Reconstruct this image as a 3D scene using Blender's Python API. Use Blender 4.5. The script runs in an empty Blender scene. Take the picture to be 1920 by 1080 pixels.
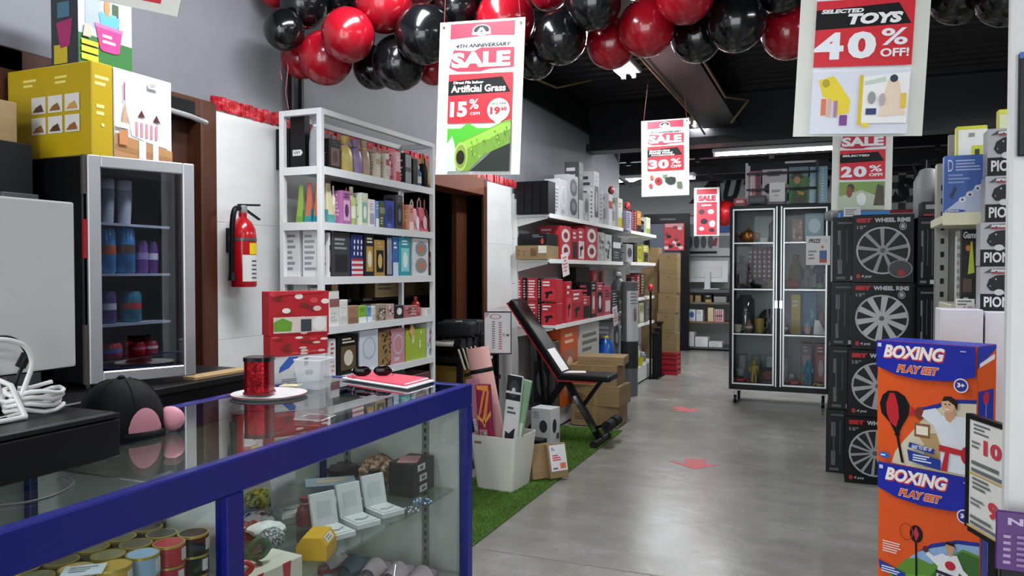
import bpy, bmesh, math, random
import numpy as np
from mathutils import Vector, Matrix, Euler

SC = bpy.context.scene
COL = SC.collection
RND = random.Random(11)
R = math.radians
PI = math.pi

# ------------------------------------------------------------------ camera
H, F, YAW = 1.35, 1440.0, math.atan(597.0/1440.0)
PITCH = -math.atan(33.0/1440.0)
cam_d = bpy.data.cameras.new('camera')
cam_d.sensor_width = 36.0
cam_d.lens = 36.0*F/1920.0
cam_d.clip_start = .02
cam = bpy.data.objects.new('camera', cam_d)
COL.objects.link(cam)
cam.location = (0, 0, H)
cam.rotation_euler = (PI/2+PITCH, 0, YAW)
SC.camera = cam
CM = Euler((PI/2+PITCH, 0, YAW)).to_matrix()
CP = Vector((0, 0, H))

def ray(x, y):
    return CM @ Vector(((x-960)/F, (540-y)/F, -1.0))
def onX(x, y, X):
    r = ray(x, y); return CP + r*(X/r.x)
def onY(x, y, Y):
    r = ray(x, y); return CP + r*(Y/r.y)
def onZ(x, y, Z=0.0):
    r = ray(x, y); return CP + r*((Z-H)/r.z)
def atD(x, y, d):
    return CP + ray(x, y)*d

# ------------------------------------------------------------------ world, exposure
w = bpy.data.worlds.new('daylight')
SC.world = w
w.use_nodes = True
bg = w.node_tree.nodes['Background']
bg.inputs[0].default_value = (.90, .95, 1.0, 1)
bg.inputs[1].default_value = 3.8
SC.view_settings.view_transform = 'Standard'
SC.view_settings.look = 'None'
SC.view_settings.exposure = 0.46
SC.view_settings.gamma = 1.0
SC.view_settings.use_curve_mapping = False
SC.cycles.use_denoising = True
SC.cycles.max_bounces = 7
SC.cycles.diffuse_bounces = 3
SC.cycles.glossy_bounces = 3
SC.cycles.transparent_max_bounces = 16
SC.cycles.caustics_reflective = False
SC.cycles.caustics_refractive = False
TUBE_POWER = 29.0

# ------------------------------------------------------------------ materials
def lin(c):
    return c/12.92 if c <= .04045 else ((c+.055)/1.055)**2.4
def rgb(h):
    h = h.lstrip('#')
    return tuple(lin(int(h[i:i+2], 16)/255) for i in (0, 2, 4))
MATS = {}
def nodes_of(name):
    m = bpy.data.materials.new(name); m.use_nodes = True
    nt = m.node_tree
    return m, nt, nt.nodes['Principled BSDF']
def mat(col, rough=.5, metal=0.0, var=.06, scale=18.0, bump=0.0, coat=0.0, spec=.5, emit=0.0):
    """a procedural surface: colour with faint noise, optional fine relief"""
    k = (col, rough, metal, var, scale, bump, coat, spec, emit)
    if k in MATS: return MATS[k]
    m, nt, b = nodes_of('surface_'+col.lstrip('#'))
    c = rgb(col)
    b.inputs['Roughness'].default_value = rough
    b.inputs['Metallic'].default_value = metal
    b.inputs['Specular IOR Level'].default_value = spec if max(c) > .03 or coat or metal else spec*.5
    b.inputs['Coat Weight'].default_value = coat
    b.inputs['Coat Roughness'].default_value = .08
    if emit:
        b.inputs['Emission Color'].default_value = (*c, 1)
        b.inputs['Emission Strength'].default_value = emit
    tc = nt.nodes.new('ShaderNodeTexCoord')
    n = nt.nodes.new('ShaderNodeTexNoise')
    n.inputs['Scale'].default_value = scale
    n.inputs['Detail'].default_value = 3.0
    nt.links.new(tc.outputs['Object'], n.inputs['Vector'])
    mx = nt.nodes.new('ShaderNodeMix'); mx.data_type = 'RGBA'
    mx.inputs[6].default_value = (*[max(0, x*(1-var)) for x in c], 1)
    mx.inputs[7].default_value = (*[min(1, x*(1+var)) for x in c], 1)
    nt.links.new(n.outputs['Fac'], mx.inputs[0])
    nt.links.new(mx.outputs[2], b.inputs['Base Color'])
    if bump:
        bp = nt.nodes.new('ShaderNodeBump')
        bp.inputs['Strength'].default_value = bump
        bp.inputs['Distance'].default_value = .01
        nt.links.new(n.outputs['Fac'], bp.inputs['Height'])
        nt.links.new(bp.outputs['Normal'], b.inputs['Normal'])
    MATS[k] = m
    return m
def glass(tint='#ffffff', refl=.06, rough=.02, name='clear_glass'):
    """thin sheet: lets light pass, mirrors a little more at a grazing angle"""
    k = ('glass', tint, refl, rough)
    if k in MATS: return MATS[k]
    m = bpy.data.materials.new(name); m.use_nodes = True
    nt = m.node_tree; nt.nodes.clear()
    o = nt.nodes.new('ShaderNodeOutputMaterial')
    t = nt.nodes.new('ShaderNodeBsdfTransparent'); t.inputs[0].default_value = (*rgb(tint), 1)
    g = nt.nodes.new('ShaderNodeBsdfGlossy'); g.inputs['Roughness'].default_value = rough
    lw = nt.nodes.new('ShaderNodeLayerWeight'); lw.inputs[0].default_value = .5
    fr = nt.nodes.new('ShaderNodeMath'); fr.operation = 'POWER'; fr.inputs[1].default_value = 4.0
    nt.links.new(lw.outputs['Facing'], fr.inputs[0])
    ad = nt.nodes.new('ShaderNodeMath'); ad.operation = 'ADD'; ad.inputs[1].default_value = refl; ad.use_clamp = True
    mx = nt.nodes.new('ShaderNodeMixShader')
    nt.links.new(fr.outputs[0], ad.inputs[0]); nt.links.new(ad.outputs[0], mx.inputs[0])
    nt.links.new(t.outputs[0], mx.inputs[1]); nt.links.new(g.outputs[0], mx.inputs[2])
    nt.links.new(mx.outputs[0], o.inputs[0])
    MATS[k] = m
    return m
def film(alpha=.35, col='#ffffff', rough=.15):
    k = ('film', alpha, col, rough)
    if k in MATS: return MATS[k]
    m, nt, b = nodes_of('clear_plastic')
    b.inputs['Base Color'].default_value = (*rgb(col), 1)
    b.inputs['Alpha'].default_value = alpha
    b.inputs['Roughness'].default_value = rough
    MATS[k] = m
    return m
def ramp_mat(name, coordscale, stops, rough=.5, detail=6.0, rough_noise=.6, bump=0.0, kind='noise', metal=0.0, bdist=.01, lac=2.0):
    k = ('ramp', name)
    if k in MATS: return MATS[k]
    m, nt, b = nodes_of(name)
    tc = nt.nodes.new('ShaderNodeTexCoord'); mp = nt.nodes.new('ShaderNodeMapping')
    mp.inputs['Scale'].default_value = coordscale
    nt.links.new(tc.outputs['Object'], mp.inputs[0])
    if kind == 'voronoi':
        n = nt.nodes.new('ShaderNodeTexVoronoi'); n.inputs['Scale'].default_value = 1.0
        out = n.outputs['Distance']
    elif kind == 'wave':
        n = nt.nodes.new('ShaderNodeTexWave'); n.inputs['Scale'].default_value = 1.0
        n.inputs['Distortion'].default_value = 4.0; n.inputs['Detail'].default_value = 3.0
        out = n.outputs['Fac']
    elif kind == 'checker':
        n = nt.nodes.new('ShaderNodeTexChecker'); n.inputs['Scale'].default_value = 1.0
        n.inputs[1].default_value = (1, 1, 1, 1); n.inputs[2].default_value = (0, 0, 0, 1)
        out = n.outputs['Fac']
    else:
        n = nt.nodes.new('ShaderNodeTexNoise'); n.inputs['Scale'].default_value = 1.0
        n.inputs['Detail'].default_value = detail; n.inputs['Roughness'].default_value = rough_noise
        out = n.outputs['Fac']
    nt.links.new(mp.outputs[0], n.inputs['Vector'])
    cr = nt.nodes.new('ShaderNodeValToRGB')
    el = cr.color_ramp.elements
    while len(el) < len(stops): el.new(.5)
    for e, (p, c) in zip(el, stops):
        e.position = p; e.color = (*rgb(c), 1)
    nt.links.new(out, cr.inputs[0]); nt.links.new(cr.outputs[0], b.inputs['Base Color'])
    b.inputs['Roughness'].default_value = rough; b.inputs['Metallic'].default_value = metal
    if bump:
        bp = nt.nodes.new('ShaderNodeBump'); bp.inputs['Strength'].default_value = bump; bp.inputs['Distance'].default_value = bdist
        nt.links.new(out, bp.inputs['Height']); nt.links.new(bp.outputs['Normal'], b.inputs['Normal'])
    MATS[k] = m
    return m
WHITE = '#e9e9e6'; BLACK = '#0d0d0f'
def card(col): return mat(col, .42, 0, .07, 9.0)
def ink(col): return mat(col, .45, 0, .05, 30.0)
KRAFT = ramp_mat('kraft_cardboard', (3, 3, 40), [(.3, '#846c4a'), (.7, '#9a815b')], .75)
STEEL = mat('#bfc1c3', .4, .65, .04)
CHROME = mat('#d5d8dc', .16, 1.0, .03)
WHITEMETAL = mat('#dfe1e2', .38, 0, .04, 6)
BLACKMETAL = mat('#101114', .35, 0, .1)

# ------------------------------------------------------------------ mesh building
class MB:
    def __init__(s): s.v = []; s.f = []
    def add(s, vs, fs, M=None):
        n = len(s.v)
        s.v += [tuple(M @ Vector(p)) if M is not None else tuple(p) for p in vs]
        s.f += [tuple(i+n for i in f) for f in fs]
        return s
    def box(s, x0, x1, y0, y1, z0, z1, M=None):
        vs = [(x, y, z) for z in (z0, z1) for y in (y0, y1) for x in (x0, x1)]
        return s.add(vs, [(0, 2, 3, 1), (4, 5, 7, 6), (0, 1, 5, 4), (2, 6, 7, 3), (0, 4, 6, 2), (1, 3, 7, 5)], M)
    def cbox(s, c, size, M=None):
        x, y, z = c; a, b, d = (q/2 for q in size)
        return s.box(x-a, x+a, y-b, y+b, z-d, z+d, M)
    def frus(s, b0, b1, M=None):
        """two quads (each four points) joined"""
        return s.add(list(b0)+list(b1), [(3, 2, 1, 0), (4, 5, 6, 7), (0, 1, 5, 4), (1, 2, 6, 5), (2, 3, 7, 6), (3, 0, 4, 7)], M)
    def prism(s, poly, y0, y1, M=None):
        """polygon in x,z pushed along y"""
        n = len(poly)
        vs = [(x, y0, z) for x, z in poly]+[(x, y1, z) for x, z in poly]
        fs = [tuple(range(n)), tuple(range(2*n-1, n-1, -1))]+[(i, n+i, n+(i+1) % n, (i+1) % n) for i in range(n)]
        return s.add(vs, fs, M)
    def slab(s, poly, z0, z1, M=None):
        """polygon in x,y pushed along z"""
        n = len(poly)
        vs = [(x, y, z0) for x, y in poly]+[(x, y, z1) for x, y in poly]
        fs = [tuple(range(n-1, -1, -1)), tuple(range(n, 2*n))]+[(i, (i+1) % n, n+(i+1) % n, n+i) for i in range(n)]
        return s.add(vs, fs, M)
    def lathe(s, prof, n=16, c=(0, 0, 0), M=None, sx=1.0, sy=1.0, caps=True):
        vs = []; fs = []
        for r, z in prof:
            for i in range(n):
                a = 2*PI*i/n
                vs.append((c[0]+r*sx*math.cos(a), c[1]+r*sy*math.sin(a), c[2]+z))
        for k in range(len(prof)-1):
            for i in range(n):
                j = (i+1) % n
                fs.append((k*n+i, k*n+j, (k+1)*n+j, (k+1)*n+i))
        if caps and prof[0][0] > 1e-5: fs.append(tuple(range(n-1, -1, -1)))
        if caps and prof[-1][0] > 1e-5: fs.append(tuple(range((len(prof)-1)*n, len(prof)*n)))
        return s.add(vs, fs, M)
    def ball(s, c, r, n=14, m=8, sc=(1, 1, 1), M=None):
        prof = [(max(1e-6, math.sin(PI*k/m)), -math.cos(PI*k/m)) for k in range(m+1)]
        vs = []; fs = []
        for q, z in prof:
            for i in range(n):
                a = 2*PI*i/n
                vs.append((c[0]+r*sc[0]*q*math.cos(a), c[1]+r*sc[1]*q*math.sin(a), c[2]+r*sc[2]*z))
        for k in range(m):
            for i in range(n):
                j = (i+1) % n
                fs.append((k*n+i, k*n+j, (k+1)*n+j, (k+1)*n+i))
        return s.add(vs, fs, M)
    def tube(s, pts, r, n=8, M=None, closed=False):
        pts = [Vector(p) for p in pts]; N = len(pts)
        rs = r if isinstance(r, (list, tuple)) else [r]*N
        vs = []; fs = []; up = None
        for k, p in enumerate(pts):
            if closed: t = pts[(k+1) % N]-pts[k-1]
            else: t = pts[min(k+1, N-1)]-pts[max(k-1, 0)]
            t.normalize()
            if up is None: up = Vector((0, 0, 1)) if abs(t.z) < .9 else Vector((1, 0, 0))
            a = t.cross(up)
            if a.length < 1e-4: a = t.cross(Vector((.3, 1, .2)))
            a.normalize(); b = a.cross(t); b.normalize(); up = b
            for i in range(n):
                q = 2*PI*i/n
                vs.append(p+(a*math.cos(q)+b*math.sin(q))*rs[k])
        for k in range(N if closed else N-1):
            k2 = (k+1) % N
            for i in range(n):
                j = (i+1) % n
                fs.append((k*n+i, k*n+j, k2*n+j, k2*n+i))
        if not closed:
            fs.append(tuple(range(n-1, -1, -1))); fs.append(tuple(range((N-1)*n, N*n)))
        return s.add(vs, fs, M)
    def bar(s, p, q, wd, th, M=None):
        """flat bar from p to q, wd across (level), th thick"""
        p = Vector(p); q = Vector(q); t = (q-p).normalized()
        a = t.cross(Vector((0, 0, 1)))
        if a.length < 1e-3: a = Vector((1, 0, 0))
        a.normalize(); b = a.cross(t)
        A = a*wd/2; B = b*th/2
        return s.frus([p-A-B, p+A-B, p+A+B, p-A+B], [q-A-B, q+A-B, q+A+B, q-A+B], M)
    def build(s, name, m, parent=None, smooth=False, bevel=0.0, seg=1, loc=None, rz=0.0, flat_angle=None):
        me = bpy.data.meshes.new(name)
        me.from_pydata(s.v, [], s.f)
        bm = bmesh.new(); bm.from_mesh(me)
        if bevel:
            ed = [e for e in bm.edges if len(e.link_faces) == 2 and e.calc_face_angle(0) > .5]
            bmesh.ops.bevel(bm, geom=ed, offset=bevel, segments=seg, affect='EDGES', profile=.6, clamp_overlap=True)
        bmesh.ops.recalc_face_normals(bm, faces=bm.faces)
        bm.to_mesh(me); bm.free()
        if smooth:
            for p in me.polygons: p.use_smooth = True
            try: me.set_sharp_from_angle(angle=R(42))
            except Exception: pass
        me.materials.append(m)
        return link(name, me, parent, loc, rz)
def link(name, me, parent=None, loc=None, rz=0.0):
    o = bpy.data.objects.new(name, me); COL.objects.link(o)
    if parent is not None: o.parent = parent
    if loc is not None: o.location = loc
    if rz: o.rotation_euler = (0, 0, rz)
    return o
def tag(o, label=None, cat=None, group=None, kind=None):
    if label: o['label'] = label
    if cat: o['category'] = cat
    if group: o['group'] = group
    if kind: o['kind'] = kind
    return o
def thing(name, label, cat, loc=(0, 0, 0), rz=0.0, group=None):
    o = bpy.data.objects.new(name, None); COL.objects.link(o)
    o.empty_display_size = .05
    o.location = loc; o.rotation_euler = (0, 0, rz)
    return tag(o, label, cat, group)
def struct(o): o['kind'] = 'structure'; return o
def copy_tree(o, parent=None):
    c = o.copy(); COL.objects.link(c)
    if parent is not None: c.parent = parent
    for ch in list(o.children): copy_tree(ch, c)
    return c

# ------------------------------------------------------------------ flat print
TXT = {}
def text_poly(s, shear=0.0, bold=.02):
    k = (s, shear, bold)
    if k in TXT: return TXT[k]
    cu = bpy.data.curves.new('lettering', 'FONT'); cu.body = s; cu.size = 1.0
    cu.shear = shear; cu.offset = bold; cu.resolution_u = 3; cu.fill_mode = 'FRONT'
    ob = bpy.data.objects.new('lettering', cu); COL.objects.link(ob)
    dg = bpy.context.evaluated_depsgraph_get()
    me = bpy.data.meshes.new_from_object(ob.evaluated_get(dg))
    vs = [(v.co.x, v.co.y) for v in me.vertices]; fs = [tuple(p.vertices) for p in me.polygons]
    bpy.data.objects.remove(ob); bpy.data.curves.remove(cu); bpy.data.meshes.remove(me)
    xs = [a for a, _ in vs]; ys = [b for _, b in vs]
    x0, x1, y0, y1 = min(xs), max(xs), min(ys), max(ys)
    vs = [((a-x0)/(x1-x0), (b-y0)/(y1-y0)) for a, b in vs]
    TXT[k] = (vs, fs)
    return TXT[k]
def frames(w_, d_, h_):
    a, b = w_/2, d_/2
    return {'front': (Vector((-a, -b, 0)), Vector((w_, 0, 0)), Vector((0, 0, h_)), Vector((0, -1, 0))),
            'back': (Vector((a, b, 0)), Vector((-w_, 0, 0)), Vector((0, 0, h_)), Vector((0, 1, 0))),
            'left': (Vector((-a, b, 0)), Vector((0, -d_, 0)), Vector((0, 0, h_)), Vector((-1, 0, 0))),
            'right': (Vector((a, -b, 0)), Vector((0, d_, 0)), Vector((0, 0, h_)), Vector((1, 0, 0))),
            'top': (Vector((-a, -b, h_)), Vector((w_, 0, 0)), Vector((0, d_, 0)), Vector((0, 0, 1)))}
def art(parent, fr, items, m=None, step=.00035, base=.0006):
    """print on a face. items: ('R',u0,v0,u1,v1,col) ('E',cu,cv,ru,rv,col) ('P',[(u,v)..],col) ('T',u0,v0,u1,v1,text,col[,shear,bold])
    ('L',u0,v0,u1,v1,n,col) lines of fine print, ('O',cu,cv,ru,rv,thick,col) ring, ('S',cu,cv,ru,rv,n,col,wid,r0) spokes"""
    by = {}
    o, U, V, N = fr
    for i, it in enumerate(items):
        k = it[0]; off = N*(base+step*i)
        def pt(u, v): return o+U*u+V*v+off
        if k == 'R':
            _, a, b, c, d, col = it; vs = [pt(a, b), pt(c, b), pt(c, d), pt(a, d)]; fs = [(0, 1, 2, 3)]
        elif k == 'E':
            _, a, b, ru, rv, col = it; n = 24
            vs = [pt(a+ru*math.cos(2*PI*j/n), b+rv*math.sin(2*PI*j/n)) for j in range(n)]; fs = [tuple(range(n))]
        elif k == 'P':
            _, pl, col = it; vs = [pt(*q) for q in pl]; fs = [tuple(range(len(pl)))]
        elif k == 'T':
            a, b, c, d, s, col = it[1:7]; sh = it[7] if len(it) > 7 else 0.0; bo = it[8] if len(it) > 8 else .02
            tv, fs = text_poly(s, sh, bo); vs = [pt(a+(c-a)*x, b+(d-b)*y) for x, y in tv]
        elif k == 'L':
            _, a, b, c, d, n, col = it; vs = []; fs = []
            hh = (d-b)/(n*2-1)
            for j in range(n):
                q = b+2*j*hh; e = a+(c-a)*RND.uniform(.55, 1.0)
                m0 = len(vs); vs += [pt(a, q), pt(e, q), pt(e, q+hh), pt(a, q+hh)]; fs.append((m0, m0+1, m0+2, m0+3))
        elif k == 'O':
            _, a, b, ru, rv, th, col = it; n = 28; vs = []; fs = []
            for j in range(n):
                q = 2*PI*j/n
                vs += [pt(a+ru*math.cos(q), b+rv*math.sin(q)), pt(a+ru*(1-th)*math.cos(q), b+rv*(1-th)*math.sin(q))]
            fs = [(2*j, 2*((j+1) % n), 2*((j+1) % n)+1, 2*j+1) for j in range(n)]
        elif k == 'S':
            _, a, b, ru, rv, n, col, wid, r0 = it; vs = []; fs = []
            for j in range(n):
                q = 2*PI*(j+.3)/n; m0 = len(vs)
                for rr, dd in ((r0, -wid*.6), (1, -wid), (1, wid), (r0, wid*.6)):
                    x = rr*math.cos(q)-dd*math.sin(q); y = rr*math.sin(q)+dd*math.cos(q)
                    vs.append(pt(a+ru*x, b+rv*y))
                fs.append((m0, m0+1, m0+2, m0+3))
        nm = 'lettering' if k in 'TL' else 'printed_panel'
        lo = [min(v[j] for v in vs) for j in range(3)]; hi = [max(v[j] for v in vs) for j in range(3)]
        big = sum((p-q)**2 for p, q in zip(lo, hi)) > .045**2
        mb = by.setdefault((nm, col, i if big else -1), MB()); mb.add(vs, fs)
    for (nm, col, sole), mb in by.items():
        me = bpy.data.meshes.new(nm); me.from_pydata(mb.v, [], mb.f); me.update()
        me.materials.append(col if not isinstance(col, str) else ink(col))
        o_ = link(nm, me, parent)
        if len(mb.f) > 1 and (sole < 0 or items[sole][0] == 'L'): o_['kind'] = 'stuff'
def carton(name, label, cat, c, size, rz=0.0, col='#888888', prints=None, group=None, bevel=.002, m=None, roll=0.0, tilt=0.0):
    """closed box standing on c (centre of its base); its front is local -y. prints: {face: items}"""
    w_, d_, h_ = size
    o = MB().box(-w_/2, w_/2, -d_/2, d_/2, 0, h_).build(name, m or card(col), bevel=min(bevel, min(size)*.2))
    o.location = c; o.rotation_euler = (tilt, roll, rz)
    tag(o, label, cat, group)
    fr = frames(w_, d_, h_)
    for k, items in (prints or {}).items(): art(o, fr[k], items)
    return o
def smooth(pts, n=8):
    pts = [Vector(p) for p in pts]; out = []
    for i in range(len(pts)-1):
        p0, p1, p2, p3 = pts[max(i-1, 0)], pts[i], pts[i+1], pts[min(i+2, len(pts)-1)]
        for k in range(n):
            t = k/n
            out.append(.5*((2*p1)+(p2-p0)*t+(2*p0-5*p1+4*p2-p3)*t*t+(3*p1-p0-3*p2+p3)*t**3))
    return out+[pts[-1]]

# ------------------------------------------------------------------ small ornaments, each with its own parts (base at z = 0)
def o_figure(name, label, cat, c, h, m, rz=0, m2=None):
    t = thing(name, label, cat, c, rz); m2 = m2 or m
    MB().lathe([(h*.2, 0), (h*.22, h*.02), (h*.2, h*.05)], 14).build('base', mat('#3a3432', .5), t, True)
    for s in (-1, 1):
        MB().tube([(s*h*.07, 0, h*.04), (s*h*.075, -.01*h, h*.25), (s*h*.06, 0, h*.46)], [h*.05, h*.05, h*.065], 8).build('leg', m2, t, True)
        MB().tube([(s*h*.12, 0, h*.74), (s*h*.2, -h*.03, h*.6), (s*h*.17, -h*.1, h*.5)], [h*.045, h*.04, h*.035], 8).build('arm', m, t, True)
    MB().lathe([(h*.1, h*.42), (h*.14, h*.5), (h*.12, h*.6), (h*.16, h*.72), (h*.06, h*.8)], 12, sy=.7).build('torso', m, t, True)
    MB().ball((0, 0, h*.89), h*.1, 12, 8, (.9, .95, 1.1)).build('head', m, t, True)
    return t
def o_car(name, label, c, L, m, rz=0):
    t = thing(name, label, 'toy', c, rz); w_ = L*.42; r = L*.11
    MB().prism([(-L/2, r*.8), (L/2, r*.8), (L/2, L*.2), (L*.3, L*.24), (-L*.42, L*.25), (-L/2, L*.2)], -w_/2, w_/2).build('body', m, t, bevel=L*.02)
    MB().prism([(-L*.32, L*.25), (L*.2, L*.25), (L*.08, L*.4), (-L*.22, L*.4)], -w_*.42, w_*.42).build('cabin', mat('#1c2024', .15), t, bevel=L*.015)
    for x in (-L*.3, L*.3):
        for y in (-w_/2, w_/2): MB().tube([(x, y-L*.03, r), (x, y+L*.03, r)], r, 12).build('wheel', mat('#141416', .6), t, True)
    return t
def o_teapot(name, label, c, r, m, rz=0):
    t = thing(name, label, 'teapot', c, rz)
    MB().lathe([(r*.55, 0), (r*.95, r*.35), (r, r*.7), (r*.8, r*1.15), (r*.45, r*1.3)], 18).build('body', m, t, True)
    MB().lathe([(r*.48, r*1.3), (r*.3, r*1.45), (r*.08, r*1.5), (r*.12, r*1.62), (r*.05, r*1.68)], 14).build('lid', m, t, True)
    MB().tube([(r*.8, 0, r*.6), (r*1.25, 0, r*.85), (r*1.5, 0, r*1.3)], [r*.2, r*.13, r*.09], 8).build('spout', m, t, True)
    MB().tube([(-r*.8, 0, r*1.1), (-r*1.4, 0, r*1.0), (-r*1.3, 0, r*.5), (-r*.9, 0, r*.4)], r*.09, 8).build('handle', m, t, True)
    return t
def o_cup(name, label, c, r, h, m, rz=0, group=None):
    t = thing(name, label, 'cup', c, rz, group)
    MB().lathe([(r*.62, 0), (r*.7, h*.03), (r, h), (r*.92, h), (r*.62, h*.06), (1e-5, h*.05)], 16).build('bowl', m, t, True)
    MB().tube([(r*.85, 0, h*.8), (r*1.4, 0, h*.7), (r*1.35, 0, h*.4), (r*.78, 0, h*.28)], r*.1, 8).build('handle', m, t, True)
    return t
def o_vase(name, label, cat, c, r, h, m, m2=None):
    t = thing(name, label, cat, c)
    MB().lathe([(r*.5, 0), (r*.6, h*.02), (r, h*.35), (r*.9, h*.6), (r*.35, h*.82), (r*.5, h)], 18).build('body', m, t, True)
    MB().lathe([(r*1.005, h*.33), (r*1.0, h*.42), (r*.97, h*.5)], 18, caps=False).build('painted_band', m2 or m, t, True)
    return t
def o_hat(name, label, c, r, m, rz=0):
    t = thing(name, label, 'hat', c, rz)
    MB().lathe([(r*.62, .006), (r, 0), (r*1.02, .006), (r*.62, .012)], 24, sy=.8).build('brim', m, t, True)
    MB().lathe([(r*.62, .006), (r*.58, r*.5), (r*.42, r*.68), (r*.2, r*.62), (1e-5, r*.6)], 24, sy=.8).build('crown', m, t, True)
    MB().lathe([(r*.635, .014), (r*.625, r*.16)], 24, sy=.8, caps=False).build('band', mat('#1c1a18', .6), t, True)
    return t
def o_helmet(name, label, c, r, m, rz=0):
    t = thing(name, label, 'helmet', c, rz)
    MB().lathe([(r*.8, 0), (r*.98, r*.3), (r, r*.8), (r*.85, r*1.35), (r*.5, r*1.7), (1e-5, r*1.8)], 20).build('shell', m, t, True)
    MB().lathe([(r*1.01, r*.75), (r*1.02, r*.95), (r*.99, r*1.1)], 20, caps=False).build('visor', mat('#0c0d10', .12), t, True)
    MB().lathe([(r*.83, .0), (r*.86, r*.08)], 20, caps=False).build('rim', mat('#55575c', .4), t, True)
    return t
def o_bow(name, label, c, s, m, rz=0):
    t = thing(name, label, 'bow', c, rz)
    for q in (-1, 1):
        MB().tube(smooth([(0, 0, s*.5), (q*s*.6, 0, s*.95), (q*s*1.1, 0, s*.6), (q*s*.7, 0, s*.25), (0, 0, s*.45)], 5), s*.16, 8).build('loop', m, t, True)
        MB().bar((0, 0, s*.45), (q*s*.6, -s*.3, s*.02), s*.3, s*.05).build('tail', m, t)
    MB().ball((0, 0, s*.48), s*.22, 10, 8).build('knot', m, t, True)
    return t
def o_beads(name, label, c, r, cols, rz=0):
    t = thing(name, label, 'beads', c, rz)
    for k in range(22):
        a = 2*PI*k/22*1.9; q = r*(1-.3*(k//12))
        MB().ball((q*math.cos(a)*1.3, q*math.sin(a), r*.16+(k//12)*r*.2), r*.17, 8, 6).build('bead', mat(cols[k % len(cols)], .25), t, True)
    return t

def extent(o):
    """world box of a thing and its parts"""
    pts = []
    st = [o]
    while st:
        q = st.pop(); st += list(q.children)
        if q.type == 'MESH': pts += [q.matrix_world @ Vector(c) for c in q.bound_box]
    return [min(p[i] for p in pts) for i in range(3)], [max(p[i] for p in pts) for i in range(3)]
def spread(objs, x0, x1, y0, y1, fixed=(), n=500, gap=.003):
    """shift standing things apart on their shelf, inside its edges"""
    bpy.context.view_layer.update()
    E_ = []
    for o in list(objs)+list(fixed):
        lo, hi = extent(o); E_.append([(lo[0]+hi[0])/2, (lo[1]+hi[1])/2, (hi[0]-lo[0])/2+gap/2, (hi[1]-lo[1])/2+gap/2, lo[2], hi[2]])
    S_ = [tuple(e[:2]) for e in E_]; m = len(objs)
    for it in range(n):
        for i in range(len(E_)):
            for j in range(i):
                a, b = E_[i], E_[j]
                if (i >= m and j >= m) or min(a[5], b[5])-max(a[4], b[4]) < .002: continue
                ox = a[2]+b[2]-abs(a[0]-b[0]); oy = a[3]+b[3]-abs(a[1]-b[1])
                if ox <= 0 or oy <= 0: continue
                k, ov = (0, ox) if ox < oy*1.0 else (1, oy)
                sg = 1 if a[k] >= b[k] else -1
                wi = 0 if i >= m else (1 if j >= m else .5); wj = 0 if j >= m else (1 if i >= m else .5)
                a[k] += sg*ov*wi*.6; b[k] -= sg*ov*wj*.6
        for e in E_[:m]:
            e[0] = min(max(e[0], x0+e[2]), x1-e[2]); e[1] = min(max(e[1], y0+e[3]), y1-e[3])
    for o, e, s in zip(objs, E_, S_): o.location.x += e[0]-s[0]; o.location.y += e[1]-s[1]
# ================================================================== the setting
def concrete():
    m, nt, b = nodes_of('polished_concrete')
    tc = nt.nodes.new('ShaderNodeTexCoord')
    def noise(sc, det, rot=0):
        mp = nt.nodes.new('ShaderNodeMapping'); mp.inputs['Scale'].default_value = sc; mp.inputs['Rotation'].default_value = (0, 0, rot)
        n = nt.nodes.new('ShaderNodeTexNoise'); n.inputs['Scale'].default_value = 1; n.inputs['Detail'].default_value = det; n.inputs['Roughness'].default_value = .65
        nt.links.new(tc.outputs['Object'], mp.inputs[0]); nt.links.new(mp.outputs[0], n.inputs['Vector'])
        return n.outputs['Fac']
    a = noise((1.3, 1.1, 1), 6); s = noise((3.4, 5.6, 1), 6, R(12)); f = noise((60, 60, 1), 3)
    mx = nt.nodes.new('ShaderNodeMix'); mx.data_type = 'FLOAT'; mx.inputs[0].default_value = .5
    nt.links.new(a, mx.inputs[2]); nt.links.new(s, mx.inputs[3])
    m2 = nt.nodes.new('ShaderNodeMix'); m2.data_type = 'FLOAT'; m2.inputs[0].default_value = .14
    nt.links.new(mx.outputs[0], m2.inputs[2]); nt.links.new(f, m2.inputs[3])
    cr = nt.nodes.new('ShaderNodeValToRGB'); el = cr.color_ramp.elements
    el[0].position = .36; el[0].color = (*rgb('#75736f'), 1); el[1].position = .64; el[1].color = (*rgb('#9d9b97'), 1)
    e = el.new(.5); e.color = (*rgb('#87857f'), 1)
    nt.links.new(m2.outputs[0], cr.inputs[0]); nt.links.new(cr.outputs[0], b.inputs['Base Color'])
    r2 = nt.nodes.new('ShaderNodeMapRange'); r2.inputs[3].default_value = .18; r2.inputs[4].default_value = .34
    nt.links.new(a, r2.inputs[0]); nt.links.new(r2.outputs[0], b.inputs['Roughness'])
    wv = noise((7, 9, 1), 2)
    bp = nt.nodes.new('ShaderNodeBump'); bp.inputs['Strength'].default_value = .10; bp.inputs['Distance'].default_value = .02
    nt.links.new(wv, bp.inputs['Height']); nt.links.new(bp.outputs['Normal'], b.inputs['Normal'])
    return m
fl = struct(MB().box(-7, 3.4, -4, 14.2, -.12, 0).build('floor', concrete()))
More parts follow.
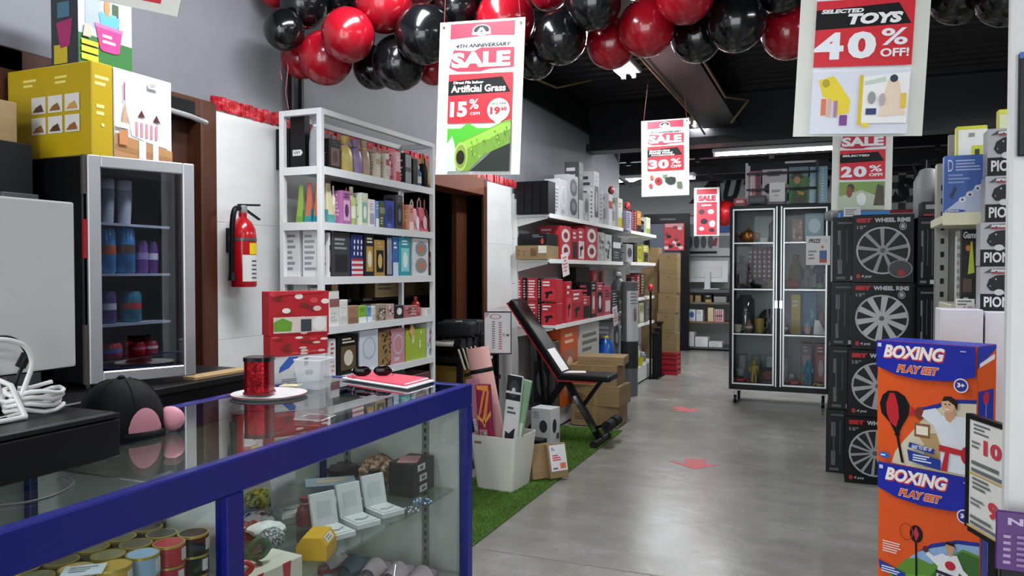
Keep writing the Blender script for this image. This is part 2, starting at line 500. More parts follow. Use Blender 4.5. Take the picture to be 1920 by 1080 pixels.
# the floor's saw-cut joints
for y in (3.35, 6.9, 10.4):
    MB().box(-1.55, 1.1, y, y+.007, -.001, .0006).build('floor_joint', mat('#6b6964', .6), fl)
XW = -2.5
GREY = ramp_mat('grey_painted_wall', (2.5, 1.6, 1.2), [(.3, '#74767c'), (.7, '#83858b')], .55, 5, bump=.05)
CLAD = ramp_mat('white_cladding', (2, 2, 6), [(.3, '#d8d9d8'), (.7, '#e6e7e6')], .42)
WOOD = ramp_mat('dark_stained_wood', (9, 9, .8), [(.25, '#3a1f13'), (.75, '#5d3521')], .4, 6, bump=.06)
WOOD2 = ramp_mat('brown_door_leaf', (8, 8, .6), [(.25, '#3b2117'), (.75, '#4a2b1e')], .45, 5)
ZC = 2.08
wl = MB()
wl.box(XW-.15, XW, -4, 9.6, ZC, 2.86)
wl.box(XW-.15, XW, -4, 1.66, 0, ZC); wl.box(XW-.15, XW, 2.62, 3.45, 0, ZC); wl.box(XW-.15, XW, 5.42, 9.6, 0, ZC)
wl = struct(wl.build('wall_left', GREY))
for y0, y1 in ((2.622, 3.35), (5.48, 6.05)):
    for z0, z1 in ((.1, .521), (.522, 1.043), (1.044, 1.563), (1.564, ZC-.02)):
        MB().box(XW-.002, XW+.012, y0, y1, z0, z1).build('cladding_panel', CLAD, wl, bevel=.0008)
struct(MB().box(XW, XW+.03, -4, 9.6, 2.86, 2.92).build('trim_1', BLACKMETAL))
struct(MB().box(XW-.15, XW-.001, -4.1, 9.6, 2.86, 3.23).build('beam_8', BLACKMETAL))
for i, (a, b) in enumerate(((2.6, 6.35),)):
    t = MB(); n = 150
    for k in range(n):
        y = a+(b-a)*k/n; q = RND.uniform(-.004, .006)
        t.box(XW+.0005, XW+.016+q, y, y+(b-a)/n*.97, ZC-.03+q, ZC+.03+q*.6)
    struct(t.build('trim_2', ramp_mat('red_foil_strip', (30, 30, 60), [(.35, '#a3101f'), (.55, '#d8323c'), (.75, '#f0a0a4')], .28, metal=.3)))
# closed brown door
d1 = struct(MB().box(XW-.11, XW-.06, 1.7, 2.535, 0, 2.0).build('door_1', WOOD2))
MB().box(XW-.1, XW+.02, 2.53, 2.62, 0, ZC).build('door_casing', WOOD, d1, bevel=.006)
MB().box(XW-.1, XW+.02, 1.66, 1.75, 0, ZC).build('door_casing', WOOD, d1, bevel=.006)
MB().box(XW-.1, XW+.02, .4, 2.53, 2.0, ZC).build('door_head', WOOD, d1, bevel=.006)
cl = MB().box(XW-.058, XW+.05, 2.2, 2.47, 1.985, 2.055).build('door_closer', mat('#2a2a2c', .35, .6), d1, bevel=.006)
MB().tube([(XW+.03, 2.25, 1.975), (XW+.16, 2.18, 1.965), (XW+.19, 2.30, 1.95), (XW+.17, 2.4, 1.945)], .011, 8).build('closer_arm', STEEL, cl, True)
art(cl, (Vector((XW+.05, 2.22, 1.995)), Vector((0, .22, 0)), Vector((0, 0, .05)), Vector((1, 0, 0))), [('R', .08, .2, .3, .8, '#dddddd'), ('T', .12, .3, .26, .7, 'B', '#333333')])
# wide storeroom opening with stained frame
d2 = struct(MB().box(XW-.17, XW+.02, 5.42, 5.48, 0, ZC).build('door_2', WOOD, bevel=.004))
MB().box(XW-.17, XW+.02, 3.35, 3.45, 0, ZC).build('door_casing', WOOD, d2, bevel=.004)
MB().box(XW-.17, XW+.02, 3.45, 5.42, 1.93, ZC).build('door_head', ramp_mat('red_brown_wood', (9, .8, 9), [(.25, '#6d3b2a'), (.75, '#8a5440')], .45, 5), d2, bevel=.004)
MB().box(XW-.17, XW-.13, 5.24, 5.42, 0, 1.93).build('door_stop', WOOD, d2)
# storeroom shell
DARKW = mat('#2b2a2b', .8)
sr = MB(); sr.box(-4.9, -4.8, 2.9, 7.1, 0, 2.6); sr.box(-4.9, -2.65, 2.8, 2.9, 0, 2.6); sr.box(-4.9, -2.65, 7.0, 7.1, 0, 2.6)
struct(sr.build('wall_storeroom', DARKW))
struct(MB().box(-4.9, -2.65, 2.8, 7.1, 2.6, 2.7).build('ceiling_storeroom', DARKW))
# back of the shop
BW = ramp_mat('white_back_wall', (1, 1, 1), [(.3, '#cfd0d1'), (.7, '#dcdddd')], .5)
wb = struct(MB().box(-7, 3.4, 13.9, 14.05, 0, 3.3).build('wall_back', BW))
struct(MB().box(-7, -6.85, 9.6, 13.9, 0, 3.3).build('wall_far_side', BW))
struct(MB().box(-7, XW-.15, 9.5, 9.6, 0, 3.3).build('wall_return', BW))
struct(MB().box(3.2, 3.4, -4, 13.9, 0, 3.3).build('wall_right', mat('#3d3d40', .6)))
struct(MB().box(-7, 3.2, 13.86, 13.9, 2.28, 2.33).build('trim_3', mat('#c2202a', .4)))
wf = MB(); wf.box(-2.65, -2.2, -4.15, -4, 0, 3.3); wf.box(2.8, 3.4, -4.15, -4, 0, 3.3); wf.box(-2.2, 2.8, -4.15, -4, 2.7, 3.3)
struct(wf.build('wall_front', GREY))
# corrugated roof sheet, ribs across the shop
def corrugated(name, x0, x1, y0, y1, z, pitch=.19, dep=.036):
    mb = MB(); y = y0; pr = []
    while y < y1:
        pr += [(y, z), (y+pitch*.34, z), (y+pitch*.48, z+dep), (y+pitch*.86, z+dep)]; y += pitch
    pr.append((y, z))
    vs = [(x, a, b) for a, b in pr for x in (x0, x1)]
    mb.add(vs, [(2*i, 2*i+1, 2*i+3, 2*i+2) for i in range(len(pr)-1)])
    return mb
CEIL = mat('#1b1b20', .42, .3, .2, 4)
ce = struct(corrugated('ceiling', -7, 3.4, -4.2, 14.2, 3.2).build('ceiling', CEIL))
MB().box(-7, 3.4, -4.2, 14.2, 3.26, 3.3).build('roof_deck', mat('#111114', .8), ce)
BEAM = mat('#17171b', .4, .3, .2, 6)
def ibeam_y(x, y0, y1, z0, z1, w_):
    mb = MB(); mb.box(x-w_/2, x+w_/2, y0, y1, z0, z0+.02); mb.box(x-w_/2, x+w_/2, y0, y1, z1-.02, z1); mb.box(x-.012, x+.012, y0, y1, z0+.02, z1-.02)
    return mb
def ibeam_x(y, x0, x1, z0, z1, w_):
    mb = MB(); mb.box(x0, x1, y-w_/2, y+w_/2, z0, z0+.02); mb.box(x0, x1, y-w_/2, y+w_/2, z1-.02, z1); mb.box(x0, x1, y-.012, y+.012, z0+.02, z1-.02)
    return mb
struct(ibeam_y(-1.05, -4, 8.15, 2.82, 3.2, .36).build('beam_1', BEAM))
struct(ibeam_x(8.3, -2.5, 3.2, 2.72, 3.2, .28).build('beam_2', BEAM))
for i, (y, z) in enumerate(((9.3, 2.92), (10.6, 2.86), (11.9, 2.80), (13.1, 2.84))):
    mb = MB(); mb.box(-6.8, 3.2, y, y+.05, z, z+.14); mb.box(-6.8, 3.2, y-.05, y, z, z+.012)
    for k in range(9): mb.box(-5.5+k*.95, -5.44+k*.95, y-.06, y-.02, z-.05, z+.01)
    mb.box(-.03, .03, y, y+.03, z+.1, 3.21)
    struct(mb.build('beam_%d' % (i+3), mat('#2b2b30', .35, .5)))
struct(MB().box(-2.5, 3.2, 8.16, 8.44, 2.66, 2.72).build('beam_7', BEAM))
# conduits on the roof steel
GOLD = mat('#8f7a52', .4, .6)
for nm, pts in (('conduit', [(-1.2, -1, 2.79), (-1.2, 7.4, 2.79), (-1.18, 7.9, 2.72)]), ('conduit', [(-.82, -1, 2.79), (-.82, 6.6, 2.79), (-.7, 7.3, 2.9), (-.9, 7.7, 2.78)]),
                ('conduit', [(-2.44, 3, 3.0), (-2.44, 5.8, 3.0), (-2.3, 6.6, 3.0), (-2.1, 7.0, 3.14)])):
    o = MB().tube(pts, .011, 6).build(nm, GOLD, None, True); o['kind'] = 'structure'
o = MB().tube([(-2.44, 9.3, 2.86), (-2.6, 9.85, 2.6), (-2.5, 10.2, 2.5), (-2.2, 10.3, 2.62)], .03, 8).build('conduit', mat('#4b4b50', .5), None, True); o['kind'] = 'structure'
for dx in (0, .035):
    y = onX(540+dx*300, 150, XW).y
    o = MB().box(XW, XW+.022, y+dx, y+dx+.018, ZC+.04, 2.86).build('conduit', mat('#232326', .5)); o['kind'] = 'structure'
# ------------------------------------------------------------------ fluorescent fixtures
TUBE = mat('#f4f8ff', .4, emit=14.0)
def fixture(label, x, y, z, L, rz, tubes=2, power=1.0, drop=.25, group=None, tail=''):
    t = thing('ceiling_light'+tail, label, 'ceiling light', (x, y, z), rz, group)
    MB().box(-.1, .1, -L/2, L/2, 0, .05).build('batten', mat('#d9dadc', .4), t, bevel=.008)
    for k in range(tubes):
        cx = (k-(tubes-1)/2)*.085
        MB().tube([(cx, -L/2+.03, -.022), (cx, L/2-.03, -.022)], .014, 10).build('tube', TUBE, t, True)
        for s in (-1, 1): MB().cbox((cx, s*(L/2-.02), -.015), (.03, .03, .05)).build('lamp_holder', mat('#e8e8e8', .5), t)
    if drop > 0:
        for s in (-1, 1): MB().tube([(0, s*L*.35, .05), (0, s*L*.35, .05+drop)], .004, 5).build('hanger', BLACKMETAL, t)
    ld = bpy.data.lights.new('tube_light', 'AREA'); ld.shape = 'RECTANGLE'; ld.size = .2; ld.size_y = L
    ld.energy = TUBE_POWER*power*L/1.2; ld.color = (.95, .98, 1.0)
    lo = bpy.data.objects.new('tube_light'+tail, ld); COL.objects.link(lo); lo.parent = t; lo.location = (0, 0, -.05)
    return t
fixture('twin fluorescent tube light above the balloon garland, beside the long roof beam', -1.5, 5.45, 2.92, 1.25, 0)
fixture('twin fluorescent tube light behind the thirty percent sale poster', -1.3, 8.7, 2.9, 1.2, 0, drop=.22)
p0 = onY(1355, 300, 10.0); p1 = onY(1558, 288, 10.0)
fixture('single long fluorescent tube light hanging above the glazed display cabinet', (p0.x+p1.x)/2, 10.0, 2.83, 1.5, PI/2, 1, drop=.0)
fixture('twin fluorescent tube light in the back room past the wall corner', -2.55, 11.2, 2.7, 1.5, PI/2, 2, drop=.1)
GL = 'ceiling lights over the shop front'
# the two rows of tubes go on over the shop front, at the same height and spacing as the pair in view
for x, y in ((-1.5, 2.2), (-1.5, -1.05), (1.7, 5.45), (1.7, 2.2), (1.7, -1.05)):
    fixture('twin fluorescent tube light fixed under the roof sheet of the shop', x, y, 2.92, 1.25, 0, group=GL, drop=.25, tail='_offscreen')
# ================================================================== blue framed glass counter
CX0, CX1, CY0, CY1, CZ = -1.02, -1.58, -.6, 2.14, 1.0
BLUE = mat('#0d1a78', .32, 0, .05, 8, coat=.2)
PANEL = mat('#d6d8d3', .5, 0, .05, 3)
ct = thing('display_counter', 'glass display counter with a blue painted frame and two bays of goods', 'counter', (0, 0, 0))
RH = .066
MB().box(CX0-.028, CX0, CY0, CY1, CZ-RH, CZ).build('front_rail', BLUE, ct, bevel=.003)
MB().box(CX1, CX1+.028, CY0, CY1, CZ-RH, CZ).build('back_rail', BLUE, ct, bevel=.003)
MB().box(CX1+.028, CX0-.028, CY1-.028, CY1, CZ-RH, CZ-.001).build('end_rail', BLUE, ct, bevel=.003)
YP = 1.094
for x, y in ((CX0-.03, CY1-.034), (CX0-.03, YP), (CX1, CY1-.034), (CX1, YP), (CX0-.03, CY0), (CX1, CY0)):
    MB().box(x, x+.03, y, y+(.045 if y == YP else .034), 0, CZ-RH).build('post', BLUE, ct, bevel=.002)
MB().box(CX1+.028, CX0-.028, CY0+.01, CY1-.03, CZ-.011, CZ-.003).build('top_glass', glass('#f6faf8', .10, .012), ct)
for y0, y1 in ((CY0+.036, YP-.002), (YP+.047, CY1-.036)):
    MB().box(CX0-.02, CX0-.014, y0, y1, .3, CZ-RH).build('front_glass', glass('#f8fbfa', .03, .012), ct)
    MB().box(CX0-.03, CX0-.0, y0-.004, y1+.004, .22, .298).build('bottom_rail', BLUE, ct, bevel=.002)
    MB().box(CX0-.03, CX0-.008, y0-.002, y1+.002, .06, .218).build('kick_panel', PANEL, ct)
    MB().box(CX1+.03, CX0-.031, y0-.003, y1+.003, .40, .415).build('deck', mat('#a9aca8', .5), ct)
    MB().box(CX1+.004, CX1+.014, y0, y1, .1, CZ-RH-.002).build('back_panel', PANEL, ct)
MB().box(CX1+.031, CX0-.032, CY1-.02, CY1-.006, .06, CZ-RH).build('end_panel', PANEL, ct)
MB().box(CX1+.031, CX0-.032, YP+.016, YP+.026, .06, CZ-RH-.002).build('divider_panel', PANEL, ct)
def standard(x, yf, z0, z1, parent):
    s = MB().box(x-.012, x+.012, yf-.004, yf, z0, z1).build('slotted_upright', mat('#9a9d9b', .4, .6), parent)
    sl = MB(); z = z0+.02
    while z < z1-.02:
        sl.box(x-.0035, x+.0035, yf-.0046, yf-.0041, z, z+.013); z += .025
    sl.build('slot', mat('#1d1f1f', .8), s)['kind'] = 'stuff'
for x in (-1.466, -1.173): standard(x, CY1-.02, .42, CZ-RH-.01, ct)
for x in (-1.2,): standard(x, YP+.016, .42, CZ-RH-.01, ct)
ZS1 = .676; ZS0 = .69
MB().box(CX1+.03, CX0-.05, YP+.05, CY1-.03, ZS1-.008, ZS1).build('glass_shelf', glass('#eef5f1', .05, .012), ct)
MB().box(CX1+.03, CX0-.05, CY0+.05, YP-.004, ZS0-.008, ZS0).build('glass_shelf', glass('#eef5f1', .05, .012), ct)

# ================================================================== drinks fridge, door ajar
FP = atD(165, 507, 2.3); FZ1 = atD(160, 290, 2.3).z; FZ0 = atD(170, 722, 2.3).z
bc = thing('back_counter', 'low black cabinet standing behind the counter under the drinks fridge', 'cabinet', (0, 0, 0))
MB().box(XW+.02, -1.93, .3, 2.22, 0, FZ0-.045).build('body', mat('#15151a', .4), bc, bevel=.004)
MB().box(XW+.02, -1.91, .28, 2.26, FZ0-.045, FZ0-.02).build('top_board', mat('#1d1c1d', .35), bc, bevel=.004)
o = MB().box(-1.985, -1.925, 1.93, 2.2, 0, .012).build('wood_strip', ramp_mat('pale_wood', (4, .8, 4), [(.3, '#a88a5e'), (.7, '#c4a678')], .6), bevel=.002)
o.location = (.0, 0, FZ0-.02); tag(o, 'pale wooden strip lying on the black cabinet under the fridge door', 'strip')
fr_ = thing('drinks_fridge', 'small black drinks fridge with a steel framed glass door standing ajar', 'fridge', (FP.x, FP.y, FZ0-.02))
FW, FD, FH = .37, FP.x-(XW+.03), FZ1-FZ0+.02
fb = mat('#0b0b0e', .3, 0, .1)
MB().box(-FD, -.02, 0, .03, .02, FH).build('side_panel', fb, fr_, bevel=.004)
MB().box(-FD, -.02, FW-.03, FW, .02, FH).build('side_panel', fb, fr_, bevel=.004)
MB().box(-FD, -.02, .03, FW-.03, FH-.05, FH).build('top_panel', fb, fr_, bevel=.004)
MB().box(-FD, -.02, .03, FW-.03, .02, .08).build('base_panel', fb, fr_, bevel=.004)
MB().box(-FD, -FD+.03, .03, FW-.03, .08, FH-.05).build('liner', mat('#39405a', .35), fr_)
for x in (-FD+.05, -.06):
    for y in (.05, FW-.05):
        MB().lathe([(.018, 0), (.018, .02)], 10, (x, y, 0)).build('foot', BLACKMETAL, fr_)
dr = bpy.data.objects.new('door', None); COL.objects.link(dr); dr.parent = fr_; dr.location = (-.012, .006, .0); dr.rotation_euler = (0, 0, -R(24))
DW, DH = .315, FH-.02; z0 = .02; fw = .036
MB().box(-.0, .02, 0, fw, z0, z0+DH).build('frame_stile', STEEL, dr, bevel=.003)
MB().box(-.0, .02, DW-fw, DW, z0, z0+DH).build('frame_stile', STEEL, dr, bevel=.003)
MB().box(-.0, .02, fw, DW-fw, z0+DH-fw, z0+DH).build('frame_rail', STEEL, dr, bevel=.003)
MB().box(-.0, .02, fw, DW-fw, z0, z0+fw).build('frame_rail', STEEL, dr, bevel=.003)
MB().box(.006, .012, fw, DW-fw, z0+fw, z0+DH-fw).build('door_glass', glass('#dfe4ee', .12, .02), dr)
MB().box(-.014, 0, .004, .028, z0+.004, z0+DH-.004).build('gasket', mat('#1b1b1d', .6), dr)
MB().box(-.008, .012, -.012, 0, z0, z0+.11+DH*.1).build('hinge_cover', mat('#4b4542', .4), dr)
MB().box(-.008, .012, -.012, 0, z0+DH*.83, z0+DH).build('hinge_cover', mat('#4b4542', .4), dr)
MB().box(-.006, .010, -.010, 0, z0+DH*.55, z0+DH*.72).build('red_tab', mat('#a51c28', .4), dr)
def can(label, c, r, h, col, group=None, band=None, col2='#e8e8ea'):
    o = MB().lathe([(r*.86, 0), (r, .008), (r, h-.014), (r*.84, h-.002), (r*.8, h-.002), (r*.78, h-.006)], 18).build('drink_can', mat(col, .25, .1, .05), None, True)
    o.location = c; tag(o, label, 'can', group)
    MB().lathe([(r*1.004, h*.42), (r*1.004, h*.62)], 18).build('label_band', mat(band or '#f0f0f0', .3, .2), o, True)
    MB().lathe([(r*.8, h-.001), (r*.74, h-.001)], 18).build('lid', mat(col2, .25, 1), o, True)
    return o
FSH = []
for i, ypx in enumerate((418, 513, 608, 703)):
    z = onX(200, ypx, FP.x-.05).z-(FZ0-.02); FSH.append(z+FZ0-.02)
    if i < 3:
        MB().box(-FD+.04, -.03, .032, FW-.032, z-.008, z).build('shelf', mat('#aeb4c0', .4), fr_)
FSH[3] = FZ0-.02+.08
def fcan(x0, x1, ytop, lev, label, col, band, dx=.075):
    X = FP.x-dx; z = FSH[lev]
    a = onX(x0, 507, X); b = onX(x1, 507, X); r = min((b.y-a.y)/2, .033); t = onX((x0+x1)/2, ytop, X).z
    cy = min(max((a.y+b.y)/2, FP.y+.034+r), FP.y+FW-.034-r)
    can(label, (X, cy, z), r, t-z, col, None, band)
fcan(186, 214, 428, 1, 'tall blue drink can with an orange band on the second fridge shelf', '#3f8fc0', '#d8643c')
fcan(216, 250, 426, 1, 'tall blue drink can with a brown band on the second fridge shelf', '#3a86b8', '#6f5546')
fcan(255, 275, 450, 1, 'purple drink can on the second fridge shelf', '#7a4f9a', '#b79ad0')
fcan(276, 294, 452, 1, 'violet drink can with a white band on the second fridge shelf', '#6a3f8c', '#e8e6ee')
fcan(188, 214, 545, 2, 'silver and purple drink can on the third fridge shelf', '#5f3f86', '#e8e8ea')
fcan(222, 266, 545, 2, 'teal drink can with a red top on the third fridge shelf', '#2f8296', '#e04a4a')
fcan(189, 224, 642, 3, 'red and blue drink can on the fridge floor', '#c22331', '#5a8fc8')
fcan(228, 246, 640, 3, 'red drink can with a dark band on the fridge floor', '#b01a2c', '#551018', .12)
fcan(247, 268, 640, 3, 'bright red drink can with a pink band on the fridge floor', '#c8202e', '#e0808a')
fcan(269, 291, 638, 3, 'red drink can with white lettering band on the fridge floor', '#b8182a', '#f0e4e4')
for i, (x0, x1, yt, lab, col) in enumerate(((192, 214, 332, 'clear plastic cup of straws on the top fridge shelf', '#8d979f'), (222, 246, 326, 'white lidded jar on the top fridge shelf', '#a9adb2'))):
    X = FP.x-.08; a = onX(x0, 507, X); b = onX(x1, 507, X); r = (b.y-a.y)/2; t = onX((x0+x1)/2, yt, X).z; h = min(t, FZ1-.055)-FSH[0]
    o = MB().lathe([(r*.75, 0), (r, h*.72), (r*.92, h*.74), (r*.92, h)], 16).build('jar', mat(col, .3), None, True); o.location = (X, (a.y+b.y)/2, FSH[0]); tag(o, lab, 'jar')
    MB().lathe([(r*.94, h*.78), (r*.94, h)], 16).build('lid', mat('#e8eaea', .4), o, True)

# ================================================================== white open shelving unit
SX0, SX1 = -2.17, -2.41
SY0, SY1 = 2.94, 4.04
SZ = [2.10, 1.83, 1.572, 1.318, 1.084, .84, .55, .25]
su = thing('shelving_unit', 'tall white open metal shelving unit filled with gift boxes and toiletries', 'shelf', (0, 0, 0))
for x in (SX0-.026, SX1):
    for y in (SY0, SY1-.022): MB().box(x, x+.026, y, y+.026, 0, SZ[0]).build('post', WHITEMETAL, su, bevel=.002)
for i, z in enumerate(SZ[1:]):
    MB().box(SX1+.002, SX0-.002, SY0+.002, SY1-.002, z-.012, z).build('shelf_board', WHITEMETAL, su, bevel=.001)
    MB().box(SX0-.004, SX0+.002, SY0+.027, SY1-.023, z-.034, z+.003).build('shelf_lip', WHITEMETAL, su)
    MB().box(SX1+.027, SX0-.027, SY0-.001, SY0+.02, z-.034, z+.003).build('shelf_end', WHITEMETAL, su)
zt = SZ[0]
MB().box(SX0-.024, SX0, SY0+.027, SY1-.023, zt-.028, zt).build('top_rail', WHITEMETAL, su, bevel=.002)
MB().box(SX1, SX1+.024, SY0+.027, SY1-.023, zt-.028, zt).build('top_rail', WHITEMETAL, su, bevel=.002)
MB().box(SX1+.027, SX0-.027, SY0, SY0+.024, zt-.028, zt).build('top_rail', WHITEMETAL, su, bevel=.002)
MB().box(SX1+.027, SX0-.027, SY1-.02, SY1+.002, zt-.028, zt).build('top_rail', WHITEMETAL, su, bevel=.002)

# ================================================================== wall gondolas
GX0, GXB = -2.17, XW+.04
def gondola(name, label, y0, y1, levels, depths, z_top, base_h=.17, base_x=GX0):
    g = thing(name, label, 'shelf', (0, 0, 0))
    n = max(2, round((y1-y0)/.3))
    for k in range(int(z_top/.38)):
        MB().box(XW+.013, GXB-.006, y0, y1, .1+k*.38, .1+k*.38+.376).build('back_panel', CLAD, g)
    for y in (y0, (y0+y1)/2, y1-.03):
        MB().box(GXB-.006, GXB+.02, y, y+.03, 0, z_top).build('upright', WHITEMETAL, g)
    for z, d in zip(levels, depths):
        MB().box(GXB+.021, GXB+d, y0, y1, z-.022, z).build('shelf_board', WHITEMETAL, g, bevel=.002)
        MB().box(GXB+d, GXB+d+.006, y0, y1, z-.03, z+.006).build('price_rail', mat('#f0f0ee', .4), g)
        for y in (y0+.004, y1-.01):
            MB().prism([(GXB+.021, z-.1), (GXB+d-.02, z-.036), (GXB+d-.02, z-.024), (GXB+.021, z-.024)], y, y+.005).build('bracket', mat('#d0d0ce', .4), g)
    MB().box(GXB+.021, base_x+.03, y0, y1, .02, base_h).build('base_box', mat('#cfd0ce', .45), g, bevel=.003)
    return g
G1 = [1.817, 1.44, .89]
gondola('wall_gondola', 'white wall gondola of red power tool boxes beside the storeroom opening', 6.0, 8.42, G1, [.31, .31, .36], 1.95)
G2 = [1.80, 1.44, 1.02, .70]
gondola('wall_gondola', 'white wall gondola of car accessories past the grey standing roll', 8.58, 9.95, G2, [.36, .36, .34, .34], 1.9, .2, -2.12)

# ================================================================== glazed black display cabinet
ca = onZ(1369, 757); cb = onZ(1551, 767)
KY = (ca.y+cb.y)/2; KX0, KX1 = ca.x-.02, cb.x+.02; KD = .45
KZ0 = onY(1460, 735, KY).z; KZ1 = onY(1465, 383, KY).z
kb = thing('display_cabinet', 'tall black display cabinet on castors with two glazed doors', 'cabinet', ((KX0+KX1)/2, KY, 0))
kw = KX1-KX0; hw = kw/2
kbm = mat('#0c0c0f', .32, 0, .1)
MB().box(-hw, -hw+.025, 0.02, KD, KZ0, KZ1).build('side_panel', kbm, kb, bevel=.002)
MB().box(hw-.025, hw, 0.02, KD, KZ0, KZ1).build('side_panel', kbm, kb, bevel=.002)
MB().box(-hw+.025, hw-.025, 0.02, KD, KZ1-.03, KZ1).build('top_panel', kbm, kb, bevel=.002)
MB().box(-hw+.025, hw-.025, 0.02, KD, KZ0, KZ0+.06).build('base_panel', kbm, kb, bevel=.002)
MB().box(-hw+.025, hw-.025, KD-.015, KD, KZ0+.06, KZ1-.03).build('back_panel', mat('#b4b8ba', .45), kb)
MB().box(-.02, .02, .024, .06, KZ0+.06, KZ1-.03).build('centre_post', kbm, kb)
KS = [onY(1410, y, KY).z for y in (454, 541, 625)]
for z in KS:
    for a, b in ((-hw+.026, -.004), (.004, hw-.026)):
        MB().box(a, b, .045, KD-.02, z-.01, z).build('glass_shelf', glass('#e4eceb', .05, .012), kb)
AL = mat('#c9ccce', .3, .7)
for s in (-1, 1):
    a, b = (-hw+.004, -.012) if s < 0 else (.012, hw-.004)
    d = bpy.data.objects.new('door', None); COL.objects.link(d); d.parent = kb
    MB().box(a, a+.028, .0, .019, KZ0+.03, KZ1-.008).build('black_stile', kbm, d)
    MB().box(b-.028, b, .0, .019, KZ0+.03, KZ1-.008).build('black_stile', kbm, d)
    MB().box(a+.028, b-.028, .0, .019, KZ1-.036, KZ1-.008).build('black_rail', kbm, d)
    MB().box(a+.028, b-.028, .0, .019, KZ0+.03, KZ0+.058).build('black_rail', kbm, d)
    A, B, C, D = a+.028, b-.028, KZ0+.058, KZ1-.036
    for q in ((A, A+.014, C, D), (B-.014, B, C, D), (A+.014, B-.014, C, C+.014), (A+.014, B-.014, D-.014, D)):
        MB().box(q[0], q[1], -.004, .016, q[2], q[3]).build('aluminium_edge', AL, d)
    for z in KS: MB().box(A+.014, B-.014, -.003, .016, z-.016, z-.004).build('glazing_bar', AL, d)
    MB().box(A+.014, B-.014, .006, .010, C+.014, D-.014).build('pane', glass('#f8fafa', .008, .012), d)
    e = b-.010 if s < 0 else a+.010
    MB().box(e-.006, e+.006, -.006, 0, KZ0+.05, KZ1-.02).build('edge_trim', AL, d)
    MB().box(e-.014, e+.014, -.012, -.006, (KZ0+KZ1)/2-.10, (KZ0+KZ1)/2-.02).build('lock', CHROME, d, bevel=.002)
for x in (-hw+.06, hw-.06):
    for y in (.07, KD-.07):
        c = MB().box(x-.02, x+.02, y-.02, y+.02, KZ0-.02, KZ0).build('castor', STEEL, kb)
        MB().tube([(x-.014, y, .04), (x+.014, y, .04)], .04, 14).build('wheel', BLACKMETAL, c, True)
        MB().box(x-.02, x-.016, y-.018, y+.018, .03, KZ0-.02).build('fork', STEEL, c)
        MB().box(x+.016, x+.02, y-.018, y+.018, .03, KZ0-.02).build('fork', STEEL, c)

# ================================================================== balloon garland
BAL = [(533, 57, 38, 'k', 0), (570, 8, 46, 'k', .05), (512, -14, 28, 'r', .05), (653, 67, 50, 'r', -.06), (611, 110, 50, 'r', 0), (566, 110, 38, 'r', .12), (640, -8, 44, 'k', .14),
       (719, 8, 54, 'r', -.06), (795, 66, 55, 'k', -.05), (748, 119, 51, 'k', .02), (702, 128, 40, 'k', .14), (858, 14, 44, 'k', .08), (812, 128, 32, 'r', .18), (948, 38, 55, 'r', -.02),
       (1028, -18, 38, 'r', .06), (1050, 72, 50, 'k', -.03), (1003, 112, 38, 'k', .12), (1113, 6, 52, 'k', -.05), (1146, 83, 47, 'r', .06), (1212, 54, 53, 'r', -.05), (1284, -8, 54, 'r', -.08),
       (1306, 70, 48, 'k', .1), (1380, 42, 56, 'k', -.04), (1466, -16, 44, 'k', -.02), (1478, 62, 50, 'r', .06), (1545, 18, 50, 'k', .1), (1600, -6, 52, 'r', .08), (1680, 2, 50, 'k', .1), (1796, -8, 54, 'k', 0), (1886, -6, 56, 'k', .02),
       (700, -40, 44, 'k', .16), (900, -40, 46, 'k', .12), (1200, -44, 44, 'k', .1), (1380, -60, 46, 'r', .1), (785, -34, 42, 'r', .14)]
RUBR = mat('#980f1f', .2, 0, .03, 5, coat=.3); RUBK = mat('#0e0f12', .17, 0, .05, 5, coat=.3)
prof = []
for k in range(15):
    t = PI*k/14; r = math.sin(t); z = -math.cos(t)
    prof.append((max(1e-5, r*(1+.04*z)), z*1.06 if z > 0 else z*1.02))
bp_mesh = {}
for q, m_ in (('r', RUBR), ('k', RUBK)):
    o = MB().lathe(prof, 28).build('balloon', m_, None, True); bp_mesh[q] = (o, MB().lathe([(.03, 1.05), (.05, 1.09), (.09, 1.12), (.08, 1.13)], 10).build('knot', m_, o, True))
first = {'r': True, 'k': True}
bd = [3.5-.42*(x-500)/1400+dd for x, y, r, q, dd in BAL]
for it in range(400):                                   # settle neighbours along their sight lines until they only press together
    for i in range(len(BAL)):
        for j in range(i):
            A_, B_b = BAL[i], BAL[j]
            Pi, Pj = atD(A_[0], A_[1], bd[i]), atD(B_b[0], B_b[1], bd[j])
            need = (A_[2]*bd[i]+B_b[2]*bd[j])/F*.93; gap = (Pi-Pj).length
            if gap < need:
                st = (need-gap)*.3; sg = 1 if bd[i] > bd[j] or (bd[i] == bd[j] and A_[4] > B_b[4]) else -1
                bd[i] += sg*st; bd[j] -= sg*st
    for i, A_ in enumerate(BAL):
        bd[i] = min(max(bd[i], 3.02 if A_[0] > 1000 else 3.34), 3.95)
        while atD(A_[0], A_[1], bd[i]).x-A_[2]*bd[i]/F < XW+.02: bd[i] -= .01
for (x, y, r, q, dd), d in zip(BAL, bd):
    P = atD(x, y, d)
    if first[q]: o = bp_mesh[q][0]; first[q] = False
    else: o = copy_tree(bp_mesh[q][0])
    o.location = P; s = r*d/F; o.scale = (s, s, s)
    o.rotation_euler = (ray(x, y).normalized()*.75+Vector((0, 0, .9))).to_track_quat('Z', 'Y').to_euler()
    tag(o, 'glossy %s balloon in the garland under the roof' % ('red' if q == 'r' else 'black'), 'balloon', 'glossy %s balloons of the garland' % ('red' if q == 'r' else 'black'))
for o in bpy.data.objects:
    if o.name == 'balloon.001': tag(o, 'small black balloon at the wall end of the garland')
pts = [atD(x, -70, 3.96-.3*(x-500)/1400) for x in range(600, 1900, 30)]
